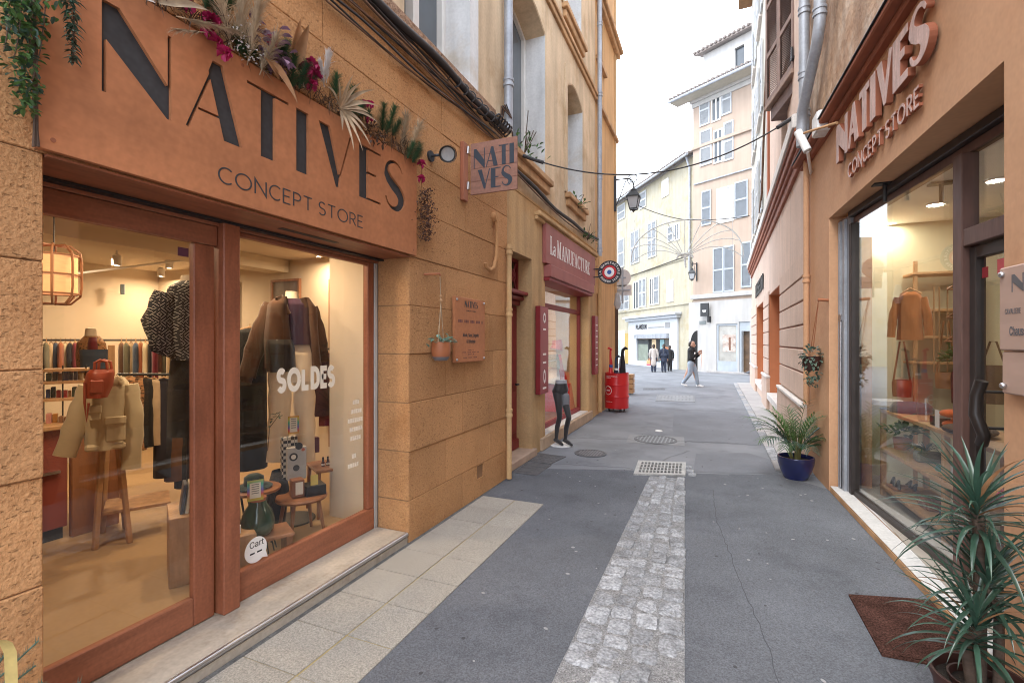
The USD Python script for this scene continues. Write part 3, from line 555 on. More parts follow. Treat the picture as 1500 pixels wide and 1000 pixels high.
# door
d = part(B2, 'door', FM.box(5.79, 6.84, .12, 2.29, -.32, -.25), M['red_door'])
for z0, z1 in ((.14, .30), (.34, 1.0), (1.06, 2.24)):
    for u0, u1 in ((5.86, 6.29), (6.34, 6.77)): part(d, 'panel', FM.box(u0, u1, z0 + .02, z1 - .02, -.26, -.228, .018), M['red_door'])
part(d, 'plinth', FM.box(5.82, 6.81, .12, .27, -.27, -.20, .012), M['red_door'])
part(d, 'knob', ico(FM.pt(6.36, 1.12, -.2), .035), mat('brass', (.55, .33, .12), .3, .1, metal=1.0), 40); part(d, 'knob', ico(FM.pt(6.36, 1.32, -.2), .025), MATS['brass'], 40)
part(d, 'handle', tube([FM.pt(6.72, 1.1, -.24), FM.pt(6.72, 1.1, -.17), FM.pt(6.62, 1.1, -.17)], .012), M['black'])
part(B2, 'door_cornice', cat([FM.box(5.79, 6.84, 2.30, 2.37, -.32, -.19, .01), FM.box(5.79, 6.85, 2.372, 2.44, -.32, -.13, .015), FM.box(5.79, 6.86, 2.442, 2.50, -.32, -.06, .015)]), M['red_door'])
gr = part(B2, 'door_grille', cat([FM.box(5.80, 6.83, 2.505, 2.55, -.28, -.22), FM.box(5.80, 6.83, 2.95, 3.0, -.28, -.22), FM.box(6.79, 6.83, 2.55, 2.95, -.28, -.22), FM.box(5.80, 5.84, 2.55, 2.95, -.28, -.22)]), M['red_door'])
sc = []
for i in range(4):
    x0 = 5.84 + i * .2375
    for (u0, v0), (u1, v1) in (((0, 2.55), (.2375, 2.95)), ((.2375, 2.55), (0, 2.95))): sc.append(tube([FM.pt(x0 + u0, v0, -.25), FM.pt(x0 + u1, v1, -.25)], .013, 6))
    sc.append(tube([FM.pt(x0 + .119 + .085*math.cos(q), 2.75 + .085*math.sin(q), -.245) for q in np.linspace(0, 6.283, 13)], .012, 6, cap=False)); sc.append(ico(FM.pt(x0 + .119, 2.75, -.245), .032))
part(gr, 'scrollwork', cat(sc), mat('faded_red_iron', (.26, .05, .055), .6, .2, 6), kind='stuff')
part(B2, 'fanlight', FM.box(5.80, 6.83, 2.5, 3.0, -.34, -.32), M['dark'])
part(B2, 'door_step', FM.box(5.72, 6.92, 0, .115, -.32, .06, .012), mat('pink_step', (.42, .30, .22), .8, .2, 4, bump=.2, bs=30))
# shop window of the red front
HS = thing('red_hosiery_shop_front', 'dark red framed shop window below the red fascia on the left', 'shop front', FM.pt(8.5, .1, -.2))
rf = M['red_shop']; e0 = -.20
part(HS, 'frame', cat([FM.box(7.45, 7.52, .2, 2.80, e0-.05, e0+.02, .006), FM.box(10.34, 10.42, .2, 2.80, e0-.05, e0+.02, .006), FM.box(7.52, 10.34, .2, .30, e0-.05, e0+.018, .006), FM.box(7.52, 10.34, 2.34, 2.43, e0-.05, e0+.018, .006)]), rf)
part(HS, 'pane', FM.box(7.52, 10.34, .3, 2.34, e0-.02, e0-.014), GLASS); part(HS, 'upper_pane', FM.box(7.52, 10.34, 2.43, 2.80, e0-.02, e0-.014), GLASS)
part(HS, 'panel', FM.box(7.52, 7.95, .30, 2.34, e0-.012, e0+.006, .006), rf)
part(HS, 'sill', FM.box(7.2, 10.65, 0, .20, e0-.1, .045, .012), mat('shop_sill', (.42, .30, .20), .8, .2, 4, bump=.2, bs=30))
part(HS, 'sill_top', FM.box(7.46, 10.41, .2, .215, e0-.04, -.01), M['capstone'])
sb = part(HS, 'shutter_box', FM.box(7.38, 10.42, 2.80, 3.0, -.28, .13, .01), M['red_fascia']); part(HS, 'shutter_lip', FM.box(7.38, 10.40, 2.74, 2.798, -.25, .10, .008), rf)
FA = thing('red_fascia_sign', 'faded red fascia board with white serif letters above the hosiery shop window', 'sign', FM.pt(9, 3.02))
part(FA, 'board', FM.box(7.30, 10.75, 3.02, 3.66, .003, .07, .006), M['red_fascia'])
def serif(txt, thick=.15, thin=.055):
    """Roman capitals with slab serifs"""
    def st(a, b, w): return LineString([a, b]).buffer(w/2, cap_style=2)
    def sf(x, y, w=.30): return sbox(x - w/2, y - .022, x + w/2, y + .022)
    T = thick; x = 0; out = []
    for c in txt:
        if c == 'L': g = [st((.14, 0), (.14, 1), T), sf(.14, .98), st((.0, .022), (.55, .022), .045), Polygon([(.42, .03), (.58, .03), (.58, .3)])]; w = .58
        elif c == 'a': g = [Point(.2, .2).buffer(.2).difference(Point(.2, .2).buffer(.1)), sbox(.3, 0, .42, .45), LineString(arc(.22, .42, .17, 10, 150)).buffer(.04)]; w = .46
        elif c == 'M': g = [st((.1, 0), (.16, 1), thin), st((.16, 1), (.45, 0), T), st((.45, 0), (.75, 1), thin), st((.76, 0), (.74, 1), T), sf(.1, .022, .24), sf(.78, .022), sf(.12, .98, .2), sf(.80, .98, .24)]; w = .95
        elif c == 'A': g = [st((.12, 0), (.38, 1), thin), st((.62, 0), (.38, 1), T), sbox(.2, .3, .58, .345), sf(.12, .022, .24), sf(.64, .022)]; w = .78
        elif c == 'N': g = [st((.12, 0), (.12, 1), thin), st((.14, 1), (.66, 0), T), st((.68, 0), (.68, 1), thin), sf(.12, .022, .24), sf(.08, .98, .2), sf(.68, .98, .24)]; w = .82
        elif c == 'U': g = [LineString([(.14, 1), (.14, .3)] + arc(.4, .28, .26, 180, 360, 10) + [(.66, 1)]).buffer(thin*.6), sbox(.07, .25, .07+T, 1), sf(.14, .98), sf(.66, .98, .22)]; w = .78
        elif c == 'F': g = [st((.14, 0), (.14, 1), T), sf(.14, .022), st((0, .978), (.56, .978), .045), Polygon([(.44, .97), (.58, .97), (.58, .72)]), sbox(.2, .5, .44, .54)]; w = .58
        elif c == 'C': g = [LineString(arc(.42, .5, .36, 40, 320, 18, .46)).buffer(.04), Polygon(arc(.42, .5, .42, 110, 250, 12, .5) + arc(.42, .5, .29, 250, 110, 12, .46))]; w = .76
        elif c == 'T': g = [st((.36, 0), (.36, 1), T), sf(.36, .022), sbox(0, .955, .72, 1), Polygon([(0, 1), (.12, .96), (.0, .76)]), Polygon([(.72, 1), (.60, .96), (.72, .76)])]; w = .72
        elif c == 'R': g = [st((.14, 0), (.14, 1), T), sf(.14, .022), sf(.10, .978, .2), LineString([(.14, .975), (.3, .975)] + arc(.3, .74, .235, 90, -90, 10) + [(.14, .505)]).buffer(.045), st((.3, .5), (.64, 0), T*.9), sf(.68, .022, .2)]; w = .74
        elif c == 'E': g = [st((.14, 0), (.14, 1), T), st((0, .978), (.56, .978), .045), st((0, .022), (.58, .022), .045), sbox(.2, .5, .44, .54), Polygon([(.46, .97), (.56, .97), (.56, .76)]), Polygon([(.46, .03), (.6, .03), (.6, .26)])]; w = .60
        else: g = []; w = .16
        if g: out.append(affinity.translate(unary_union(g), x, 0))
        x += w + .07
    return out, x - .07
gl, tw = serif('La MANUFACTURE'); s0, s1 = FM.s(806, .07), FM.s(864, .07)
for i, g in enumerate(gl):
    h = .30 if i in (0, 2) else .265
    part(FA, 'letter', FM.poly(fit(g, s0, 3.19, (s1 - s0) / tw, h), .068, .074), M['white_letter'])
# inside of the hosiery shop
IH = struct('hosiery_shop_room')
part(IH, 'back_wall', FM.box(7.2, 10.5, .1, 3.0, -1.75, -1.7), M['cream_wall']); part(IH, 'side_wall', FM.box(10.46, 10.52, .1, 3.0, -1.7, e0-.06), mat('ochre_side', (.5, .34, .15), .9)); part(IH, 'near_wall', FM.box(7.2, 7.26, .1, 3.0, -1.7, e0-.06), M['cream_wall'])
part(IH, 'floor', FM.box(7.2, 10.5, .05, .2, -1.75, e0-.06), M['mid_wood']); part(IH, 'ceiling', FM.box(7.2, 10.5, 2.9, 2.95, -1.75, e0-.06), M['white'])
# third left building
B3 = thing('orange_rendered_building', 'orange rendered corner building at the far end of the left row', 'building', (-2.55, 12.4, 0))
W3 = sbox(11.1, 0, 13.75, 14.5); A3 = [sbox(11.35, 8.55, 12.0, 10.2), arched(11.35, 11.75, 4.2, 5.85, .15), sbox(11.3, .25, 11.9, 2.9)]
for g in A3: W3 = W3.difference(g)
part(B3, 'wall', FM.poly(W3, -.5, -.02), M['orange3']); part(B3, 'corner_wall', box(-8, -2.575, 13.35, 13.75, 0, 14.5), M['orange3'])
for g in A3:
    w = part(B3, 'window', FM.poly(g.difference(g.buffer(-.06)), -.40, -.32), M['winframe']); part(w, 'pane', FM.poly(g.buffer(-.03), -.37, -.35), M['winglass'])
part(B3, 'window_sill', FM.box(11.2, 12.15, 8.44, 8.54, -.1, .07, .01), M['ruststone']); part(B3, 'string_course', FM.box(11.1, 13.8, 7.42, 7.52, -.05, .06, .012), M['ruststone'])
part(B3, 'low_band', FM.box(11.1, 13.8, 3.45, 3.53, -.05, .06, .012), M['ruststone']); part(B3, 'cornice', cat([FM.box(11.1, 13.95, 10.0, 10.12, -.1, .16, .02), FM.box(11.1, 13.9, 9.86, 9.998, -.1, .09, .02)]), M['ruststone'])
part(B3, 'quoin', FM.box(13.55, 13.77, 0, 14.5, -.05, .005, .01), M['beige2'])
part(B3, 'roof_slab', FM.box(11.1, 13.8, 14.5, 14.7, -6, .4), M['mortar'])
# ================================================================ near right building
B4 = thing('orange_smooth_building', 'near right building of smooth orange render with raised letters over its shop window', 'building', (1.25, 4, 0))
GD = -.25
RW = sbox(-1.19, 0, 8.5, 4.22).difference(sbox(-.05, 0, 3.31, 3.19))
part(B4, 'lower_wall', FR.poly(RW, -.42, 0), M['orange_r'])
part(B4, 'upper_wall', FR.poly(sbox(-1.19, 4.22, 8.5, 7.8), -.45, .015), M['upper_r'])
part(B4, 'eave', cat([FR.box(-1.3, 8.5, 4.16, 4.22, -.02, .07, .012), FR.box(-1.36, 8.5, 4.221, 4.275, -.02, .15, .012)]), M['orange_c'])
part(B4, 'eave_flashing', FR.box(-1.37, 8.5, 4.276, 4.284, -.02, .165), M['black'])
part(B4, 'roof_slab', FR.box(-1.19, 8.5, 7.8, 7.95, -6, .2), M['mortar'])
def pipe(parent, pts, r, m, clips=(), name='downpipe'):
    p = part(parent, name, tube(pts, r, 14), m, 40)
    for c in clips: part(p, 'collar', cat([mv(lathe([(r, -.05), (r + .012, -.05), (r + .012, -.02), (r + .004, -.02), (r+.004, .02), (r + .012, .02), (r + .012, .05), (r, .05)], (0, 0, 0), 14), c)]), m, 40)
    return p
sa, sb_ = FR.s(1178, .12), FR.s(1201, .12)
pipe(B4, [FR.pt(sa, 7.75, .12), FR.pt(sa, 4.32, .12)], .062, M['zinc'], [FR.pt(sa, z, .12) for z in (6.1, 5.25, 4.75)])
pipe(B4, [FR.pt(sb_, 7.75, .12), FR.pt(sb_, 5.45, .12), FR.pt(sb_ - .08, 5.25, .13), FR.pt(sa + .12, 4.75, .16), FR.pt(sa + .05, 4.55, .16), FR.pt(sa + .05, 4.30, .16)], .062, M['zinc'], [FR.pt(sb_, 5.55, .12)])
pipe(B4, [FR.pt(FR.s(1181, .05), 4.2, .05), FR.pt(FR.s(1181, .05), .9, .05)], .035, M['orange_r'], [FR.pt(FR.s(1181, .05), 2.6, .05)])
for i, s in enumerate((1.0, 4.0)):
    part(B4, 'upper_window', FR.box(s + .2, s + 1.2, 5.6, 7.3, .0, .03), M['winglass']) if i else None
# letters over the window
ly = [6.2, 5.86, 5.48, 5.14, 4.95, 4.58, 4.28]; lw = [.29, .32, .30, .12, .32, .26, .29]
B5 = thing('raised_letter_sign', 'raised brown wooden letters on the orange wall above the right shop window', 'sign', FR.pt(1.3, 3.4, 0))
face = mat('weathered_letter_wood', (.46, .30, .25), .6, .25, 9, stretch=(3, 3, .6), fine=.1, fs=50)
ys = np.array([FR.px(px, 150, .05)[0] for px in (1228, 1246, 1262, 1278, 1288, 1312, 1336, 1369)])
for i, chh in enumerate('NATIVES'):
    g, gw = deco(chh, .13, .30); w = (ys[i+1] - ys[i]) * (.88 if chh != 'I' else .7)
    lt = fit(g.buffer(.025), ys[i], 3.64, w / gw, .37); lp = part(B5, 'letter', FR.poly(lt, .02, .064), M['orange_c']); part(lp, 'face', FR.poly(lt.buffer(-.002), .0641, .067), face)
sub, tw = mono('CONCEPT STORE', .17, .30); s0, s1 = FR.s(1242, .04), FR.s(1345, .04)
for g in sub: lt = fit(g, s0, 3.385, (s1 - s0) / tw, .125); lp = part(B5, 'small_letter', FR.poly(lt, .012, .037), M['orange_c']); part(lp, 'face', FR.poly(lt.buffer(-.0008), .0371, .039), face)
# shop front right
FG = Facade((1.43, 6.30), (.095, -.995)); GD = 0.0
SR = thing('dark_glass_shop_front', 'dark framed glass shop front with transom and door set in the orange right wall', 'shop front', FG.pt(1.6, .1, GD))
dk, bf = M['darksteel'], M['brownframe']
smul0, smul1 = FG.s(1408, GD), FG.s(1422, GD)
part(SR, 'head_track', FG.box(-.045, 3.30, 3.12, 3.185, GD-.06, GD+.05, .006), dk); part(SR, 'head_panel', FG.box(-.045, 3.30, 3.05, 3.118, GD-.06, GD+.0, .004), bf)
part(SR, 'jamb', FG.box(-.045, .02, .07, 3.05, GD-.06, GD+.04, .005), dk); q0, q1 = FR.pt(-.045, 0, -.10), FG.pt(-.03, 0, .03); FJB = Facade(q0[:2], (q1 - q0)[:2]); jl = np.linalg.norm((q1 - q0)[:2]); part(SR, 'jamb_panel', FJB.box(0, jl, .07, 3.15, -.05, 0, .004), mat('grey_jamb', (.30, .31, .33), .5, .1, 4, metal=.4))
for u in (.15, .55): part(SR, 'shutter_guide', FJB.box(jl * u, jl * u + .05, .07, 3.12, .0, .03, .004), M['zinc'])
part(SR, 'shutter_rod', tube([FJB.pt(jl*.42, .1, .03), FJB.pt(jl*.42, 2.0, .03)], .014, 10), M['steel'], 40); part(SR, 'shutter_lock', FJB.box(jl*.42-.03, jl*.42+.03, 1.98, 2.06, .005, .05, .008), M['steel'])
part(SR, 'mullion', FG.box(smul0, smul1, .07, 3.05, GD-.05, GD+.05, .006), bf)
part(SR, 'pane', FG.box(.02, smul0, .12, 3.05, GD-.006, GD), GLASS); part(SR, 'bottom_rail', FG.box(.02, smul0, .07, .13, GD-.04, GD+.02, .004), dk)
dd = part(SR, 'door', FG.box(smul1 + .003, smul1 + .07, .08, 2.39, GD-.05, GD+.01, .005), dk)
part(dd, 'top_rail', FG.box(smul1 + .072, 3.30, 2.31, 2.39, GD-.05, GD+.008, .004), dk); part(dd, 'bottom_rail', FG.box(smul1 + .072, 3.30, .08, .19, GD-.05, GD+.008, .004), dk); part(dd, 'pane', FG.box(smul1 + .06, 3.34, .18, 2.33, GD-.02, GD-.014), GLASS)
part(SR, 'transom', FG.box(smul1, 3.30, 2.40, 2.52, GD-.05, GD+.045, .006), bf); part(SR, 'upper_pane', FG.box(smul1, 3.32, 2.52, 3.05, GD-.02, GD-.014), GLASS)
part(SR, 'red_sticker', FG.box(smul1 + .25, smul1 + .40, 2.18, 2.27, GD-.013, GD-.011), mat('pink_sticker', (.5, .08, .09), .5)); part(SR, 'sticker', FG.box(smul1 + .10, smul1 + .16, 2.17, 2.24, GD-.013, GD-.011), mat('dark_red_sticker', (.25, .02, .03), .5))
for d in (.075, -.075):
    s = FG.s(1438, .075); h = [(.0, 1.10), (.02, 1.16), (-.005, 1.28), (-.012, 1.40), (.0, 1.50)]
    hh = part(dd, 'pull_handle', tube([FG.pt(s + a * 2, z, d + (.03 if d > 0 else -.03) * (1 - abs(z - 1.3) / .2)) for a, z in h], .034, 14), M['handle'], 40)
for z in (1.20, 1.43): part(dd, 'handle_bolt', tube([FG.pt(FG.s(1438, .075), z, .08), FG.pt(FG.s(1438, .075), z, -.08)], .010), M['handle'])
ss = thing('white_tiled_step', 'low step with white tiled tread along the right shop window', 'step', FR.pt(1.6, 0, -.1))
part(ss, 'riser', FR.box(-.02, 3.4, 0, .062, -.40, .0, .006), M['ruststone'])
for r_, (d0, d1) in enumerate(((-.36, -.165), (-.163, -.158), (-.156, -.004))):
    if r_ == 1: continue
    s = -.018
    while s < 3.3: part(ss, 'tile', FR.box(s + .002, s + .398, .06, .0705, d0 + .0015, d1 - .0015, .002), mat('white_step_tile', (.56, .55, .53), .6, .08, 5, fine=.08, fs=40, rnd=.05)); s += .4
part(ss, 'joint', FR.box(-.02, 3.4, .0615, .066, -.38, -.003), M['mortar'])

# ================================================================ far right building: rusticated ground floor, cornice
B6 = thing('pink_rusticated_building', 'pale pink building with grooved ground floor, orange niches and long red cornice', 'building', (1.2, 13, 0))
n1a, n1b = FR2.s(1127), FR2.s(1144); n2a, n2b = FR2.s(1109), FR2.s(1119.5); SE = -14.2
W = sbox(SE, 0, 0, 4.7).difference(sbox(n1a, .45, n1b, 2.93)).difference(sbox(n2a, .45, n2b, 2.93))
part(B6, 'lower_wall', FR2.poly(W, -.55, 0), M['pink_r'])
for a, b in ((n1a, n1b), (n2a, n2b)):
    part(B6, 'niche_back', FR2.box(a, b, .3, 3.0, -.60, -.52), M['niche']); part(B6, 'niche_side', FR2.box(a - .01, a + .006, .45, 2.93, -.53, -.004), M['niche']); part(B6, 'niche_head', FR2.box(a + .006, b, 2.915, 2.94, -.53, -.004), M['niche'])
    part(B6, 'niche_side', FR2.box(b - .006, b + .01, .45, 2.915, -.53, -.004), M['niche'])
    part(B6, 'niche_sill', FR2.box(a + .01, b - .01, .30, .46, -.5, .06, .012), M['capstone'])
zc = [.90, 1.30, 1.645, 1.99, 2.335, 2.68, 3.03]
for a, b in ((n1b, 0), (n2b, n1a), (SE, n2a)):
    for z0, z1 in zip(zc[:-1], zc[1:]):
        part(B6, 'rusticated_course', FR2.box(a + .004, b - .004, z0 + .012, z1 - .012, -.02, .028, .010), M['pink_b'])
    part(B6, 'groove_bed', FR2.box(a, b, .9, 3.03, -.01, .006), M['groove'])
    part(B6, 'plinth', FR2.box(a - .01, b + .01 if b else b, 0, .82, -.02, .07, .012), M['pink_b']); part(B6, 'plinth_cap', FR2.box(a - .02, b + .02 if b else b, .822, .88, -.02, .09, .012), M['capstone'])
prof = [(.05, 4.34, 4.48, M['orange_c']), (.09, 4.482, 4.56, M['orange_c']), (.13, 4.562, 4.68, M['orange_c']), (.16, 4.682, 4.73, M['orange_c']), (.185, 4.732, 4.93, M['capstone'])]
for d, z0, z1, m in prof: part(B6, 'cornice_moulding', FR2.box(SE, .06, z0, z1, -.05, d, .012), m)
UW = sbox(-6.0, 4.7, 0, 13); UC = sbox(SE, 4.7, -6.0, 15.5)
UW = UW.difference(sbox(-3.2, 5.3, -2.2, 7.0))
wc = [(-9.6, -8.5), (-12.6, -11.5)]
for a, b in wc:
    for z in (5.6, 8.6, 11.6): UC = UC.difference(sbox(a, z, b, z + 2.0))
part(B6, 'pink_upper_wall', FR2.poly(UW, -.5, 0), M['pink_r']); part(B6, 'cream_upper_wall', FR2.poly(UC, -.5, .0), M['cream_r'])
part(B6, 'roof_slab', FR2.box(SE, 0, 15.5, 15.7, -6, .5), M['mortar']); part(B6, 'end_wall', FR2.box(SE, SE + .3, 0, 15.5, -6, -.56), M['cream_r'])
def louvre(parent, F, s0, s1, z0, z1, d, m, slats=10, th=.04, name='shutter', mid=True):
    fr = cat([F.box(s0, s0 + .06, z0, z1, d, d + th), F.box(s1 - .06, s1, z0, z1, d, d + th), F.box(s0 + .06, s1 - .06, z0, z0 + .09, d, d + th), F.box(s0 + .06, s1 - .06, z1 - .09, z1, d, d + th)] + ([F.box(s0 + .06, s1 - .06, (z0+z1)/2 - .05, (z0+z1)/2 + .05, d, d + th)] if mid else []))
    p = part(parent, name, fr, m); ss_ = []
    for k in range(slats):
        z = z0 + .1 + (z1 - z0 - .2) * (k + .5) / slats; h = (z1 - z0 - .2) / slats
        ss_.append(F.put(trimesh.Trimesh([[s0+.05, z - h*.55, d+.004], [s1-.05, z - h*.55, d+.004], [s1-.05, z + h*.45, d + th*.75], [s0+.05, z + h*.45, d + th*.75]], [[0, 2, 1], [0, 3, 2], [0, 1, 2], [0, 2, 3]], process=False)))
    part(p, 'slats', cat(ss_), m, kind='stuff'); return p
def window(parent, F, a, b, z0, z1, m=M['winframe'], d=-.2, glass=M['winglass'], sill=None):
    w = part(parent, 'window', cat([F.box(a, a+.07, z0, z1, d-.05, d), F.box(b-.07, b, z0, z1, d-.05, d), F.box((a+b)/2-.04, (a+b)/2+.04, z0, z1, d-.05, d+.004), F.box(a+.07, b-.07, z0, z0+.07, d-.05, d-.002), F.box(a+.07, b-.07, z1-.07, z1, d-.05, d-.002), F.box(a+.07, b-.07, z0 + (z1-z0)*.62, z0 + (z1-z0)*.62+.04, d-.05, d-.003)]), m)
    part(w, 'pane', F.box(a+.03, b-.03, z0+.03, z1-.03, d-.035, d-.025), glass)
    if sill: part(w, 'sill', F.box(a-.12, b+.12, z0-.09, z0-.004, d, .10, .01), sill)
    return w
for a, b in wc:
    for z in (5.6, 8.6, 11.6):
        window(B6, FR2, a, b, z, z + 2.0, sill=M['capstone']); louvre(B6, FR2, b + .01, b + .57, z, z + 2.0, .02, M['shutter_white'], 14); louvre(B6, FR2, a - .57, a - .01, z, z + 2.0, .02, M['shutter_white'], 14)
window(B6, FR2, -3.2, -2.2, 5.3, 7.0)
part(B6, 'upper_pilaster', cat([FR2.box(-.25, 0, 4.93, 13, 0, .06, .01), FR2.box(-6.1, -5.8, 4.93, 13, -.02, .05, .01)]), M['orange_c'])
pipe(B6, [FR2.pt(FR2.s(1124, .06), 9.5, .06), FR2.pt(FR2.s(1116, .06), 6.0, .06), FR2.pt(FR2.s(1108, .06), 5.0, .06)], .03, M['cable_brown'], name='conduit')
# brown louvred shutter, swung out over the street
BS = thing('brown_louvred_shutter', 'big weathered brown louvred shutter swung out high on the right above the cornice', 'shutter', FR2.pt(-1.2, 6.3, 0))
p0 = FR2.pt(FR2.s(1163), 0, .02); FS = Facade(p0[:2], (.206, -.978))
z0 = FS.px(1163, 96)[1]; wS = -FS.s(1121); sl = M['shutter_brown']
for a, b in ((-wS, -wS/2 - .005), (-wS/2 + .005, 0)):
    part(BS, 'leaf_frame', cat([FS.box(a, a+.07, z0, z0+3.0, -.05, 0, .006), FS.box(b-.07, b, z0, z0+3.0, -.05, 0, .006)] + [FS.box(a+.07, b-.07, z, z+.10, -.05, 0, .006) for z in (z0, z0+.86, z0+1.8, z0+2.9)]), mat('shutter_rail', (.23, .15, .12), .75, .2, 6, streak=.2))
    for lo, hi in ((z0+.1, z0+.86), (z0+.96, z0+1.8), (z0+1.9, z0+2.9)):
        n = int((hi - lo) / .040)
        for k in range(n):
            z = lo + (k + .5) * (hi - lo) / n; m = box(a+.06, b-.06, -.028, .028, -.004, .004); v = m.vertices
            m.vertices = np.column_stack([v[:, 0], z + v[:, 1]*.75 + v[:, 2], -.026 - v[:, 1]*.62 + v[:, 2]*.5]); part(BS, 'slat', FS.put(m), sl)
part(BS, 'bottom_board', FS.box(-wS, 0, z0-.09, z0-.003, -.10, .02, .01), mat('shutter_board', (.30, .20, .15), .75, .25, 6, streak=.2)); part(BS, 'bracket_box', FS.box(-wS + .12, -.03, z0-.34, z0-.092, -.45, -.06, .01), sl)
part(BS, 'hinge', cat([FS.box(-.02, .06, z0+.12, z0+.16, -.05, .03), FS.box(.0, .04, z0+.10, z0+.32, .0, .03)]), M['black'])
single('wall_sign_letters', cat([FR2.text('MUSEUM', FR2.s(1108), 3.28, .42, .01, width=FR2.s(1119) - FR2.s(1108), depth=.03, bold=True)]), M['black'], 'small black lettering on the pale wall under the long red cornice', 'lettering')

# ================================================================ plaza buildings
B7 = thing('cream_yellow_building', 'cream yellow building with white shutters across the plaza, left of the peach one', 'building', FY.pt(-5, 0))
eL, eR = FY.px(905, 296), FY.px(1018, 226); zt = eR[1]
Wy = sbox(-16, 0, .0, zt)
part(B7, 'wall', FY.poly(Wy, -.6, 0), M['cream_y'])
rf_ = part(B7, 'roof', FY.put(trimesh.Trimesh([[-16, zt, .5], [.2, zt, .5], [.2, zt + 2, -6], [-16, zt + 2, -6], [-16, zt + .12, .5], [.2, zt + .12, .5], [.2, zt + 2.12, -6], [-16, zt + 2.12, -6]], [[0,1,2],[0,2,3],[4,5,6],[4,6,7],[0,1,5],[0,5,4],[1,2,6],[1,6,5]], process=False)), M['roof_tile'])
part(rf_, 'eave_tiles', cat([FY.box(s, s + .16, zt + .1, zt + .2, .0, .56, .03) for s in np.arange(-16, 0, .25)]), M['roof_tile'], kind='stuff')
part(B7, 'gutter', tube([FY.pt(-16, zt - .02, .54), FY.pt(.2, zt - .02, .54)], .07, 8), M['zinc'])
def far_window(pxl, pxr, yt, yb, B, F, shut, m=M['shutter_white'], glass=True, frame=M['winframe']):
    pm = (pxl + pxr) / 2; a, b = F.s(pxl), F.s(pxr); z1, z0 = F.px(pm, yt)[1], F.px(pm, yb)[1]
    if shut == 'closed':
        mid = (a + b) / 2; louvre(B, F, a, mid - .01, z0, z1, .02, m, 12); louvre(B, F, mid + .01, b, z0, z1, .02, m, 12)
    elif shut == 'leaf': louvre(B, F, a, b, z0, z1, .02, m, 12)
    else:
        w = part(B, 'window', cat([F.box(a, a+.08, z0, z1, .01, .05), F.box(b-.08, b, z0, z1, .01, .05), F.box((a+b)/2-.04, (a+b)/2+.04, z0, z1, .01, .045), F.box(a+.08, b-.08, z1-.08, z1, .01, .05), F.box(a+.08, b-.08, z0, z0+.08, .01, .05)]), frame)
        part(w, 'pane', F.box(a+.04, b-.04, z0+.04, z1-.04, .005, .02), M['curtain'] if shut == 'curtain' else M['winglass'])
for q in ((970, 980, 263, 288, 'curtain'), (937, 947, 281, 305, 'leaf'), (925, 936, 286, 308, 'pane'), (905, 916, 300, 322, 'leaf'), (979, 987, 331, 354, 'leaf'), (988, 996, 327, 352, 'pane'), (949, 962, 325, 377, 'closed'), (924, 937, 338, 386, 'closed'), (906, 915, 350, 392, 'leaf'),
          (936, 947, 408, 450, 'closed'), (928, 936, 412, 453, 'pane'), (958, 966, 404, 446, 'leaf'), (952, 958, 407, 447, 'pane'), (977, 987, 410, 442, 'curtain'), (907, 914, 430, 455, 'leaf'), (915, 922, 428, 454, 'leaf')):
    far_window(*q[:4], B7, FY, q[4])
z = FY.px(968, 389)[1]; part(B7, 'string_course', FY.box(-16, 0, z - .06, z + .06, -.05, .06), M['cream_y']); z = FY.px(965, 449)[1]; part(B7, 'string_course', FY.box(-16, 0, z - .08, z + .06, -.05, .08), M['cream_y'])
pipe(B7, [FY.pt(-.2, zt, .35), FY.pt(-.25, zt - .7, .1), FY.pt(-.25, 6.0, .1)], .07, M['zinc'])
z = FY.px(968, 388)[1]; single('facade_cable', tube([FY.pt(-14, z - .35, .09), FY.pt(-.3, z + .05, .09)], .025, 6), M['cable'], 'thin dark cable running along the string course of the cream yellow building', 'cable')
# white shop front in it
a, b = FY.s(923), FY.s(995); zc_ = FY.px(960, 462)[1]
S7 = thing('white_shop_front', 'white classical shop front with glowing windows in the cream yellow building', 'shop front', FY.pt((a+b)/2, 0))
oa, ob, oz = FY.s(935), FY.s(983), FY.px(960, 489)[1]
part(S7, 'surround', FY.poly(sbox(a, 0, b, zc_ - .3).difference(sbox(oa, .35, ob, oz)), .01, .14), M['shutter_white']); part(S7, 'cornice', cat([FY.box(a - .2, b + .2, zc_ - .29, zc_ - .1, .0, .32, .02), FY.box(a - .3, b + .3, zc_ - .098, zc_ + .06, 0, .5, .02)]), M['shutter_white'])
part(S7, 'awning_box', FY.box(oa, ob, oz - .32, oz - .02, .02, .35, .02), M['zinc']); part(S7, 'fascia_letters', FY.text('PLANSUN', FY.s(934), FY.px(942, 482)[1], .32, .145, width=FY.s(950) - FY.s(934), depth=.02, bold=True), M['black'])
part(S7, 'fascia_line', FY.box(FY.s(952), FY.s(976), FY.px(962, 480)[1], FY.px(962, 478.5)[1], .14, .16), mat('grey_line', (.25, .25, .25), .7)); part(S7, 'fascia_plate', FY.box(FY.s(977.5), FY.s(984.5), FY.px(981, 480)[1], FY.px(981, 472)[1], .14, .16), MATS['grey_line'])
part(S7, 'pane', FY.box(oa, ob, .35, oz - .35, .03, .04), M['winglass'])
warm = mat('lit_far_shop', (.55, .42, .25), .8, .35, 1.5)
k = 0
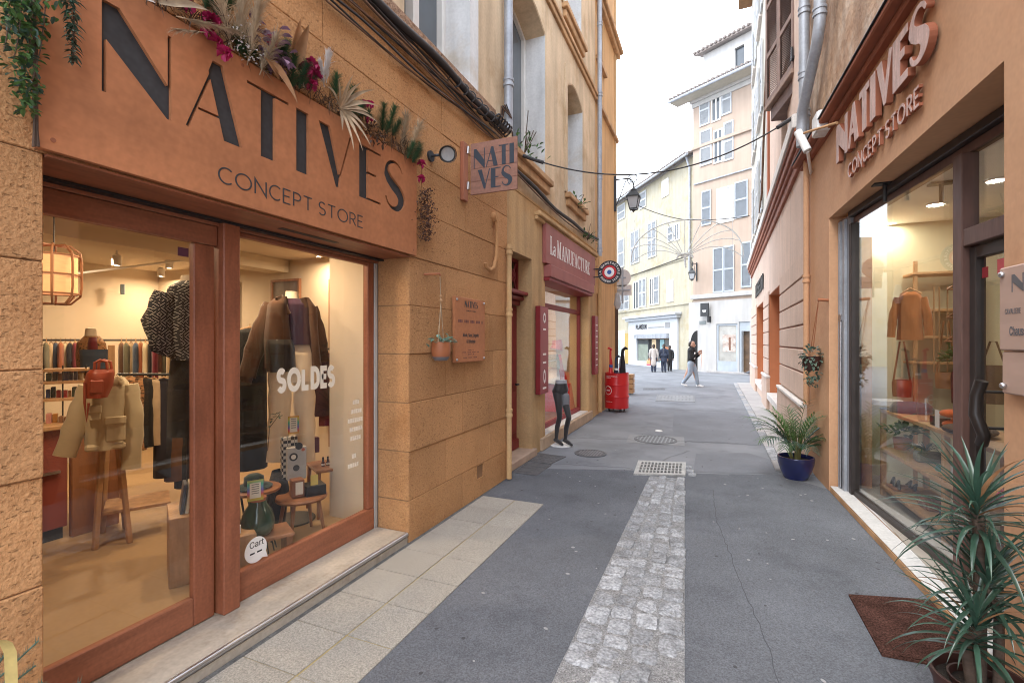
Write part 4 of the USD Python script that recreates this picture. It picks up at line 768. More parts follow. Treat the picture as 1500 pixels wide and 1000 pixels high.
for q0, q1, y0, y1, m in ((936, 950, 504, 535, mat('far_green_glass', (.22, .25, .21), .3, .3, 2)), (951, 955, 497, 538, M['dark']), (956, 962, 495, 512, warm), (963, 967, 497, 516, M['black']), (968, 974, 495, 536, mat('far_blue', (.20, .34, .36), .6, .3, 2)), (975, 982, 508, 534, mat('far_orange', (.42, .16, .07), .6, .3, 2)), (937, 983, 492, 497, mat('far_brown', (.2, .12, .06), .6, .3, 2))):
    part(S7, 'display', FY.box(FY.s(q0), FY.s(q1), max(.36, FY.px((q0+q1)/2, y1)[1]), FY.px((q0+q1)/2, y0)[1], .041, .05 + k * .004), m); k += 1
part(S7, 'plinth', FY.box(oa, ob, 0, .349, .0, .1), M['white'])
a2, b2 = FY.s(899), FY.s(916)
S8 = thing('pale_doorway', 'pale doorway with a yellow shutter beside the white shop front at the left of the plaza', 'shop front', FY.pt((a2+b2)/2, 0))
part(S8, 'surround', FY.box(a2, b2, 0, FY.px(910, 484)[1], .01, .1), M['white']); part(S8, 'pane', FY.box(FY.s(902), FY.s(913), .4, FY.px(908, 496)[1], .1, .11), mat('pale_pane', (.45, .5, .48), .2)); part(S8, 'yellow_shutter', FY.box(FY.s(917), FY.s(922.5), .05, FY.px(920, 488)[1], .01, .1), mat('yellow_wood', (.42, .30, .10), .7))

B9 = thing('peach_town_house', 'tall narrow peach town house with grey shutters and a tiled roof across the plaza', 'building', FPh.pt(1.6, 0))
F = FPh; zE = F.px(1060, 126)[1]
part(B9, 'wall', F.poly(sbox(0, 4.05, 9, zE), -.6, 0), M['peach']); part(B9, 'ground_floor', F.poly(sbox(-.25, 0, 9, 4.05).difference(sbox(F.s(1050), .02, F.s(1081), F.px(1065, 474)[1])).difference(sbox(F.s(1083), .02, F.s(1099), F.px(1090, 471)[1])), -.6, .05), M['white_r'])
part(B9, 'side_wall', F.box(0, .5, 4.05, zE, -6, -.61), M['peach'])
z = F.px(1060, 432)[1]; part(B9, 'white_ledge', F.box(-.1, 9, z - .12, z + .12, -.02, .16, .02), M['white_r'])
for px, py in ((1060, 203),): z = F.px(px, py)[1]; part(B9, 'string_course', F.box(-.05, 9, z - .09, z + .09, -.02, .12, .02), M['peach'])
part(B9, 'cornice', cat([F.box(-.05, 9, zE - .55, zE - .30, -.02, .10, .02), F.box(-.1, 9, zE - .298, zE - .1, -.02, .2, .02)]), M['white_r'])
rf_ = part(B9, 'roof', F.put(trimesh.Trimesh([[-.9, zE - .1, 1.0], [9, zE - .1, 1.0], [9, zE + 1.6, -5], [-.9, zE + 1.6, -5], [-.9, zE + .02, 1.0], [9, zE + .02, 1.0], [9, zE + 1.72, -5], [-.9, zE + 1.72, -5]], [[0,1,2],[0,2,3],[4,5,6],[4,6,7],[0,1,5],[0,5,4],[0,3,7],[0,7,4]], process=False)), M['roof_tile'])
tl = []
for s in np.arange(-.85, 6, .27): tl.append(F.put(tube([(s, zE + .05, 1.06), (s, zE + .55, -.75)], .095, 8)))
part(rf_, 'tile_rolls', cat(tl), M['roof_tile'], True, kind='stuff'); part(B9, 'gutter', tube([F.pt(-.95, zE - .1, 1.05), F.pt(9, zE - .1, 1.05)], .08, 8), M['zinc']); part(B9, 'soffit', F.box(-.9, 9, zE - .16, zE - .105, .2, .98), M['cream_r'])
sA, zA0, zA1 = F.s(1030, -.9), zE + .3, F.px(1060, 66, -.9)[1]
at = part(B9, 'attic', F.poly(sbox(sA, zA0, 9, zA1).difference(sbox(F.s(1076, -.9), F.px(1083, 98, -.9)[1], F.s(1090, -.9), F.px(1083, 68, -.9)[1])), -1.5, -.9), M['white_r'])
part(at, 'attic_pane', F.box(F.s(1076, -.9), F.s(1090, -.9), F.px(1083, 98, -.9)[1], F.px(1083, 68, -.9)[1], -1.1, -1.05), M['winglass'])
part(at, 'attic_side', F.box(sA, sA + .3, zA0, zA1, -5, -1.51), M['white_r'])
part(at, 'attic_roof', F.put(trimesh.Trimesh([[sA-.35, zA1, -.5], [9, zA1, -.5], [9, zA1+1.2, -5], [sA-.35, zA1+1.2, -5], [sA-.35, zA1+.12, -.5], [9, zA1+.12, -.5], [9, zA1+1.32, -5], [sA-.35, zA1+1.32, -5]], [[0,1,2],[0,2,3],[4,5,6],[4,6,7],[0,1,5],[0,5,4],[0,3,7],[0,7,4]], process=False)), M['roof_tile'])
part(at, 'attic_tile_rolls', cat([F.put(tube([(s, zA1 + .13, -.45), (s, zA1 + .75, -2.8)], .095, 8)) for s in np.arange(sA - .3, 6, .27)]), M['roof_tile'], True, kind='stuff')
sc_ = F.s(1051, -2); cz = F.px(1058, 70, -2)[1]; part(B9, 'chimney', cat([F.box(sc_, sc_ + .55, cz - .5, cz + .35, -2.4, -1.9, .02), F.box(sc_ - .05, sc_ + .6, cz + .352, cz + .43, -2.45, -1.85, .02), F.box(sc_ + .05, sc_ + .5, cz + .43, cz + .58, -2.3, -2.0, .02)]), M['roof_tile'])
for q in ((1025, 1040, 138, 184, 'leaf', 'shutter_white'), (1042, 1056.5, 133, 178, 'pane', 0), (1057.5, 1072, 122, 168, 'leaf', 'shutter_white'), (1026, 1043, 190, 242, 'leaf', 'shutter_white'), (1045, 1059.5, 190, 239, 'pane', 0), (1060.5, 1075, 178, 235, 'leaf', 'shutter_white'), (1028, 1042, 279, 330, 'leaf', 'shutter_grey'), (1050, 1075, 274, 326, 'curtain', 0), (1076.5, 1096, 265, 319, 'leaf', 'shutter_grey'), (1045, 1076, 361, 428, 'closed', 'shutter_grey'), (1086, 1101, 354, 421, 'leaf', 'shutter_grey')):
    far_window(*q[:4], B9, F, q[4], M[q[5]] if q[5] else None)
z = F.px(1062, 258)[1]; part(B9, 'conduit', tube([F.pt(.1, z, .06), F.pt(6, z, .06)], .04, 6), M['zinc'])
single('roof_aerial', cat([tube([F.pt(F.s(1049, -2), F.px(1049, 62, -2)[1], -2), F.pt(F.s(1049, -2), F.px(1049, 27, -2)[1], -2)], .022, 6), tube([F.pt(F.s(1038, -2), F.px(1038, 38.5, -2)[1], -2), F.pt(F.s(1053, -2), F.px(1053, 32, -2)[1], -2)], .018, 6)] + [tube([F.pt(F.s(x, -2), F.px(x, yy_, -2)[1] - .35 * r_, -2), F.pt(F.s(x, -2), F.px(x, yy_, -2)[1] + .35 * r_, -2)], .012, 5) for x, yy_, r_ in ((1040, 37.5, .3), (1044, 36, .3), (1052, 33, 1))]), M['zinc'], 'thin television aerial standing on the peach house roof beside the chimney', 'aerial')
S9 = thing('grey_framed_shop_window', 'grey framed shop window with a portrait poster at the foot of the peach house', 'shop front', F.pt(F.s(1066), 0))
a, b, zt_ = F.s(1050), F.s(1081), F.px(1065, 474)[1]; gy = mat('blue_grey_frame', (.34, .38, .42), .6)
part(S9, 'frame', cat([F.box(a, a+.1, 0, zt_, -.1, .0), F.box(b-.1, b, 0, zt_, -.1, 0), F.box(a+.1, b-.1, zt_-.1, zt_, -.1, 0), F.box(a+.1, b-.1, 0, F.px(1065, 529)[1], -.1, 0)]), gy); part(S9, 'pane', F.box(a+.1, b-.1, F.px(1065, 529)[1], zt_-.1, -.06, -.05), mat('far_shop_pane', (.33, .32, .29), .12, .35, 1.2, spec=.6))
part(S9, 'poster', F.box(F.s(1058), F.s(1077), F.px(1067, 515)[1], F.px(1067, 490)[1], -.049, -.04), mat('poster_print', (.45, .36, .31), .6, .6, 3.5, col2=(.7, .66, .62))); part(S9, 'poster_print', F.box(F.s(1067), F.s(1070), F.px(1067, 513)[1], F.px(1067, 494)[1], -.039, -.036), mat('poster_brown', (.16, .07, .04), .6))
a, b, zt_ = F.s(1083), F.s(1099), F.px(1090, 471)[1]
part(S9, 'door_frame', cat([F.box(a, a+.12, 0, zt_, -.1, 0), F.box(a+.12, b, zt_-.5, zt_, -.1, 0)]), gy); part(S9, 'door', F.box(a+.12, b, 0, zt_-.5, -.3, -.2), mat('dark_brown_shop', (.10, .055, .025), .5, .5, 3))
part(S9, 'step', F.box(F.s(1040), 8, 0, .1, .06, .35, .01), M['pav'])
e = F.pt(F.s(1024), 0, .05); FQ = Facade(e[:2], (F.n[0], F.n[1]))
bs_ = thing('black_projecting_sign', 'square black projecting sign with a pale emblem on the white ground floor', 'sign', F.pt(F.s(1030), 3.5, .1))
sx0, sx1, sz0, sz1 = F.s(1026, .3), F.s(1038, .3), F.px(1032, 463, .3)[1], F.px(1032, 444, .3)[1]
part(bs_, 'panel', F.box(sx0, sx1, sz0, sz1, .25, .33, .01), M['black']); part(bs_, 'bracket', F.box(sx1 - .1, sx1, sz0 - .35, sz0 - .003, .0, .3, .01), M['black']); part(bs_, 'emblem', F.poly(Polygon([(sx0+.12, sz0+.34), (sx1-.12, sz0+.34), (sx1-.2, sz0+.2), ((sx0+sx1)/2, sz0+.25), (sx0+.2, sz0+.2)]), .33, .34), M['white'])
single('street_name_plate', F.box(F.s(1025.5), F.s(1035), F.px(1030, 475)[1], F.px(1030, 470)[1], .05, .08), mat('plate_green', (.16, .18, .18), .6), 'small dark street plate on the white wall under the black projecting sign', 'plate')
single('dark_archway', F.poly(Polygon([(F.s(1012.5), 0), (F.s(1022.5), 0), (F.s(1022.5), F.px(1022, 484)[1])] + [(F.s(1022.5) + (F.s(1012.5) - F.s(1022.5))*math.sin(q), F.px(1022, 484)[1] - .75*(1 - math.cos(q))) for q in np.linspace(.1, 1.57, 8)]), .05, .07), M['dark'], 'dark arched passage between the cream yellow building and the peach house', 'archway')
B10 = thing('left_plaza_building', 'white building glimpsed beyond the left row at the edge of the plaza', 'building', (-16, 36, 0))
part(B10, 'wall', box(-30, -11, 38, 44, 0, 9), M['cream_y'])
# ================================================================ left shop: the room and its lamps
def lamp(path, pos, watts, r, col):
    l = UsdLux.DiskLight.Define(stage, path); l.AddTranslateOp().Set(Gf.Vec3d(*map(float, pos))); l.CreateRadiusAttr(r); l.CreateNormalizeAttr(True)
    l.CreateIntensityAttr(watts); l.CreateColorAttr(Gf.Vec3f(*col)); return l
rm = struct('left_shop_room')
part(rm, 'floor', box(-8.2, -2.83, -2.25, 4.9, .02, .1), M['shop_floor']); part(rm, 'ceiling', box(-8.2, -2.83, -2.25, 4.9, 2.85, 2.9), M['ceiling'])
part(rm, 'back_wall', box(-8.3, -8.1, -2.25, 4.9, .1, 2.9), M['cream_wall']); part(rm, 'end_wall', box(-8.2, -2.9, 4.8, 4.95, .1, 2.9), M['cream_wall']); part(rm, 'near_wall', box(-8.2, -2.8, -2.26, -2.2, .1, 2.9), M['cream_wall'])
part(rm, 'ceiling_beam', box(-8.1, -2.9, .2, .55, 2.62, 2.849), M['ceiling']); part(rm, 'ceiling_beam', box(-5.6, -5.3, -2.19, 4.79, 2.68, 2.848), M['ceiling'])
part(rm, 'pier_partition', box(-3.35, -2.95, 3.50, 3.56, .1, 2.849), M['cream_wall']); part(rm, 'inner_pier', box(-2.96, -2.772, 3.49, 4.85, .1, 2.9), M['cream_wall']); part(rm, 'inner_pier_near', box(-2.96, -2.772, -2.2, .98, .1, 2.9), M['cream_wall']); part(rm, 'window_head', box(-2.96, -2.80, .9, 3.5, 2.505, 2.9), M['cream_wall'])
part(rm, 'wall_panel_line', box(-8.1, -8.09, 3.2, 3.6, .1, 2.6), M['ceiling'])
WARM = (1.0, .74, .47)
lampglow = mat('lamp_glow', (1.0, .86, .66), .5, 0, 1, emit=9.0)
SPOTS = [X(248, 393, -6.8), X(236, 405, -7.6), X(171, 389, -6.3), X(467, 376, -4.5), np.array([-4.3, 2.5, 2.7]), np.array([-3.5, 2.9, 2.7]), np.array([-5.4, 1.9, 2.7]), np.array([-6.4, 3.2, 2.7]), np.array([-3.9, 1.5, 2.7])]
sp = thing('ceiling_spot', 'x', 'spotlight', (0, 0, 0))
part(sp, 'can', lathe([(.028, 0), (.045, .0), (.045, .11), (.02, .13), (.0, .13)], (0, 0, 0), 16), M['white'], 40); part(sp, 'stalk', tube([(0, 0, .12), (0, 0, .2)], .010), M['white']); part(sp, 'lens', lathe([(0, .004), (.028, .004)], (0, 0, 0), 16), lampglow)
WHERE = ['small white ceiling spotlight at the middle of the door glass, beside the track', 'white ceiling spotlight nearest the back wall, right of the blue hand shape', 'white ceiling spotlight left of the others above the rattan lamp', 'bright ceiling spotlight above the brown jacket mannequin in the display window']
for i, p in enumerate(SPOTS):
    if i == 0: sp.GetOrderedXformOps()[0].Set(Gf.Vec3d(*map(float, p))); tag(sp.GetPrim(), WHERE[0], None, 'ceiling spotlights of the left shop')
    elif i < 4: copy_of(sp, p, 0, WHERE[i], 'spotlight', 'ceiling spotlights of the left shop')
    lamp('/World/shop_lamp_%03d' % (i + 1), p + [0, 0, -.012], 1.55, .05, WARM)
single('lighting_track', cat([tube([X(100, 402, -7.0), X(285, 379, -6.6)], .014, 6)]), M['white'], 'thin lighting track under the ceiling of the left shop', 'lighting track')
# ---- helpers for the display
def at(px, x, d=(.5, .87)):
    p = X(px, 500, x); return Facade(p[:2], d)
def puff(F, rows, T=.10, d0=0.0, folds=.012, seed=0, nu=15, nv=16, ff=9.0):
    """a soft garment body between the given (py, px left, px right) rows"""
    R = np.array([[F.px(l, y, d0)[1], F.px(l, y, d0)[0], F.px(r, y, d0)[0]] for y, l, r in rows]); t = np.linspace(0, 1, len(R)); tv = np.linspace(0, 1, nv)
    Z, L, Rr = (np.interp(tv, t, R[:, k]) for k in range(3)); u = np.linspace(-1, 1, nu); V = []
    for side in (1, -1):
        for i in range(nv):
            s = (L[i] + Rr[i]) / 2 + u * (Rr[i] - L[i]) / 2; d = np.sqrt(np.clip(1 - u ** 2, 0, 1)) * T * (.55 + .45 * min(1, (i + 1) / 5))
            q = np.column_stack([s * ff, np.full(nu, Z[i] * ff * .35), np.full(nu, seed * 9.7 + side)]); d = d * side + folds * (meshkit.noise(q * 2.2) - .5) * 2 * np.sqrt(np.clip(1 - u ** 2, 0, 1))
            V.append(np.column_stack([s, np.full(nu, Z[i]), d0 + d]))
    V = np.vstack(V); Fc = []; O = nv * nu
    for i in range(nv - 1):
        for j in range(nu - 1):
            a, b, c, e = i*nu+j, i*nu+j+1, (i+1)*nu+j+1, (i+1)*nu+j; Fc += [[a, e, c], [a, c, b], [O+a, O+c, O+e], [O+a, O+b, O+c]]
    return F.put(trimesh.Trimesh(V, np.array(Fc), process=False))
def limb(F, pts, r, d0=0.0, flat=.6, n=12):
    """a sleeve or trouser leg through sightings (px, py), radii in metres, flattened in depth"""
    P = np.array([[*F.px(a, b, d0), 0] for a, b in pts]); k = len(P); t = np.linspace(0, 1, k); tt = np.linspace(0, 1, 10); P = np.column_stack([np.interp(tt, t, P[:, i]) for i in range(3)]); r = np.interp(tt, np.linspace(0, 1, len(r)), r)
    m = tube(P, r * (1 + .08 * np.sin(tt * 21)), n); m.vertices[:, 2] = m.vertices[:, 2] * flat + d0; return F.put(m)
def fbox(F, pl, pr, yt, yb, d0, d1, c=.004):
    a, b = F.px(pl, (yt+yb)/2, max(d0, d1)), F.px(pr, (yt+yb)/2, max(d0, d1)); z1, z0 = F.px((pl+pr)/2, yt, max(d0, d1))[1], F.px((pl+pr)/2, yb, max(d0, d1))[1]
    return F.box(a[0], b[0], z0, z1, d0, d1, c)
cloth = lambda n, c, v=.2, s=6, **k: mat('cloth_' + n, c, .92, v, s, bump=.25, bs=60, bd=.004, sheen=.2, spec=.15, **k)
leo = mat('leopard_cloth', (.34, .17, .075), .9, .25, 5, pits=.85, pit_scale=55, thr=.54)
# ---- trestle stand, cream jacket, handbag
F = at(165, -4.45); FB = .1
def zf(F, px, py, d=0): return F.px(px, py, d)
ts = thing('trestle_stand', 'wooden trestle stand with splayed legs carrying the cream jacket', 'stand', F.pt(0, .1))
for (pa, pb, d) in ((152, 139, -.02), (172, 190, -.02), (158, 150, -.42), (170, 184, -.42)):
    a, b = F.px(pa, 640, d), F.px(pb, 600, d); part(ts, 'leg', bar(F.pt(a[0], a[1] + .1, d), F.pt(b[0], .1, d), .035, .035, .004), M['pale_wood'])
part(ts, 'shelf', fbox(F, 150, 250, 742, 747, -.45, -.05), M['pale_wood']); part(ts, 'neck_block', fbox(F, 158, 168, 505, 560, -.07, -.02), M['pale_wood'])
cj = thing('cream_jacket', 'cream boxy jacket with flap pockets displayed on the trestle stand', 'jacket', F.pt(0, .9))
cm = cloth('cream', (.50, .41, .27), .07)
part(cj, 'body', puff(F, [(553, 146, 182), (562, 132, 189), (580, 125, 189), (612, 123, 186), (640, 123, 185), (659, 124, 184)], .12, .0, .016, 1), cm, 60)
part(cj, 'sleeve', limb(F, [(133, 566), (116, 610), (94, 668)], [.075, .078, .066], .01), cm, 60); part(cj, 'sleeve', limb(F, [(187, 563), (195, 615), (192, 686)], [.07, .075, .062], .03), cm, 60)
part(cj, 'collar', cat([limb(F, [(150, 556), (163, 560), (176, 553)], [.03, .035, .03], .10), limb(F, [(172, 553), (181, 563)], [.03, .02], .10)]), cm, 60)
for a, b, c, e in ((154, 184, 612, 646), (129, 148, 596, 616)): pk = part(cj, 'pocket', fbox(F, a, b, c, e, .10, .128, .01), cm); part(pk, 'flap', fbox(F, a-1, b+1, c-2, c+9, .118, .138, .008), cm)
part(cj, 'waistband', fbox(F, 123, 184, 650, 660, -.11, .115, .02), cm)
hb = thing('red_handbag', 'brick red leather handbag with two handles hung over the cream jacket', 'handbag', F.pt(-.1, 1.3, .2))
lm = mat('red_leather', (.27, .045, .022), .42, .2, 7, bump=.3, bs=40, bd=.006)
part(hb, 'body', puff(F, [(541, 132, 166), (547, 126, 168), (565, 122, 166), (583, 124, 158)], .085, .20, .014, 5, 11, 10), lm, 50)
for d, o in ((.24, 0), (.16, 6)): part(hb, 'handle', tube([F.pt(*F.px(a + o, b, d), d) for a, b in ((138, 545), (139, 531), (147, 527), (156, 530), (158, 545))], .010), lm, 40)
part(hb, 'pocket', fbox(F, 130, 152, 556, 577, .25, .29, .012), lm); part(hb, 'strap', tube([F.pt(*F.px(a, b, .25), .25) for a, b in ((124, 560), (124, 590), (127, 618), (130, 590))], .009), lm)
# ---- counter, shelves, small goods
ct = thing('red_counter', 'dark red sales counter with a timber end panel inside the left shop', 'counter', (-5.3, 1.5, .1))
part(ct, 'front', box(-5.02, -5.6, -.8, 2.26, .2, 1.02, .006), M['counter_red']); part(ct, 'plinth', box(-5.05, -5.6, -.8, 2.24, .1, .198), M['black']); part(ct, 'top', box(-4.96, -5.7, -.85, 2.28, 1.022, 1.06, .006), M['pale_wood']); part(ct, 'end_panel', box(-4.98, -5.03, 2.27, 2.62, .1, 1.06, .006), M['mid_wood']); part(ct, 'steel_strip', box(-4.99, -5.018, -.8, 2.2, .66, .68), M['steel'])
F = at(95, -5.15); rk = thing('goods_rack', 'small timber and wire rack of jars on the red counter', 'rack', F.pt(0, 1.06))
for y in (558, 583, 540): part(rk, 'board', fbox(F, 60, 128, y, y + 4, -.2, .0, .002), M['pale_wood'])
for px in (64, 92, 126): part(rk, 'post', tube([F.pt(*F.px(px, 535, -.02), -.02), F.pt(*F.px(px, 618, -.02), -.02)], .006), M['black'])
gc = [('red', (.36, .03, .03)), ('blue', (.05, .06, .16)), ('cream', (.5, .4, .28)), ('brown', (.2, .09, .04)), ('green', (.05, .11, .07)), ('pink', (.45, .2, .17)), ('black', (.03, .03, .03)), ('amber', (.4, .17, .03))]
rn = {536: 'uppermost', 558: 'middle', 583: 'lower', 621: 'counter top'}; ordn = ['first', 'second', 'third', 'fourth', 'fifth', 'sixth', 'seventh', 'eighth']
for y in (558, 583, 621):
    px = 67.0; k = 0
    while px < 124 and k < 7:
        w = RNG.uniform(5, 9); h = RNG.uniform(9, 17); cn, cc = gc[int(RNG.integers(0, 8))]; d = RNG.uniform(-.1, -.03) if y != 621 else RNG.uniform(-.02, .1)
        single('small_box', fbox(F, px, px + w - 1, y - h, y - .3, d - .06, d, .003), mat('goods_' + cn, cc, .5, .25, 14), 'small %s goods box on the %s of the counter rack, %s from the left' % (cn, {558: 'middle shelf', 583: 'lower shelf', 621: 'counter below'}[y], ordn[k]), 'box', 'small goods on the counter'); px += w + .6; k += 1
# ---- rattan lamp
F = at(79, -4.55, (.42, .9)); c = F.px(79, 401); Cn = F.pt(0, 0); pl = thing('rattan_pendant_lamp', 'glowing cylindrical cloth pendant lamp in a rattan frame at the left', 'pendant lamp', (*Cn[:2], c[1]))
z0, z1 = F.px(79, 430)[1], F.px(79, 374)[1]; shade = mat('lamp_shade', (.62, .30, .13), .8, .12, 12, stretch=(1, 1, 6), emit=.22)
part(pl, 'lamp_shade', lathe([(.135, z0), (.135, z1)], (*Cn[:2], 0), 28), shade, 40)
for z in (z0, (z0+z1)/2, z1): part(pl, 'ring', tube([(Cn[0] + .145*math.cos(q), Cn[1] + .145*math.sin(q), z) for q in np.linspace(0, 6.283, 25)], .006, 6, cap=False), M['mid_wood'])
for k in range(4):
    q = k * math.pi / 4 + .3; u = np.array([math.cos(q), math.sin(q), 0]); h0, h1 = F.px(79, 445)[1], F.px(79, 359)[1]
    part(pl, 'rattan_hoop', tube([np.array([*Cn[:2], 0]) + u * (.155 * sx) + [0, 0, z] for sx, z in ((-.6, h0), (-.95, h0 + .06), (-1, z0 + .05), (-1, z1 - .05), (-.95, h1 - .05), (-.6, h1), (.6, h1), (.95, h1 - .05), (1, z1 - .05), (1, z0 + .05), (.95, h0 + .06), (.6, h0), (-.6, h0))], .008, 6, cap=False), M['mid_wood'], 40)
part(pl, 'cord', tube([(*Cn[:2], 2.85), (*Cn[:2], z1)], .005), M['black'])
# ---- garments on rails
def rail(name, label, F, pa, pb, py, d=0, down=.1):
    t = thing(name, label, 'clothes rail', F.pt(F.px(pa, py, d)[0], .1, d)); a, b = F.pt(*F.px(pa, py, d), d), F.pt(*F.px(pb, py, d), d); part(t, 'bar', tube([a, b], .012), M['black'])
    for q in (a, b): part(t, 'post', tube([q, (q[0], q[1], down)], .012), M['black'])
    return t
def garment(F, px, w, y0, y1, m, label, d=0.0, T=.05, seed=0, group=None, shoulder=.8):
    t = thing('hanging_garment', label, 'garment', F.pt(*F.px(px, y0, d), d), group)
    part(t, 'cloth', puff(F, [(y0 + 1, px - w*.15, px + w*.15), (y0 + 4, px - w*.42, px + w*.42), (y0 + 9, px - w*.5, px + w*.5), ((y0+y1)/2, px - w*.48, px + w*.5), (y1, px - w*.5, px + w*.52)], T, d, .012, seed, 9, 10, 14), m, 60)
    hp = lambda a, b: F.pt(*F.px(a, b, d), d)
    part(t, 'hanger', cat([tube([hp(px - w*.42, y0 + 5), hp(px, y0 - 1), hp(px + w*.42, y0 + 5)], .009, 6), tube([hp(px, y0 - 1), hp(px, y0 - 6)], .004, 5)]), M['pale_wood']); return t
F = at(205, -4.95, (.62, .78)); rail('clothes_rail', 'black clothes rail just behind the cream jacket', F, 172, 300, 548)
GN = [(190, 26, 551, 640, leo, 'leopard print top hanging right behind the cream jacket sleeve'), (201, 28, 552, 660, leo, 'long leopard print vest hanging second on the front rail'), (214, 30, 553, 655, cloth('black', (.02, .018, .018)), 'short black jacket hanging on the front rail beside the leopard vest'), (226, 26, 554, 652, cloth('oat', (.42, .31, .2)), 'oat coloured top on the front rail right of the short black jacket'), (240, 32, 553, 700, cloth('ink', (.022, .022, .03)), 'long ink dark coat on the front rail left of the patterned sweater'), (256, 32, 552, 705, cloth('bark', (.10, .05, .03)), 'long brown coat on the front rail under the patterned sweater'), (272, 34, 553, 715, cloth('black', (.02, .018, .018)), 'longest black coat at the right end of the front rail')]
for i, (px, w, y0, y1, m, lb) in enumerate(GN): garment(F, px, w, y0, y1, m, lb, -.02 * i, .06, i, 'garments on the front rail')
F = at(150, -6.7, (.62, .78)); rail('clothes_rail', 'long clothes rail against the back wall of the left shop', F, 50, 275, 498)
bc = [('olive', (.13, .12, .08)), ('sand', (.42, .3, .18)), ('denim', (.05, .07, .11)), ('rust', (.28, .09, .04)), ('cream', (.5, .41, .27)), ('black', (.02, .018, .018)), ('wine', (.14, .02, .03)), ('bark', (.10, .05, .03))]
k = 0
for px in list(range(68, 112, 7)) + list(range(178, 262, 7)):
    cn, cc = bc[k % 8]; garment(F, px, 10, 501, 545 + 8 * (k % 3), cloth(cn, cc), 'narrow %s garment on the back wall rail, %s' % (cn, ('%s from its left end' % ordn[k]) if k < 7 else ('%s to the right of the leopard bust' % (ordn + ['ninth', 'tenth', 'eleventh', 'twelfth', 'thirteenth'])[k - 7])), RNG.uniform(-.04, .04), .05, 20 + k, 'garments on the back rail'); k += 1
F = at(133, -5.9); bt = thing('dress_form_bust', 'cream dress form bust wearing a leopard waistcoat over a dark top', 'dress form', F.pt(0, 1.3))
part(bt, 'torso', puff(F, [(492, 123, 146), (502, 112, 155), (520, 110, 158), (556, 114, 154)], .13, 0, .01, 3), leo, 60); part(bt, 'dark_top', puff(F, [(494, 129, 143), (505, 126, 146), (548, 124, 148)], .10, .05, .006, 4), cloth('wine', (.14, .02, .03)), 60)
part(bt, 'neck', lathe([(.05, F.px(133, 494)[1]), (.045, F.px(133, 484)[1]), (.04, F.px(133, 481)[1]), (0, F.px(133, 480)[1])], F.pt(0, 0), 16), M['cream_wall'], 50); part(bt, 'stand', tube([F.pt(0, .1), F.pt(0, 1.35)], .016), M['black'])
jn = thing('folded_jeans', 'dark blue jeans hung below the leopard bust', 'jeans', F.pt(0, 1.1, .1)); part(jn, 'cloth', puff(F, [(512, 116, 160), (545, 118, 158)], .06, .16, .012, 8), cloth('denim', (.05, .07, .11)), 60)
# ---- sweater mannequin in the door glass
F = at(262, -3.75); pt_ = mat('herringbone_knit', (.045, .045, .05), .95, .2, 6, fine=.1, fs=30)
knit = usdkit.material(stage, '/World/Looks/pattern_knit', {'g': ('geometry', {}), 'm1': ('mapping', {'scale': (1, 1, 1), 'rotation': (.785, 0, 0)}), 'b1': ('brick_texture', {'color1': (.52, .48, .42), 'color2': (.52, .48, .42), 'mortar': (.022, .022, .026), 'scale': 1.0, 'mortar_size': .0068, 'brick_width': .056, 'row_height': .0165, 'offset': .33}),
    'm2': ('mapping', {'rotation': (-.785, 0, 0)}), 'b2': ('brick_texture', {'color1': (.52, .48, .42), 'color2': (.52, .48, .42), 'mortar': (.022, .022, .026), 'scale': 1.0, 'mortar_size': .0068, 'brick_width': .056, 'row_height': .0165, 'offset': .33}), 'ck': ('checker_texture', {'color1': (0, 0, 0), 'color2': (1, 1, 1), 'scale': 19.0}), 'mx': ('mix', {}), 'sx': ('separate_xyz', {}), 'cx': ('combine_xyz', {}), 'sx2': ('separate_xyz', {}), 'cx2': ('combine_xyz', {}), 'p': ('principled_bsdf', {'roughness': .95})},
    [('g.position', 'm1.vector'), ('m1.vector', 'sx.vector'), ('sx.y', 'cx.x'), ('sx.z', 'cx.y'), ('cx.vector', 'b1.vector'), ('g.position', 'm2.vector'), ('m2.vector', 'sx2.vector'), ('sx2.y', 'cx2.x'), ('sx2.z', 'cx2.y'), ('cx2.vector', 'b2.vector'), ('g.position', 'ck.vector'), ('ck.fac', 'mx.fac'), ('b1.color', 'mx.color1'), ('b2.color', 'mx.color2'), ('mx.color', 'p.base_color')], surface='p.BSDF')
sw = thing('patterned_sweater_form', 'dress form in a black and white herringbone sweater behind the door glass', 'dress form', F.pt(0, .1))
part(sw, 'sweater', puff(F, [(412, 262, 292), (420, 246, 306), (440, 240, 312), (490, 246, 308), (527, 250, 306)], .14, 0, .02, 2, 17, 18), knit, 60); part(sw, 'sleeve', limb(F, [(246, 430), (232, 470), (240, 505), (262, 515)], [.085, .10, .085, .06], .06), knit, 60)
part(sw, 'neck', lathe([(.06, F.px(277, 418)[1]), (.055, F.px(277, 408)[1]), (.05, F.px(277, 404)[1]), (0, F.px(277, 403)[1])], F.pt(F.s(277), 0), 16), M['cream_wall'], 50); part(sw, 'stand', tube([F.pt(F.s(277), .1), F.pt(F.s(277), 1.6)], .016), M['black']); part(sw, 'skirt', puff(F, [(522, 250, 306), (560, 246, 310), (640, 244, 312)], .12, -.02, .02, 12), cloth('black', (.02, .018, .018)), 60)
F = at(270, -3.30); wc_ = thing('timber_cube', 'pale grained timber cube plinth standing behind the door stile', 'plinth', F.pt(0, .1)); a, b = F.s(247), F.s(247) + .42; part(wc_, 'cube', F.box(a, b, .1, F.px(268, 757)[1], -.40, .0, .004), M['pale_wood'])
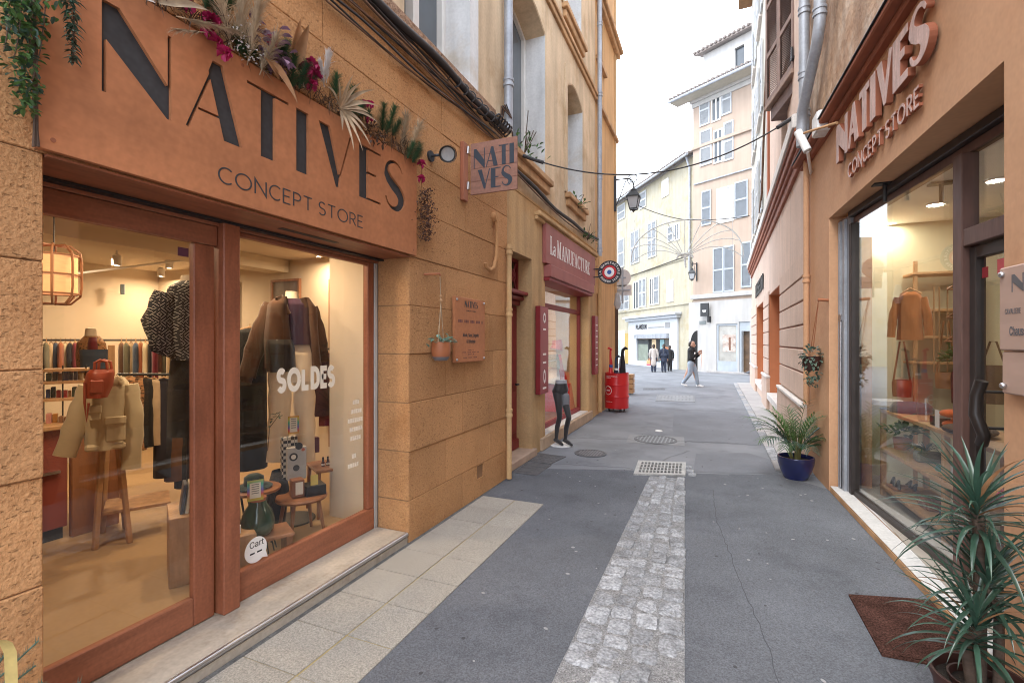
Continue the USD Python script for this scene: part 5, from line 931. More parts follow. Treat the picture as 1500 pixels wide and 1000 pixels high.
for k, px in enumerate((264, 272, 279)): single('upright_book', F.put(rot(box(F.s(px), F.s(px) + .02, 0, .20, -.22, -.06, .002), -.12, [0, 0, 1], (F.s(px), 0, 0))).apply_translation([0, 0, F.px(268, 757)[1] + .002]), mat('book_dark', (.05, .05, .055), .4, .2, 8) if k != 1 else cloth('cream', (.5, .41, .27)), ['dark book leaning on the timber cube, outermost left', 'cream book between the two dark ones on the timber cube', 'dark book nearest the door stile on the timber cube'][k], 'book', 'books on the timber cube')
single('blue_wall_hook', fbox(at(180, -7.9), 176, 183, 416, 431, -.04, .0, .008), mat('slate_blue', (.16, .2, .22), .6), 'small blue grey hand shaped ornament on the back wall of the left shop', 'ornament')
# ---- display window: mannequin, coats, pictures
F = at(425, -3.6); mq = thing('jacket_mannequin', 'headless mannequin in a brown jacket, plum top and cream trousers in the display window', 'mannequin', F.pt(0, .1))
br = cloth('brown', (.075, .036, .021)); pm = cloth('plum', (.045, .018, .035))
part(mq, 'torso', puff(F, [(437, 412, 452), (452, 404, 458), (505, 414, 462)], .12, .0, .008, 1), pm, 60)
part(mq, 'jacket_panel', puff(F, [(434, 406, 420), (444, 392, 422), (470, 389, 424), (500, 386, 427), (540, 388, 431)], .10, .06, .014, 2), br, 60); part(mq, 'jacket_panel', puff(F, [(436, 444, 452), (452, 448, 464), (500, 452, 466), (540, 455, 471)], .08, .05, .012, 3), br, 60)
part(mq, 'sleeve', limb(F, [(399, 446), (378, 495), (361, 552)], [.075, .082, .07], .0), br, 60); part(mq, 'sleeve', limb(F, [(456, 450), (468, 490), (474, 530)], [.06, .065, .055], -.04), br, 60); part(mq, 'cuff', limb(F, [(363, 545), (360, 560)], [.06, .045], .0), br, 60)
part(mq, 'collar', cat([limb(F, [(408, 434), (414, 444), (423, 460)], [.035, .032, .02], .12), limb(F, [(444, 436), (448, 450)], [.03, .02], .10)]), br, 60)
part(mq, 'neck', lathe([(.07, F.px(428, 440)[1]), (.055, F.px(428, 431)[1]), (.055, F.px(428, 427)[1]), (0, F.px(428, 426)[1])], F.pt(F.s(428), 0, -.01), 18), M['cream_wall'], 50)
tr = cloth('trouser_cream', (.74, .60, .42), .08); part(mq, 'trousers', puff(F, [(503, 418, 462), (530, 398, 464), (560, 394, 466)], .12, -.01, .012, 5), tr, 60)
for a, b in ((410, 406), (446, 447)): part(mq, 'trouser_leg', limb(F, [(a, 545), (a, 600), (b, 675)], [.098, .096, .088], -.01, .75), tr, 60)
part(mq, 'stand', cat([tube([F.pt(F.s(428), .1), F.pt(F.s(428), .7)], .016), lathe([(.2, .1), (.2, .115), (0, .115)], F.pt(F.s(428), 0), 24)]), M['black'])
part(mq, 'bag', puff(F, [(497, 392, 428), (510, 389, 432), (545, 391, 434)], .07, .16, .01, 6), mat('black_leather', (.022, .02, .02), .3, .3, 9, bump=.3, bs=30), 50)
F = at(365, -3.85); garment(F, 366, 50, 480, 690, cloth('black', (.02, .018, .018)), 'long black coat hanging left of the brown jacket mannequin', 0, .09, 31)
F = at(480, -4.5); rail('clothes_rail', 'clothes rail behind the brown jacket mannequin', F, 440, 514, 511)
for k, (px, w, y1) in enumerate(((470, 26, 610), (484, 34, 624), (498, 28, 606))): garment(F, px, w, 516, y1, pm if k != 1 else cloth('wine2', (.10, .018, .03)), ['plum knit at the left of the rail behind the mannequin', 'long wine red knit in the middle of the rail behind the mannequin', 'plum knit at the right of the rail beside the pale partition'][k], -.03 * k, .06, 40 + k, 'knits on the rail behind the mannequin')
FE = Facade((-8, 4.8), (1, 0))
for nm, q, m, lb in (('wall_picture', (398, 440, 409, 447), mat('picture_dark', (.14, .10, .08), .5, .4, 5), 'dark framed picture on the wall above the brown jacket mannequin'), ('wall_picture', (334, 350, 413, 487), mat('picture_pale', (.55, .42, .28), .5, .3, 4), 'pale framed picture beside the wooden post in the display window')):
    t = thing(nm, lb, 'picture', FE.pt(0, 2)); a = FE.px(q[0], 450, .02)[0]; b = FE.px(q[1], 450, .02)[0]; z1, z0 = FE.px((q[0]+q[1])/2, q[2], .02)[1], FE.px((q[0]+q[1])/2, q[3], .02)[1]
    part(t, 'frame', FE.poly(sbox(a, z0, b, z1).difference(sbox(a+.03, z0+.03, b-.03, z1-.03)), .003, .04), M['mid_wood']); part(t, 'print', FE.box(a+.028, b-.028, z0+.028, z1-.028, .003, .02), m)
a, b = FE.px(482, 450, .05)[0], FE.px(513, 450, .05)[0]; t = thing('standing_mirror', 'tall wooden framed mirror panel behind the plum knits', 'mirror', FE.pt(a, .1)); part(t, 'frame', FE.poly(sbox(a, .4, b, 2.55).difference(sbox(a+.05, .45, b-.05, 2.5)), .003, .06), M['mid_wood']); part(t, 'panel', FE.box(a+.05, b-.05, .45, 2.5, .003, .02), M['cream_wall'])
# ---- low tables and goods at the glass
F = at(445, -3.15); tb = thing('round_side_table', 'low round side table with tapered legs in the display window', 'table', F.pt(0, .1)); z = F.px(445, 729)[1]; c = F.pt(F.s(446), 0, -.1)
part(tb, 'table_top', lathe([(0, z-.03), (.20, z-.03), (.21, z-.012), (.20, z), (0, z)], c, 30), M['mid_wood'], 40)
for q in (.4, 1.97, 3.54, 5.11): part(tb, 'leg', tube([c + [.14*math.cos(q), .14*math.sin(q), z - .02], c + [.2*math.cos(q), .2*math.sin(q), .1]], [.018, .012], 8), M['mid_wood'])
F2 = at(488, -3.45); z2 = F2.px(488, 678)[1]; t2 = thing('upper_side_table', 'taller wooden side table carrying cosmetics beside the pale partition', 'table', F2.pt(0, .1)); part(t2, 'table_top', F2.box(F2.s(455), F2.s(512), z2-.03, z2, -.2, .2, .01), M['mid_wood'])
for a in (460, 506): 
    for d in (-.16, .16): part(t2, 'leg', tube([F2.pt(F2.s(a), z2 - .03, d), F2.pt(F2.s(a + (6 if a > 480 else -2)), .1, d * 1.2)], [.02, .013], 8), M['mid_wood'])
def goods(name, label, cat_, F, q, d0, d1, m, extra=None):
    t = thing(name, label, cat_, F.pt(F.s((q[0]+q[1])/2), 1)); part(t, 'body', fbox(F, *q, d0, d1, .003), m)
    for nm, q2, m2 in extra or (): part(t, nm, fbox(F, *q2, d1 + .0005, d1 + .002, 0), m2)
    return t
pap = mat('paper_white', (.62, .56, .46), .7, .05, 4)
goods('product_carton', 'brown carton with a white label on the round side table', 'carton', F, (428, 446, 703, 728), -.12, -.02, mat('carton_brown', (.22, .09, .045), .6), [('label_panel', (433, 444, 706, 724), pap)])
goods('dark_tray', 'dark tray with a yellow card on the round side table', 'tray', F, (449, 478, 711, 727), -.16, .0, M['black'], [('card', (455, 466, 695, 710), mat('yellow_card', (.5, .38, .1), .6))])
goods('cream_box', 'cream carton on the taller side table at the right', 'carton', F2, (492, 508, 633, 656), -.1, -.02, pap); goods('plum_box', 'plum coloured carton at the left of the taller side table', 'carton', F2, (453, 468, 641, 663), -.1, -.02, mat('carton_plum', (.09, .02, .035), .5))
for k in range(3): 
    px = 471 + 7 * k; t = thing('nail_bottle', '%s small dark capped bottle on the taller side table' % ('left', 'middle', 'right')[k], 'bottle', F2.pt(F2.s(px), z2)); c = F2.pt(F2.s(px), 0, .05); part(t, 'glass', lathe([(0, z2), (.016, z2), (.016, z2+.035), (.006, z2+.04)], c, 12), mat('bottle_dark', (.08, .03, .03), .2, .3, 9)); part(t, 'cap', lathe([(.009, z2+.04), (.009, z2+.085), (0, z2+.085)], c, 10), M['black']); part(t, 'label_band', lathe([(.0165, z2+.008), (.0165, z2+.025)], c, 12), pap)
chk = usdkit.material(stage, '/World/Looks/check_print', {'g': ('geometry', {}), 'c': ('checker_texture', {'color1': (.5, .45, .37), 'color2': (.03, .03, .035), 'scale': 38.0}), 'p': ('principled_bsdf', {'roughness': .8})}, [('g.position', 'c.vector'), ('c.color', 'p.base_color')], surface='p.BSDF')
goods('patterned_tote', 'black and white patterned tote bag standing behind the painted pouch', 'bag', F, (413, 436, 640, 702), -.30, -.24, chk)
g = goods('painted_pouch', 'pale grey pouch painted with circles leaning in the display window', 'pouch', F, (421, 449, 655, 702), -.22, -.16, mat('pouch_grey', (.36, .34, .31), .7, .2, 6))
for px, py, r, m in ((430, 669, .034, M['black']), (430, 669, .02, pap), (434, 685, .026, M['black']), (444, 658, .014, mat('pouch_red', (.4, .1, .06), .7)), (438, 653, .03, M['black'])): s, z = F.px(px, py, -.158); part(g, 'painted_circle', F.poly(Point(s, z).buffer(r), -.1595 + .0012 * (m is not M['black']), -.157 + .0012 * (m is not M['black'])), m)
rb = usdkit.material(stage, '/World/Looks/rainbow_edge', {'g': ('geometry', {}), 's': ('separate_xyz', {}), 'm': ('math', {'math_type': 'multiply', 'value2': 7.0}), 'f': ('math', {'math_type': 'fraction'}), 'r': ('rgb_ramp', {'ramp': [(0, (.12, .1, .4)), (.3, (.05, .35, .2)), (.55, (.5, .4, .04)), (.8, (.5, .08, .05)), (1, (.12, .1, .4))]}), 'p': ('principled_bsdf', {})}, [('g.position', 's.vector'), ('s.z', 'm.value1'), ('m.value', 'f.value1'), ('f.value', 'r.fac'), ('r.color', 'p.base_color')], surface='p.BSDF')
def card(label, F, q, d):
    t = thing('rainbow_card', label, 'card', F.pt(F.s((q[0]+q[1])/2), 1)); part(t, 'sheet', fbox(F, *q, d - .004, d, 0), rb); a = .16 * (q[1]-q[0]); part(t, 'text_panel', fbox(F, q[0]+a, q[1]-a, q[2]+a, q[3]-a, d + .0003, d + .0012, 0), pap)
    part(t, 'print_lines', cat([fbox(F, q[0]+a*1.7, q[1]-a*1.7, q[2]+a*1.5+i*3.2, q[2]+a*1.5+i*3.2+.9, d+.0014, d+.002, 0) for i in range(int((q[3]-q[2]-3*a)/3.2))]), M['black'], kind='stuff')
card('rainbow bordered price card above the patterned tote', F, (422, 438, 609, 635), -.26)
FJ = at(380, -2.98); card('rainbow bordered price card propped on the green glass jar', FJ, (362, 386, 703, 733), .06)
gj = thing('green_glass_jar', 'bulbous dark green glass jar with a cork neck behind the display glass', 'jar', FJ.pt(0, .1)); c = FJ.pt(FJ.s(379), 0, -.04); zz = [FJ.px(379, y)[1] for y in (784, 778, 765, 752, 740, 732)]
part(gj, 'glass', lathe([(0, zz[0]), (.085, zz[0]), (.105, zz[1]), (.112, zz[2]), (.095, zz[3]), (.06, zz[4]), (.05, zz[5])], c, 28), mat('dark_green_glass', (.018, .04, .02), .12, .2, 6, spec=.7), 60); part(gj, 'cork', lathe([(.055, zz[5]-.012), (.058, zz[5]+.012), (0, zz[5]+.014)], c, 18), M['terracotta'], 40)
pk = thing('low_plank_bench', 'low timber plank bench carrying the green jar', 'bench', FJ.pt(0, .1)); part(pk, 'plank', FJ.box(FJ.s(358), FJ.s(428), zz[0]-.03, zz[0]-.002, -.18, .08, .006), M['mid_wood'])
for a in (364, 422): part(pk, 'leg', FJ.box(FJ.s(a)-.02, FJ.s(a)+.02, .1, zz[0]-.03, -.14, .04, .004), M['mid_wood'])
FK = at(352, -2.92); cb = thing('small_timber_cube', 'small timber cube at the foot of the display glass', 'plinth', FK.pt(0, .1)); part(cb, 'cube', FK.box(FK.s(338), FK.s(376), .1, FK.px(360, 784)[1], -.2, .0, .004), M['pale_wood']); t = thing('white_candle_tin', 'white candle tin on the small timber cube', 'tin', FK.pt(FK.s(347), FK.px(360, 784)[1])); part(t, 'tin', lathe([(0, 0), (.035, 0), (.035, .05), (0, .05)], FK.pt(FK.s(347), FK.px(360, 784)[1] + .001, -.08), 18), M['white'], 40)
F3 = at(372, -3.35); wb = thing('wire_basket_stool', 'dark wire basket stool behind the green jar', 'stool', F3.pt(0, .1)); c = F3.pt(F3.s(372), 0); z = F3.px(372, 718)[1]; part(wb, 'seat', lathe([(0, z), (.19, z), (.195, z+.02), (0, z+.025)], c, 24), M['mid_wood'], 40)
for k in range(16): q = k * math.pi / 8; part(wb, 'wire', tube([c + [.17*math.cos(q), .17*math.sin(q), z], c + [.11*math.cos(q), .11*math.sin(q), (z+.1)/2], c + [.16*math.cos(q), .16*math.sin(q), .1]], .005, 5), M['black'])
t = thing('dark_felt_hat', 'dark green felt hat on the wire basket stool', 'hat', c + [0, 0, z]); part(t, 'crown', lathe([(.13, z+.028), (.135, z+.035), (.075, z+.05), (.07, z+.11), (.04, z+.13), (0, z+.125)], c, 22), cloth('dark_green', (.02, .035, .03)), 60)
t = thing('grey_draped_chair', 'dark grey draped chair behind the round side table', 'chair', at(400, -3.5).pt(0, .1)); part(t, 'drape', puff(at(405, -3.5), [(690, 398, 418), (720, 390, 424), (770, 384, 418)], .10, 0, .02, 9), cloth('grey', (.035, .033, .033)), 60)
sg = thing('eucalyptus_sprig', 'thin dark leafy sprig against the cream trousers', 'sprig', F.pt(F.s(400), 1.1)); lv = []
for k in range(9): q = F.pt(*F.px(394 + k * 2, 626 - 14 * math.sin(k * .35) - k, -.1), -.1); lv.append(leafc(q, (RNG.normal(), RNG.normal(), .5), .04, .022))
part(sg, 'leaves', cat(lv), M['leaf_dark'], kind='stuff'); part(sg, 'stem', tube([F.pt(*F.px(392, 660, -.1), -.1), F.pt(*F.px(395, 626, -.1), -.1), F.pt(*F.px(410, 606, -.1), -.1)], .003, 5), M['stem'])
# ---- hosiery display in the red shop window
F = FM; IHd = -.75
hm = thing('stocking_display', 'red and white stocking display on a stand inside the red framed window', 'display', FM.pt(8, .2, IHd))
for i, (a, b, y0, y1, m) in enumerate(((806, 826, 560, 610, M['red_bright']), (813, 828, 515, 558, M['red_bright']), (806, 813, 540, 562, M['white']), (816, 826, 497, 513, M['black']), (804, 812, 520, 538, mat('sock_green', (.12, .16, .1), .9)), (824, 830, 545, 562, mat('sock_blue', (.08, .12, .25), .9)), (812, 818, 498, 512, M['red_bright']), (820, 828, 486, 496, M['straw']))):
    s0, s1 = FM.s(a, IHd), FM.s(b, IHd); q = FM.px((a+b)/2, y0, IHd)[1], FM.px((a+b)/2, y1, IHd)[1]; part(hm, 'stocking', tube([FM.pt((s0+s1)/2, q[1], IHd), FM.pt((s0+s1)/2 + .02, (q[0]+q[1])/2, IHd + .02), FM.pt((s0+s1)/2, q[0], IHd + .01)], [(s1-s0)*.5, (s1-s0)*.42, (s1-s0)*.36], 10), m, 50)
part(hm, 'stand', FM.box(7.9, 8.6, .2, .5, IHd-.2, IHd+.2, .01), M['white'])
lamp('/World/hosiery_lamp', FM.pt(8.5, 2.75, -.9), 3.0, .08, (1, .85, .65))
# ================================================================ right shop: room, shelves, goods
rr = struct('right_shop_room'); y0, y1 = 2.6, 7.3
part(rr, 'floor', box(1.47, 5.0, y0, y1, .0, .075), mat('right_floor', (.35, .31, .26), .5, .1, 2)); part(rr, 'ceiling', box(1.45, 5, y0, y1, 3.2, 3.25), M['white']); part(rr, 'far_wall', box(1.3, 5, y1, y1 + .1, 0, 3.25), mat('pale_lemon_wall', (.56, .53, .38), .9, .04, 1.5)); part(rr, 'back_wall', box(5, 5.1, y0, y1, 0, 3.25), mat('wood_back_wall', (.42, .28, .15), .8, .12, 2)); part(rr, 'near_wall', box(1.8, 5, y0 - .1, y0, 0, 3.25), M['cream_wall'])
F7 = Facade((1.6, y1), (1, 0))
glow2 = mat('lamp_glow_cool', (1.0, .96, .88), .5, 0, 1, emit=7.0)
for i, (px, py, x) in enumerate(((1370, 303, 2.9), (1460, 268, 3.2), (1300, 330, 2.4))):
    p = G(px, py, 3.17)
    if i < 2: 
        t = thing('ceiling_downlight', ['round white downlight seen through the large right shop pane', 'round white downlight seen through the small upper right pane'][i], 'downlight', (p[0], p[1], 3.2), 'downlights of the right shop'); part(t, 'rim', lathe([(.07, 3.198), (.095, 3.198), (.095, 3.19), (.07, 3.188)], (p[0], p[1], 0), 24), M['white'], 40); part(t, 'diffuser', lathe([(.07, 3.19), (0, 3.19)], (p[0], p[1], 0), 24), glow2)
    lamp('/World/right_lamp_%03d' % (i + 1), (p[0], p[1], 3.18), 1.05, .08, (1, .90, .72))
su = thing('window_shelf_unit', 'timber shelf unit with three boards along the right shop window', 'shelf unit', FR.pt(1.2, .07, -.6)); sd0, sd1 = -.85, -.42
for z in (1.02, .60, .20): part(su, 'board', FR.box(.18, 2.75, z - .035, z, sd0, sd1, .004), M['pale_wood'])
for s in (.18, 1.55, 2.7): part(su, 'post', FR.box(s, s + .05, .08, .985, sd1 - .05, sd1 - .004, .004), M['pale_wood']); part(su, 'post', FR.box(s, s + .05, .08, .985, sd0 + .004, sd0 + .05, .004), M['pale_wood'])
def on(px, d): return FR.s(px, d)
hd = -.6
t = thing('cloth_hat', 'slate grey cloth hat on the top board of the window shelf unit', 'hat', FR.pt(on(1335, hd), 1.02, hd)); part(t, 'crown', lathe([(.15, 1.022), (.155, 1.06), (.12, 1.12), (0, 1.14)], FR.pt(on(1335, hd), 0, hd), 20, 1.2, 1), cloth('slate', (.07, .085, .10)), 60); part(t, 'brim', lathe([(.02, 1.026), (.2, 1.024), (.2, 1.03)], FR.pt(on(1322, hd), 0, hd), 20, 1, .8), cloth('slate', (.07, .085, .10)), 60)
t = thing('white_tray', 'shallow white round tray at the far end of the window shelf unit', 'tray', FR.pt(on(1298, hd), 1.02, hd)); part(t, 'dish', lathe([(0, 1.022), (.15, 1.022), (.155, 1.075), (.147, 1.075), (.143, 1.03), (0, 1.03)], FR.pt(on(1298, hd), 0, hd), 26), M['white'], 40)
t = thing('glass_vase', 'clear glass vase on the window shelf unit beside the price card', 'vase', FR.pt(on(1356, -.5), 1.02, -.5)); part(t, 'glass', lathe([(0, 1.022), (.055, 1.022), (.075, 1.22)], FR.pt(on(1356, -.5), 0, -.5), 24), GLASS, 40)
t = thing('dark_price_box', 'dark box with a white price card on the window shelf unit', 'box', FR.pt(on(1375, -.48), 1.02, -.48)); s = on(1372, -.48); part(t, 'box', FR.box(s - .08, s + .08, 1.022, 1.10, -.56, -.46, .004), M['black']); part(t, 'card', FR.box(s + .06, s + .13, 1.022, 1.17, -.45, -.445), M['white'])
t = thing('orange_scarf_bundle', 'bundle of rust orange scarves on the window shelf unit', 'scarf', FR.pt(on(1402, -.55), 1.02, -.55))
for k in range(7): c = FR.pt(on(1402, -.55) + RNG.normal(0, .05), 1.07 + .018 * k, -.55 + RNG.normal(0, .03)); part(t, 'fold', ico(c, .07, 2, (1.2, 1, .5)), cloth('rust_orange', (.5, .10, .03), .35, 9), True)
t = thing('dark_mesh_bag', 'dark mesh bag lying at the near end of the window shelf unit', 'bag', FR.pt(on(1418, -.5), 1.02, -.5)); part(t, 'mesh', ico(FR.pt(on(1420, -.52), 1.06, -.52), .16, 3, (1, 1.2, .28)), mat('mesh_knit', (.06, .045, .04), .9, .4, 20, pits=.6, pit_scale=60), True)
def bag(label, F, px, py0, py1, w, d, m, strap):
    t = thing('hanging_bag', label, 'bag', F.pt(*F.px(px, py1, d), d)); part(t, 'body', puff(F, [(py0, px - w*.44, px + w*.44), (py0 + 4, px - w*.5, px + w*.5), (py1, px - w*.46, px + w*.46)], .06, d, .008, px, 9, 8), m, 50)
    part(t, 'flap', puff(F, [(py0 - .5, px - w*.46, px + w*.46), ((py0*.5+py1*.5), px - w*.48, px + w*.48)], .075, d + .004, .004, px + 1, 9, 6), m, 50)
    part(t, 'strap', tube([F.pt(*F.px(px - w*.42, py0 + 3, d), d), F.pt(*F.px(px - w*.1, strap, d), d), F.pt(*F.px(px + w*.1, strap, d), d), F.pt(*F.px(px + w*.42, py0 + 3, d), d)], .009, 6), m)
FI = Facade(FR.pt(.5, 0, -1.0)[:2], (.95, -.31))
bag('chestnut brown shoulder bag hanging on a long strap in the right window', FI, 1321, 556, 580, 30, 0, mat('chestnut_leather', (.20, .06, .025), .4, .2, 8), 500)
bag('tan leather satchel hanging beside the plum bag in the right window', FI, 1386, 545, 568, 34, -.2, mat('tan_leather', (.34, .15, .06), .45, .2, 8), 470)
bag('plum leather tote hanging near the right shop mullion', FI, 1412, 545, 590, 40, .15, mat('plum_leather', (.10, .018, .028), .4, .2, 8), 515)
bag('dark brown tote hanging behind the right shop door glass', FI, 1455, 535, 590, 44, .3, mat('dark_leather', (.05, .025, .02), .4, .2, 8), 500)
t = thing('orange_jacket', 'burnt orange jacket hanging high in the right shop window', 'jacket', FI.pt(*FI.px(1333, 470, -.3), -.3)); part(t, 'body', puff(FI, [(428, 1326, 1342), (433, 1318, 1349), (440, 1314, 1352), (470, 1315, 1351), (498, 1313, 1353)], .07, -.3, .015, 77), cloth('burnt_orange', (.36, .12, .035)), 60); part(t, 'sleeve', limb(FI, [(1317, 436), (1308, 465), (1305, 494)], [.045, .042, .036], -.29), MATS['cloth_burnt_orange'], 60); part(t, 'sleeve', limb(FI, [(1350, 436), (1359, 465), (1361, 492)], [.045, .042, .036], -.29), MATS['cloth_burnt_orange'], 60); part(t, 'hanger', tube([FI.pt(*FI.px(1318, 432, -.3), -.3), FI.pt(*FI.px(1333, 422, -.3), -.3), FI.pt(*FI.px(1350, 430, -.3), -.3)], .01, 6), M['pale_wood'])
t = thing('ladder_shelves', 'tall timber ladder shelf with three boards behind the right shop pane', 'shelves', F7.pt(1.2, .1, .2))
for y in (397, 452, 492, 530): z = F7.px(1390, y, .3)[1]; part(t, 'board', F7.box(F7.s(1335, .3), F7.s(1425, .3), z - .03, z, .02, .34, .004), M['pale_wood'])
for px in (1338, 1421): part(t, 'post', F7.box(F7.s(px, .3), F7.s(px, .3) + .035, .08, F7.px(1390, 380, .3)[1], .28, .32, .003), M['pale_wood'])
for k, (px, y) in enumerate(((1403, 414), (1403, 455), (1400, 490))): 
    q = lambda a, b: FI.pt(*FI.px(a, b, -.1), -.1); single('empty_hanger', tube([q(px - 16, y + 10), q(px, y), q(px + 16, y + 9), q(px - 16, y + 10)], .008, 6), M['mid_wood'], ['empty wooden hanger at the top of the three in the right window', 'empty wooden hanger in the middle of the three in the right window', 'empty wooden hanger lowest of the three in the right window'][k], 'hanger', 'empty hangers in the right shop')
for k, px in enumerate((1368, 1376, 1388)): single('hanging_rod', tube([FI.pt(*FI.px(px, 420, -.12), -.12), FI.pt(*FI.px(px, 545, -.12), -.12)], .007, 6), M['pale_wood'], ['left one of three thin pale rods hanging in the right window', 'middle one of three thin pale rods hanging in the right window', 'right one of three thin pale rods hanging in the right window'][k], 'rod', 'thin rods in the right window')
t = thing('display_rod_lamp', 'thin dark rod with a lit spotlight near the far jamb of the right window', 'lamp', FR.pt(.12, .1, -.42)); s = FR.s(1268, -.42)
part(t, 'rod', tube([FR.pt(s, FR.px(1268, 640, -.42)[1], -.42), FR.pt(s, FR.px(1268, 350, -.42)[1], -.42)], .012, 8), M['black']); part(t, 'head', tube([FR.pt(s, FR.px(1268, 372, -.42)[1], -.40), FR.pt(s, FR.px(1268, 352, -.42)[1], -.40)], .025, 10), M['black']); c = FR.pt(s, FR.px(1270, 455, -.42)[1], -.39); part(t, 'bulb', ico(c, .024, 2), mat('bulb_glow', (1, .95, .85), .5, 0, 1, emit=22.0), True); part(t, 'cord', tube([FR.pt(s, FR.px(1268, 352, -.42)[1], -.42), FR.pt(s + .1, FR.px(1268, 330, -.42)[1], -.5), FR.pt(s + .05, 3.1, -.5)], .005, 5), M['black'])
for k, (px, x) in enumerate(((1296, 2.0), (1379, 1.9))): p = G(px, 283, 3.1); t = thing('ceiling_bracket', ['dark ceiling bracket at the far end above the right window display', 'dark ceiling bracket near the mullion above the right window display'][k], 'bracket', (p[0], p[1], 3.2), 'ceiling brackets in the right window'); part(t, 'plate', box(p[0]-.09, p[0]+.09, p[1]-.05, p[1]+.05, 3.18, 3.198), M['black']); part(t, 'stem', tube([(p[0], p[1], 3.18), (p[0], p[1], 3.02)], .018), M['black'])
def bush(t, c, R, n, m, L=.09, w=.04, sq=.8):
    for k in range(n):
        v = RNG.normal(size=3); v /= np.linalg.norm(v); v[2] = abs(v[2]) * .8 + .05; p = np.asarray(c) + v * R * RNG.uniform(.35, 1) * [1, 1, sq]; part(t, 'leaf', leafc(p, v + RNG.normal(0, .4, 3), L * RNG.uniform(.7, 1.2), w), m, True)
t = thing('shelf_plant', 'leafy green pot plant on the middle board behind the right shop glass', 'plant', FR.pt(on(1322, -.6), .6, -.6)); c = FR.pt(on(1322, -.6), .6, -.6); part(t, 'pot', lathe([(0, .602), (.07, .602), (.085, .72), (.08, .72)], (*c[:2], 0), 18), M['terracotta'], 40); bush(t, c + [0, 0, .16], .19, 70, M['leaf'])
t = thing('drooping_shelf_plant', 'dark drooping grassy plant on the middle shelf board right of the leafy one', 'plant', FR.pt(on(1356, -.6), .6, -.6)); c = FR.pt(on(1356, -.6), .6, -.6); part(t, 'pot', lathe([(0, .602), (.06, .602), (.07, .68), (.065, .68)], (*c[:2], 0), 18), M['white'], 40)
for k in range(40): q = RNG.uniform(0, 6.28); part(t, 'leaf', blade(c + [0, 0, .09], (math.cos(q), math.sin(q), .9), RNG.uniform(.18, .32), .012, 1.6), M['leaf_dark'], True)
t = thing('hanging_foliage', 'pale green trailing foliage among the hanging rods of the right shop', 'plant', FI.pt(*FI.px(1395, 525, -.1), -.1)); bush(t, FI.pt(*FI.px(1398, 530, -.1), -.1), .16, 60, M['leaf'], .07, .045, 1.2)
t = thing('brown_sandals', 'pair of brown strappy sandals on the lowest shelf board', 'sandals', FR.pt(on(1322, -.55), .2, -.55))
for k in (0, 1):
    s = on(1316, -.55) + .13 * k; part(t, 'sole', FR.poly(affinity.scale(Point(s, 0).buffer(.05), 1, 1).union(sbox(s-.04, 0, s+.04, .01)), -.6, -.5) if 0 else FR.box(s - .045, s + .045, .203, .228, -.68, -.45, .01), M['mid_wood']); part(t, 'strap', tube([FR.pt(s - .045, .22, -.5), FR.pt(s, .30, -.51), FR.pt(s + .045, .22, -.5)], .014), M['handle']); part(t, 'heel_strap', tube([FR.pt(s - .045, .22, -.63), FR.pt(s, .28, -.66), FR.pt(s + .045, .22, -.63)], .012), M['handle'])
for k, (px, cn, cc, h, w_, where) in enumerate(((1340, 'olive', (.13, .12, .05), .10, .12, 'left end of the middle board'), (1375, 'teal', (.04, .14, .15), .07, .16, 'middle board right of the drooping plant'), (1392, 'white', (.6, .6, .58), .12, .10, 'middle board beside the near post'), (1350, 'chestnut', (.2, .07, .03), .09, .2, 'lowest board right of the sandals'), (1380, 'navy', (.02, .03, .07), .11, .14, 'lowest board at its near end'))):
    zb = .20 if k > 2 else .60; s_ = on(px, -.5); single('folded_goods', FR.box(s_ - w_/2, s_ + w_/2, zb + .002, zb + h, -.72, -.5, .018), cloth(cn, cc), '%s goods on the shelf unit, %s' % (cn, where), 'goods')
t = thing('pink_folded_cloth', 'bright pink folded cloth on the middle shelf behind the door glass', 'cloth', FR.pt(on(1462, -.6), .6, -.6)); 
for k in range(3): part(t, 'fold', ico(FR.pt(on(1462, -.5) + .02 * k, .64 + .03 * k, -.5), .09, 2, (1, 1, .35)), cloth('pink', (.5, .03, .12)), True)
# ================================================================ things on the left wall
FH = Facade((-2.36, 4.42), (1, 0))
hs = thing('hanging_wooden_sign', 'square weathered wooden hanging sign in two lines of dark letters', 'sign', (-2.1, 4.42, 3.3))
wd = mat('weathered_sign_wood', (.27, .135, .095), .75, .18, 3, stretch=(.5, 1, 5), fine=.12, fs=40, bump=.2, bs=30, bd=.004)
for i in range(4): part(hs, 'plank', FH.box(.035, .555, 3.270 + .1325*i, 3.4005 + .1325*i, -.012, .012, .002), wd)
part(hs, 'wall_plate', box(-2.43, -2.385, 4.37, 4.47, 3.22, 3.83, .006), mat('sign_bracket_wood', (.32, .11, .055), .6, .15, 4)); 
for z in (3.33, 3.70): part(hs, 'hinge', tube([(-2.352, 4.405, z), (-2.352, 4.405, z + .075)], .016, 10), M['steel'], 40)
x = .075
for chh, w in zip('NATI', (.125, .135, .105, .048)): g, gw = deco(chh, .05, .3); part(hs, 'letter', FH.poly(fit(g, x, 3.535, w/gw, .20), .0122, .0145), mat('letter_slate', (.03, .04, .055), .6)); x += w + .012
x = .12
for chh, w in zip('VES', (.14, .11, .12)): g, gw = deco(chh, .05, .3); part(hs, 'letter', FH.poly(fit(g, x, 3.315, w/gw, .20), .0122, .0145), MATS['letter_slate']); x += w + .008
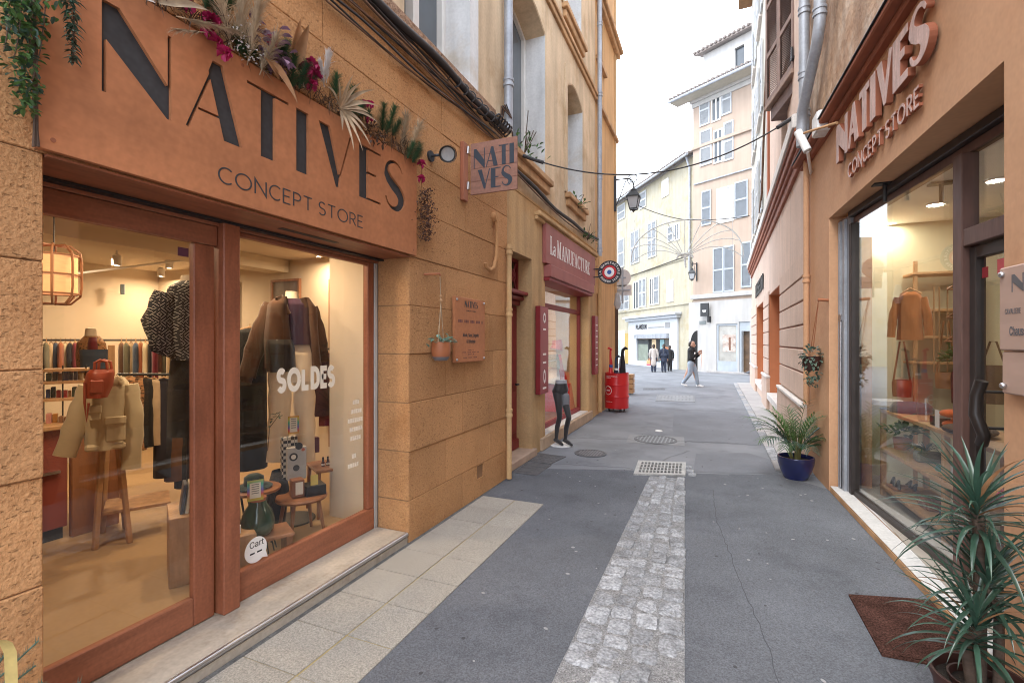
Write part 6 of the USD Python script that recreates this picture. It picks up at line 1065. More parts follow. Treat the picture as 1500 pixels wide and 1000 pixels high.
# plaque
pq = thing('wooden_wall_plaque', 'brown wooden plaque with dark lettering screwed to the ochre stone wall', 'plaque', FL.pt(4.5, 1.53)); a, b = 4.185, 4.86
part(pq, 'board', FL.box(a, b, 1.535, 2.205, .015, .05, .004), M['sign_wood'])
x = a + .20
for chh, w in zip('NATIVES', (.045, .045, .04, .014, .045, .036, .036)): g, gw = deco(chh, .09, .3); part(pq, 'letter', FL.poly(fit(g, x, 2.105, w/gw, .07), .0502, .0515), M['letter_dark']); x += w + .006
for z, h, w, tx, bd in ((2.065, .012, .22, 'CONCEPT STORE', False), (1.80, .036, .36, 'Mode, Sacs, Lingerie', True), (1.735, .034, .2, '& Lifestyle', True), ):
    part(pq, 'lettering', FL.text(tx, a + .337, z, h, .0502, width=w, bold=bd, depth=.0012, centre=True), M['letter_dark'] if bd else M['letter_dark'])
part(pq, 'fine_print', cat([FL.box(a+.337-w/2+w*i/n_+.004, a+.337-w/2+w*(i+1)/n_-.004, z, z+h, .0502, .0511) for z, h, w, n_ in ((1.945, .03, .56, 17), (1.655, .01, .12, 5), (1.632, .01, .38, 14), (1.609, .01, .14, 5), (1.575, .01, .34, 12)) for i in range(n_) if i % 4 != 3]), mat('letter_brown', (.14, .05, .04), .7), kind='stuff')
for s, z in ((a+.03, 2.175), (b-.03, 2.175), (a+.03, 1.565), (b-.03, 1.565)): part(pq, 'screw', ico(FL.pt(s, z, .052), .013, 2), M['steel'], True)
# hanging planter
hp = thing('hanging_planter', 'small terracotta planter hung on a cord from a hook beside the plaque', 'planter', FL.pt(3.83, 1.6, .09)); c = FL.pt(3.83, 0, .10)
part(hp, 'hook', tube([FL.pt(3.70, 2.36, 0), FL.pt(3.80, 2.375, .10), FL.pt(3.82, 2.36, .10)], .010), M['terracotta']); part(hp, 'pot', lathe([(0, 1.575), (.055, 1.58), (.085, 1.62), (.09, 1.68), (.082, 1.745), (.075, 1.74)], c, 22), M['terracotta'], 60); part(hp, 'base', lathe([(0, 1.572), (.057, 1.574), (.08, 1.606), (.079, 1.61)], c + [0, 0, -.001], 22), mat('pot_grey', (.16, .15, .16), .6), 60)
for q in (-.05, .05): part(hp, 'cord', tube([c + [.0, q, 1.74], c + [0, 0, 2.1], FL.pt(3.815, 2.365, .10)], .004, 5), M['straw'])
part(hp, 'bead', ico(c + [0, 0, 2.13], .016, 2), M['pale_wood'], True); part(hp, 'bead', ico(c + [0, 0, 2.17], .013, 2), M['pale_wood'], True)
for k in range(46): v = RNG.normal(size=3) * [.05, .09, .02]; part(hp, 'leaf', leafc(c + [0, .03, 1.755] + v, (RNG.normal(), RNG.normal() + .6, RNG.normal(0, .5)), .05, .036), M['leaf_mint'], True)
# pipes
def tpipe(name, label, pts, r, m, clips=()):
    t = thing(name, label, 'pipe', pts[-1]); part(t, 'tube', tube(pts, r, 14), m, 40)
    for c in clips: part(t, 'collar', lathe([(r, -.05), (r + .011, -.05), (r + .011, -.02), (r + .004, -.01), (r + .004, .02), (r + .011, .02), (r + .011, .05), (r, .05)], c, 14), m, 40)
tpipe('grey_downpipe', 'grey zinc downpipe between the ochre and lime rendered buildings above the hanging sign', [FL.pt(5.44, 7.9, .09), FL.pt(5.44, 4.35, .09)], .055, M['zinc'], [FL.pt(5.44, 4.95, .09), FL.pt(5.44, 7.2, .09)])
tpipe('grey_downpipe', 'slim grey zinc downpipe at the joint of the lime and orange buildings', [FM.pt(11.15, 11.9, .09), FM.pt(11.15, 3.75, .09)], .055, M['zinc'], [FM.pt(11.15, z, .09) for z in (3.9, 5.6, 7.55, 9.2)])
tpipe('ochre_downpipe', 'ochre painted downpipe under the slim grey one beside the second red board', [FM.pt(11.15, 3.75, .09), FM.pt(11.15, .1, .09)], .05, M['orange3'], [FM.pt(11.15, 2.2, .09)])
tpipe('ochre_corner_pipe', 'ochre painted pipe down the corner of the stone wall beside the red door', [FL.pt(5.555, 2.98, .05), FL.pt(5.555, .02, .05)], .034, M['beige2'], [FL.pt(5.555, z, .05) for z in (2.9, 2.12, .85)])
cp = [FL.px(a, b, .04) for a, b in ((727, 318), (728, 345), (727, 375), (723, 392), (717, 396), (712, 390), (711, 385))]
tpipe('hooked_conduit', 'ochre painted hooked conduit on the stone wall above the plaque', [FL.pt(s, z, .04) for s, z in cp], .022, M['stone_smooth'], [])
t = thing('round_junction_cap', 'round ochre cap at the top of the hooked conduit', 'cap', FL.pt(*cp[0])); part(t, 'disc', FL.poly(affinity.translate(Point(0, 0).buffer(.06), *cp[0]), 0, .06), M['stone_smooth'])
tpipe('pale_pole', 'dark pole with a pale flared top standing against the orange wall behind the red drum', [FM.pt(13.0, 3.0, .14), FM.pt(13.0, 0, .14)], .04, M['stem'])
t = thing('pale_hopper', 'pale flared hopper at the top of the dark pole on the orange wall', 'hopper', FM.pt(13.0, 2.8, .14)); part(t, 'cone', lathe([(.045, 2.62), (.10, 2.75), (.05, 3.05), (0, 3.06)], FM.pt(13.0, 0, .16), 12), M['pav'], 40)
# cable bundle
cb_ = thing('cable_bundle', 'thick bundle of dark and brown cables sagging along the top of the stone wall', 'cables', FL.pt(3, 4.25))
def wavy(s0, s1, z, d, amp, ph, n=26, sag=0): 
    return [FL.pt(s, z + amp*math.sin(s*2.1 + ph) + amp*.6*math.sin(s*5.3 + ph*2) - sag*math.sin(math.pi*(s-s0)/(s1-s0)), d + .012*math.sin(s*3.7 + ph)) for s in np.linspace(s0, s1, n)]
part(cb_, 'main_cable', tube(wavy(-4, 5.35, 4.345, .075, .012, 0, 40), .034, 10), M['cable'], 40)
for k in range(10): part(cb_, 'cable', tube(wavy(-4, 5.3 + .02*k, 4.315 - .016*k, .03 + .008*(k % 4), .014, k*1.3, 40, .10 * (k > 6) + .05 * (k > 3)), RNG.uniform(.006, .012), 6), M['cable'] if k % 3 else M['cable_brown'])
for k in range(7): part(cb_, 'tie', tube([FL.pt(4.15 + .16*k + .03*math.sin(q), 4.33 + .06*math.cos(q), .06 + .06*math.sin(q)) for q in np.linspace(0, 6.283, 11)], .007, 5, cap=False), M['cable'])
for k in range(6): part(cb_, 'coil', tube([FL.pt(5.05 + .07*k + .05*math.cos(q), 4.33 + .05*math.sin(q), .10 + .05*math.sin(q)) for q in np.linspace(0, 6.283, 13)], .010, 6, cap=False), M['cable'])
for k in range(4): part(cb_, 'loop', tube([FL.pt(5.25, 4.36, .07), FL.pt(5.2 + .05*k, 4.55 + .03*k, .10), FL.pt(5.42, 4.5, .14), FL.pt(5.55, 4.3, .10)], .009, 6), M['cable'] if k % 2 else M['cable_brown'])
t = thing('wall_cable', 'black cable descending along the lime rendered wall above the red fascia', 'cable', FM.pt(8, 3.95)); part(t, 'strand', tube([FM.pt(5.62, 4.22, .06)] + [FM.pt(s, 4.13 - .10*math.sin(math.pi*(s-5.7)/5.4) , .05 + .02*math.sin(s*3)) for s in np.linspace(5.8, 11.0, 16)], .030, 8), M['cable'], 40)
part(t, 'thin_strand', tube([FM.pt(s, 4.08 - .14*math.sin(math.pi*(s-5.7)/5.4), .07) for s in np.linspace(5.7, 11.0, 14)], .012, 6), M['cable_brown'])
# wall spotlight
wl = thing('wall_spotlight', 'black round spotlight on a short arm at the right end of the long sign', 'spotlight', FL.pt(3.86, 3.49, .1)); c = FL.pt(3.86, 3.49, .15); dr_ = np.array([.55, -.75, -.35]); dr_ /= np.linalg.norm(dr_)
part(wl, 'arm', tube([FL.pt(3.80, 3.47, 0), FL.pt(3.80, 3.47, .06), c - dr_*.05], .013), M['lantern']); part(wl, 'base', FL.poly(Point(3.80, 3.47).buffer(.05), .001, .02), M['lantern']); part(wl, 'head', tube([c - dr_*.08, c - dr_*.05, c, c + dr_*.05], [.03, .06, .075, .075], 18, True), M['lantern'], 40); part(wl, 'lens', tube([c + dr_*.0505, c + dr_*.053], .06, 18), mat('lens', (.35, .36, .36), .15, .2, 8)); part(wl, 'visor', tube([c + dr_*.03, c + dr_*.09], .08, 18, False), M['lantern'])
# ---- dried flower garland on the sign
gd = thing('dried_flower_garland', 'garland of dried grasses, pine, feathers and magenta flowers along the top of the long sign', 'garland', FL.pt(2.3, 3.31, .05))
GDp = lambda px, py, d=.03: FL.pt(*FL.px(px, py, d), d)
def pine(px, py, L, d, ang=90, n=None):
    p = GDp(px, py, d); a = math.radians(ang); ax = np.array([RNG.normal(.15, .1), math.cos(a), math.sin(a)]); ax /= np.linalg.norm(ax); nd = []
    for k in range(int(L * 3200)):
        t = RNG.uniform(0, 1); q = RNG.uniform(0, 6.28); e = np.cross(ax, [math.cos(q), math.sin(q), .3]); e /= np.linalg.norm(e); nd.append(blade(p + ax*L*t, e*.9 + ax*.6, .074*(1 - .3*t), .008, 0, 1, 0))
    part(gd, 'pine_sprig', cat(nd + [tube([p, p + ax*L*.95], .004, 5)]), M['pine'], kind='stuff')
def plume(px, py, L, d, ang, n=150, spread=.35, m='straw', w=.004, droop=.5):
    p = GDp(px, py, d); a = math.radians(ang); ax = np.array([.25, math.cos(a), math.sin(a)]); ax /= np.linalg.norm(ax); nd = []
    for k in range(int(n*2.2)):
        t = RNG.uniform(.1, 1); e = ax + RNG.normal(0, spread, 3); nd.append(blade(p + ax*L*t*.8, e, L*.36*RNG.uniform(.5, 1), w, droop, 3, 0))
    part(gd, 'grass_plume', cat(nd + [tube([p, p + ax*L*.8], .003, 5)]), M[m], kind='stuff')
def flower(px, py, r, d=.08):
    c = GDp(px, py, d); pt = []
    for k in range(16): v = RNG.normal(size=3); v[2] += .3; v /= np.linalg.norm(v); pt.append(leafc(c + v*r*.15, v, r*1.1, r*.95, cup=.4))
    part(gd, 'magenta_flower', cat(pt), M['magenta'], True, kind='stuff')
def dleaf(px, py, L, w, ang, d=.06, m='dryleaf', out=.3, droop=.4): 
    a = math.radians(ang); part(gd, 'dried_leaf', blade(GDp(px, py, d), (out, math.cos(a), math.sin(a)), L, w, droop, 8, .28, up=(1, 0, .2)), M[m], True)
def spray(px, py, R, n, m, L, w, d=.05):
    c = GDp(px, py, d); out = []
    for k in range(n): v = RNG.normal(size=3) * [.5, 1, .9]; v /= np.linalg.norm(v); out.append(leafc(c + v*R*RNG.uniform(.3, 1), v + RNG.normal(0, .5, 3), L, w))
    part(gd, 'leaf_spray', cat(out), M[m], True, kind='stuff')
for s in np.arange(1.0, 3.5, .16): spray(*[FL.s(0)*0 + v for v in (0, 0)], 0, 0, 'stem', 0, 0) if False else None
mo = []
for k in range(900): s = RNG.uniform(1.15, 3.48); v = RNG.normal(size=3); mo.append(blade(FL.pt(s, 3.325 + RNG.uniform(0, .05), RNG.uniform(.0, .09)), v + [0, 0, .5], RNG.uniform(.05, .13), .006, .8, 3, 0))
part(gd, 'moss_bed', cat(mo), M['stem'], kind='stuff')
for q in ((300, 12, .12, .02, 70), (316, 22, .15, .04, 60), (335, 55, .14, .05, 40), (345, 70, .12, .05, 20), (412, 92, .14, .02, 80), (420, 100, .12, .05, 110), (428, 128, .18, .04, 100), (438, 130, .17, .07, 80), (448, 128, .15, .05, 60), (491, 142, .16, .03, 85), (505, 160, .17, .05, 75), (515, 168, .14, .06, 50), (525, 172, .12, .06, 35), (560, 192, .20, .03, 95), (566, 196, .22, .05, 85), (575, 198, .16, .05, 60), (597, 232, .15, .07, 70), (604, 238, .16, .08, 60), (610, 232, .14, .07, 80)): pine(*q)
for q in ((240, 10, .26, .02, 55), (258, 24, .30, .10, 15, 90, .12), (350, 88, .52, .02, 97, 240, .22), (362, 96, .45, .05, 88, 200, .25), (340, 74, .34, .06, 120, 120, .3), (380, 110, .30, .08, 75, 140, .4), (590, 224, .34, .04, 100, 190, .35), (600, 226, .34, .05, 78, 190, .4), (300, 48, .25, .1, 210, 70, .12)): plume(*q)
for q in ((309, 30, .042), (305, 46, .034), (316, 62, .03), (329, 78, .034, .12), (278, 4, .04), (398, 60, .03), (447, 102, .045), (458, 96, .042), (463, 112, .04), (456, 124, .036), (533, 152, .026), (542, 153, .028), (541, 176, .026, .1), (617, 240, .035, .1), (617, 262, .032, .1)): flower(*q)
dleaf(430, 96, .27, .085, 84, .06); dleaf(428, 88, .24, .08, 93, .04); dleaf(392, 86, .26, .07, -45, .10); dleaf(408, 118, .16, .05, 150, .12, 'dryleaf')
for q in ((478, 122, .20, .05, 100), (470, 120, .22, .06, 80), (475, 128, .16, .05, 120)): plume(q[0], q[1], q[2], .05, q[4], 160, .16, 'feather', .006, .3)
for a in (95, 78, 60, 40, 15, -10, -35, -60, -85, -110, 160, 125, 28, -48): dleaf(497, 158, RNG.uniform(.20, .34), .036, a, .09, 'straw', .5, .7)
spray(392, 62, .13, 40, 'mauve', .06, .045); spray(404, 84, .07, 24, 'mauve', .06, .05, .08); spray(548, 196, .10, 60, 'stem', .04, .02, .07); spray(535, 186, .08, 40, 'dryleaf', .035, .018, .08); spray(345, 52, .08, 34, 'feather', .014, .012, .09); spray(372, 44, .07, 30, 'feather', .014, .012, .05); spray(370, 80, .06, 24, 'feather', .014, .012, .10)
dleaf(225, 2, .26, .06, 195, .10, 'feather', .4, .5); dleaf(232, 4, .22, .05, 30, .08, 'straw')
hb_ = thing('hanging_dried_flowers', 'brown bunch of dried flowers hanging at the right end of the long sign', 'dried flowers', FL.pt(3.63, 2.7, .04)); fl = []
for k in range(520): q = RNG.uniform(0, 1); c = FL.pt(*FL.px(622 + RNG.normal(0, 4 + 2*math.sin(q*3.1)), 278 + 74*q, .05), .03 + RNG.uniform(0, .07)); fl.append(leafc(c, RNG.normal(size=3), .02, .018))
part(hb_, 'flowers', cat(fl), mat('brown_flowers', (.10, .05, .035), .9, .5, 30), kind='stuff')
# ---- ivy over the left end of the sign
iv = thing('trailing_ivy', 'green trailing plant hanging over the left end of the long sign', 'ivy', FL.pt(.95, 3.0, .05))
n = 0
for k in range(460):
    py = 165 * RNG.uniform(0, 1) ** 1.7; wdt = 36 * (1 - py / 230); px = 40 + RNG.normal(0, 1) * wdt * .62; d = RNG.uniform(.02, .16)
    if px > 75 and py > 40: continue
    v = RNG.normal(size=3); v[2] -= .5; part(iv, 'leaf', leafc(GDp(px, py, d), v, RNG.uniform(.022, .036), RNG.uniform(.014, .022)), M['leaf'] if k % 3 else M['leaf_dark'], True)
for k in range(7): px = 52 + RNG.normal(0, 2); part(iv, 'stem', tube([GDp(px - 12 + 4*k % 9, -40, .05), GDp(px, 60, .05), GDp(52 + RNG.normal(0, 2), 150, .06), GDp(51 + RNG.normal(0, 2), 215, .05)], .0045, 5), M['stem'])
for k in range(4): part(iv, 'tendril', tube([GDp(15 + 18*k, -10, .1), GDp(12 + 16*k, 40 + 10*k, .12), GDp(6 + 14*k, 75 + 14*k, .10)], .002, 4), M['stem'])
hv = thing('hanging_leaf_strand', 'dense strand of narrow dark leaves hanging over the sign right of the ivy', 'plant', FL.pt(1.1, 3.1, .1)); p0, p1 = GDp(100, -60, .09), GDp(107, 92, .09)
part(hv, 'stem', tube([p0, (p0+p1)/2 + [0, .01, 0], p1], .004, 5), M['stem'])
for k in range(210): t_ = RNG.uniform(0, 1); sp_ = (1 - t_*.65); q = RNG.uniform(0, 6.28); p = p0 + (p1 - p0) * t_; part(hv, 'leaf', blade(p + RNG.normal(0, .012*sp_, 3), (math.cos(q), math.sin(q), -.4), RNG.uniform(.03, .055)*(.5 + .5*sp_), .011, .5, 3, .3), M['leaf_dark'] if k % 3 else M['leaf_grey'], True)
# ---- fir branch and gold ribbon at the lower left
fb_ = thing('fir_branches', 'dark fir branches at the lower left foot of the stone pier', 'fir branches', FL.pt(.95, .3, .25)); 
def firb(px0, py0, px1, py1, d=.25):
    p, q = FL.pt(*FL.px(px0, py0, d), d), FL.pt(*FL.px(px1, py1, d), d); ax = (q - p); L = np.linalg.norm(ax); ax /= L; nd = []
    for k in range(int(L * 900)): e = np.cross(ax, RNG.normal(size=3)); e /= np.linalg.norm(e); nd.append(blade(p + ax*L*RNG.uniform(0, 1), e + ax*.8, .028, .0042, 0, 1, 0))
    part(fb_, 'branch', cat(nd + [tube([p, q], .003, 5)]), mat('fir_needles', (.05, .10, .065), .5, .5, 30, rnd=.2), kind='stuff')
for q in ((-10, 1000, 56, 938), (5, 1010, 52, 974), (-20, 1000, 12, 950), (30, 1030, 62, 998), (80, 1030, 118, 998), (-30, 1040, 20, 985), (0, 1040, 40, 1000)): firb(*q)
gp = [FL.pt(*FL.px(a, b, .3), .3) for a, b in ((-14, 938), (0, 938), (9, 942), (15, 955), (16, 975), (17, 1010))]
rbm = []
for o in (0, ): 
    P = np.array(gp); V = np.vstack([P + [.03, 0, 0], P - [.03, 0, 0]]); m_ = len(P); rbm = trimesh.Trimesh(V, np.array([[i, i+1, m_+i] for i in range(m_-1)] + [[i+1, m_+i+1, m_+i] for i in range(m_-1)]), process=False)
P2 = np.array(gp); sd = np.array([.75, .6, 0]) * .018; V = np.vstack([P2 + sd, P2 - sd]); rbm.vertices = V
single('gold_ribbon', rbm, mat('gold_ribbon', (.55, .42, .16), .35, .2, 20, metal=.4), 'gold ribbon loop curling beside the fir branches at the lower left', 'ribbon', smooth=True)
# ---- weeds on the sills
def weed(name, label, F, px, py, R, n):
    t = thing(name, label, 'weed', F.pt(*F.px(px, py, .05), .05)); c = F.pt(*F.px(px, py, .05), .05)
    for k in range(n): v = RNG.normal(size=3); v[2] = abs(v[2]) + .2; v /= np.linalg.norm(v); part(t, 'leaf', leafc(c + v*R*RNG.uniform(.1, 1) + [0, RNG.normal(0, R*.8), 0], v + RNG.normal(0, .5, 3), .09, .04), M['leaf'], True)
    for k in range(5): part(t, 'stem', tube([c, c + RNG.normal(0, R*.4, 3) + [0, 0, R]], .006, 5), M['stem'])
weed('sill_weed', 'tall leafy weed growing on the sill nearest the hanging sign', FM, 768, 226, .28, 46); weed('sill_weed', 'bushy weed on the second arched window sill above the red fascia', FM, 846, 305, .22, 50); weed('sill_weed', 'weed tuft drooping over the string course beside the grey downpipe', FM, 860, 352, .22, 44)
# ---- boards, disc sign, drum, mannequin
rbd = thing('red_poster_board', 'tall dark red board with white pictograms beside the red door', 'board', FM.pt(7.2, .9)); part(rbd, 'panel', FM.box(6.93, 7.33, .93, 2.30, .02, .10, .006), mat('board_red', (.20, .018, .022), .4)); 
for z, h, w in ((2.12, .16, .11), (1.94, .03, .14), (1.55, .03, .15), (1.42, .03, .15), (1.2, .22, .10), (1.02, .03, .16)): part(rbd, 'pictogram', FM.poly(affinity.scale(Point(7.13, z).buffer(.5), w, h).difference(affinity.scale(Point(7.13, z).buffer(.5), w*.6, h*.6)) if h > .1 else sbox(7.13-w/2, z-h/2, 7.13+w/2, z+h/2), .1005, .103), M['white_letter'])
rb2 = thing('red_poster_board', 'narrow dark red board with white lines beside the ochre downpipe', 'board', FM.pt(10.9, 1)); part(rb2, 'panel', FM.box(10.68, 10.98, 1.0, 2.33, .01, .09, .006), MATS['board_red']); part(rb2, 'lettering', cat([FM.box(10.74, 10.92, z, z + .025, .0905, .092) for z in np.arange(1.2, 2.2, .13)]), M['white_letter'], kind='stuff')
C = np.array([-2.12, 10.6, 3.28]); FD = Facade((C[0], C[1]), (1, 0)); R0 = .257
ds = thing('round_target_sign', 'round black projecting sign with red, white and blue target rings', 'sign', C)
part(ds, 'disc', FD.poly(Point(0, C[2]).buffer(R0, 24), -.03, .03), M['black'])
for r, m, k in ((.155, mat('target_red', (.5, .015, .02), .5), 1), (.108, M['white'], 2), (.048, mat('target_blue', (.03, .10, .36), .5), 3)): part(ds, 'ring', FD.poly(Point(0, C[2]).buffer(r, 24), .03, .03 + .002*k), m)
def ringtext(txt, r, h, a0, a1, flip):
    for i, chh in enumerate(txt):
        if chh == ' ': continue
        a = math.radians(a0 + (a1 - a0) * i / (len(txt) - 1)); m = meshkit.text_mesh(chh, h, .002, True); m.vertices[:, 0] -= m.vertices[:, 0].max() / 2; m.vertices[:, 1] -= h / 2
        m = rot(m, (a - math.pi/2) if not flip else (a + math.pi/2), [0, 0, 1]); m.vertices += [r*math.cos(a), C[2] + r*math.sin(a), .0302]; part(ds, 'letter', FD.put(m), M['white_letter'])
ringtext('LA MANUFACTURE', .205, .045, 190, -10, False); ringtext('PERRIN 1924', .205, .045, 212, 328, True)
part(ds, 'bracket', cat([FD.box(-.43, -.24, C[2] + z - .012, C[2] + z + .012, -.012, .012) for z in (.09, -.09)] + [FD.box(-.43, -.40, C[2] - .2, C[2] + .2, -.02, .02)]), M['black'])
Cd = np.array([-2.235, 12.08, 0]); rd = thing('red_steel_drum', 'bright red steel drum on castors with white print near the end of the left row', 'drum', Cd); r = .29; z0 = .09; H_ = .88
pf = [(0, z0), (r-.01, z0), (r, z0+.012)]
for q in (1/3, 2/3): zz = z0 + H_*q; pf += [(r, zz-.03), (r+.012, zz-.012), (r+.012, zz+.012), (r, zz+.03)]
pf += [(r, z0+H_-.02), (r+.008, z0+H_-.012), (r+.008, z0+H_), (r-.012, z0+H_), (r-.012, z0+H_-.06), (0, z0+H_-.06)]
part(rd, 'shell', lathe(pf, Cd, 40), M['red_bright'], 40)
for q in (.6, 2.2, 3.7, 5.3): c = Cd + [.2*math.cos(q), .2*math.sin(q), 0]; part(rd, 'castor', cat([tube([c + [-.015, 0, .037], c + [.015, 0, .037]], .036, 12), box(c[0]-.03, c[0]+.03, c[1]-.02, c[1]+.02, .06, .089)]), M['black'])
def ondrum(m, z):
    v = m.vertices.copy(); a = -math.pi/2 - .35 + v[:, 0] / r; rr_ = r + .0015 + v[:, 2]; m = m.copy(); m.vertices = np.column_stack([Cd[0] + rr_*np.cos(a), Cd[1] + rr_*np.sin(a), z + v[:, 1]]); return m
for tx, z, h in (('COLLANTS FRANCAIS', .88, .022), ('LA FABRIQUE', .845, .018), ('CHAUSSETTES', .25, .02)): part(rd, 'lettering', ondrum(mv(meshkit.text_mesh(tx, h, .001, True), (-.16, 0, 0)), z), M['white_letter'])
m = ext(Point(0, 0).buffer(.11).difference(Point(0, 0).buffer(.095)).union(sbox(-.06, -.012, .06, .012)), .001); part(rd, 'ring_print', ondrum(mv(m.subdivide().subdivide(), (-.08, 0, 0)), .54), M['white_letter'])
def hullchain(bones, step=.02, it=6):
    ms = []
    sph = trimesh.creation.icosphere(subdivisions=2).vertices
    for p, r0, q, r1 in bones: ms.append(m3.Manifold.hull_points(np.vstack([np.asarray(p) + sph*r0, np.asarray(q) + sph*r1])))
    M_ = m3.Manifold.batch_boolean(ms, m3.OpType.Add)
    if step: M_ = M_.refine_to_length(step)
    me = M_.to_mesh(); t = trimesh.Trimesh(me.vert_properties[:, :3], me.tri_verts, process=True)
    if it: trimesh.smoothing.filter_taubin(t, iterations=it)
    return t
def chain(pts, rs): return [(pts[i], rs[i], pts[i+1], rs[i+1]) for i in range(len(pts)-1)]
ztop = z0 + H_ - .06; Bx = lambda dx, dy, dz: Cd + [dx, dy, ztop + dz]
def upleg(name, label, dx, dy, Ls, m, foot=(-.12, -.02), k=1.0, cuff=None):
    t = thing(name, label, 'leg form', Bx(dx, dy, 0)); pts = [Bx(dx, dy, 0), Bx(dx + .01, dy, Ls*.45), Bx(dx - .005, dy, Ls*.8), Bx(dx, dy, Ls)]
    b = chain(pts, [.075*k, .052*k, .034*k, .032*k]) + chain([Bx(dx + .02, dy, Ls + .02), Bx(dx + foot[0]*.6, dy + foot[1], Ls + .06), Bx(dx + foot[0], dy + foot[1], Ls + .04)], [.034*k, .030*k, .022*k]); part(t, 'form', hullchain(b, .02, 5), m, True)
    if cuff: part(t, 'cuff', lathe([(.06*k, ztop + Ls*.30), (.058*k, ztop + Ls*.42)], (*Bx(dx + .008, dy, 0)[:2], 0), 16), cuff)
upleg('stocking_leg_form', 'tall black stockinged leg form standing foot up in the red drum', .15, -.03, .62, M['blackcloth'], (.11, -.02), 1.1)
upleg('stocking_leg_form', 'leg form in a red and blue sock standing at the left of the drum', -.14, -.08, .62, M['red_bright'], (-.06, 0), .8, mat('sock_blue2', (.05, .10, .3), .9)); upleg('stocking_leg_form', 'short leg form in a dark sock in the middle of the red drum', .0, -.12, .42, M['navy'], (.10, 0), .8, M['white']); upleg('stocking_leg_form', 'short grey and red leg form in front of the black one in the drum', .07, .10, .40, mat('sock_grey', (.25, .25, .27), .9), (.06, 0), .75, M['red_bright'])
cx = thing('timber_crate', 'pale timber crate standing behind the red drum', 'crate', (-2.2, 13.2, 0)); p = G(917, 578); 
for i in range(4): part(cx, 'slat', box(p[0]-.22, p[0]+.22, p[1], p[1]+.4, .05 + .16*i, .19 + .16*i, .006), M['pale_wood'])
part(cx, 'tub', box(p[0]-.16, p[0]+.16, p[1]+.03, p[1]+.37, .05, .66), M['terracotta'])
# stocking mannequin
Cm = G(822, 652); mq2 = thing('stocking_mannequin', 'headless lower body mannequin in black tights standing on a white disc', 'mannequin', (*Cm[:2], 0)); sc = 1.0
fw2 = np.array([.78, -.62, 0]); sd2 = np.array([.62, .78, 0]); B_ = lambda f, s, z: np.array([Cm[0], Cm[1], .02]) + fw2*f + sd2*s + [0, 0, z]
bones = []
for s, kf, ff in ((-.066, .0, -.05), (.066, .10, .05)):
    bones += chain([B_(-.02, s*.9, .84), B_(.02, s, .72), B_(kf + .04, s*.9, .46), B_(kf - .03, s*.9, .29), B_(ff - .01, s*.9, .09)], [.080, .066, .043, .042, .028]) + chain([B_(ff - .03, s*.9, .065), B_(ff + .08, s*.9, .045), B_(ff + .17, s*.9, .022)], [.036, .034, .022])
bones += [(B_(-.04, -.055, .89), .085, B_(-.04, .055, .89), .085), (B_(-.01, -.05, .92), .088, B_(-.01, .05, .92), .088), (B_(-.01, -.04, .94), .09, B_(0, -.03, 1.0), .078), (B_(-.01, .04, .94), .09, B_(0, .03, 1.0), .078)]
bd = hullchain(bones, .018, 8); bd = trimesh.intersections.slice_mesh_plane(bd, [0, 0, -1], [0, 0, 1.06], cap=False)
part(mq2, 'body', bd, mat('sheer_black_tights', (.022, .02, .021), .65, .3, 6, sheen=.3), True)
wb_ = lathe([(0, 1.045), (.108, 1.045), (.10, 1.10), (0, 1.10)], (*B_(0, 0, 0)[:2], 0), 28, 1, .78); part(mq2, 'waist_block', rot(wb_, math.atan2(sd2[1], sd2[0]), [0, 0, 1], (*B_(0, 0, 0)[:2], 0)), mat('grey_torso', (.30, .30, .32), .6), 40)
part(mq2, 'sheer_panel', hullchain(chain([B_(.024, .066, .80), B_(.05, .066, .63)], [.074, .060]), .02, 3), mat('sheer_grey', (.16, .16, .17), .7, .2, 6), True); part(mq2, 'disc', lathe([(0, 0), (.2, 0), (.2, .012), (0, .014)], (*Cm[:2], .004), 32), M['white'], 40)
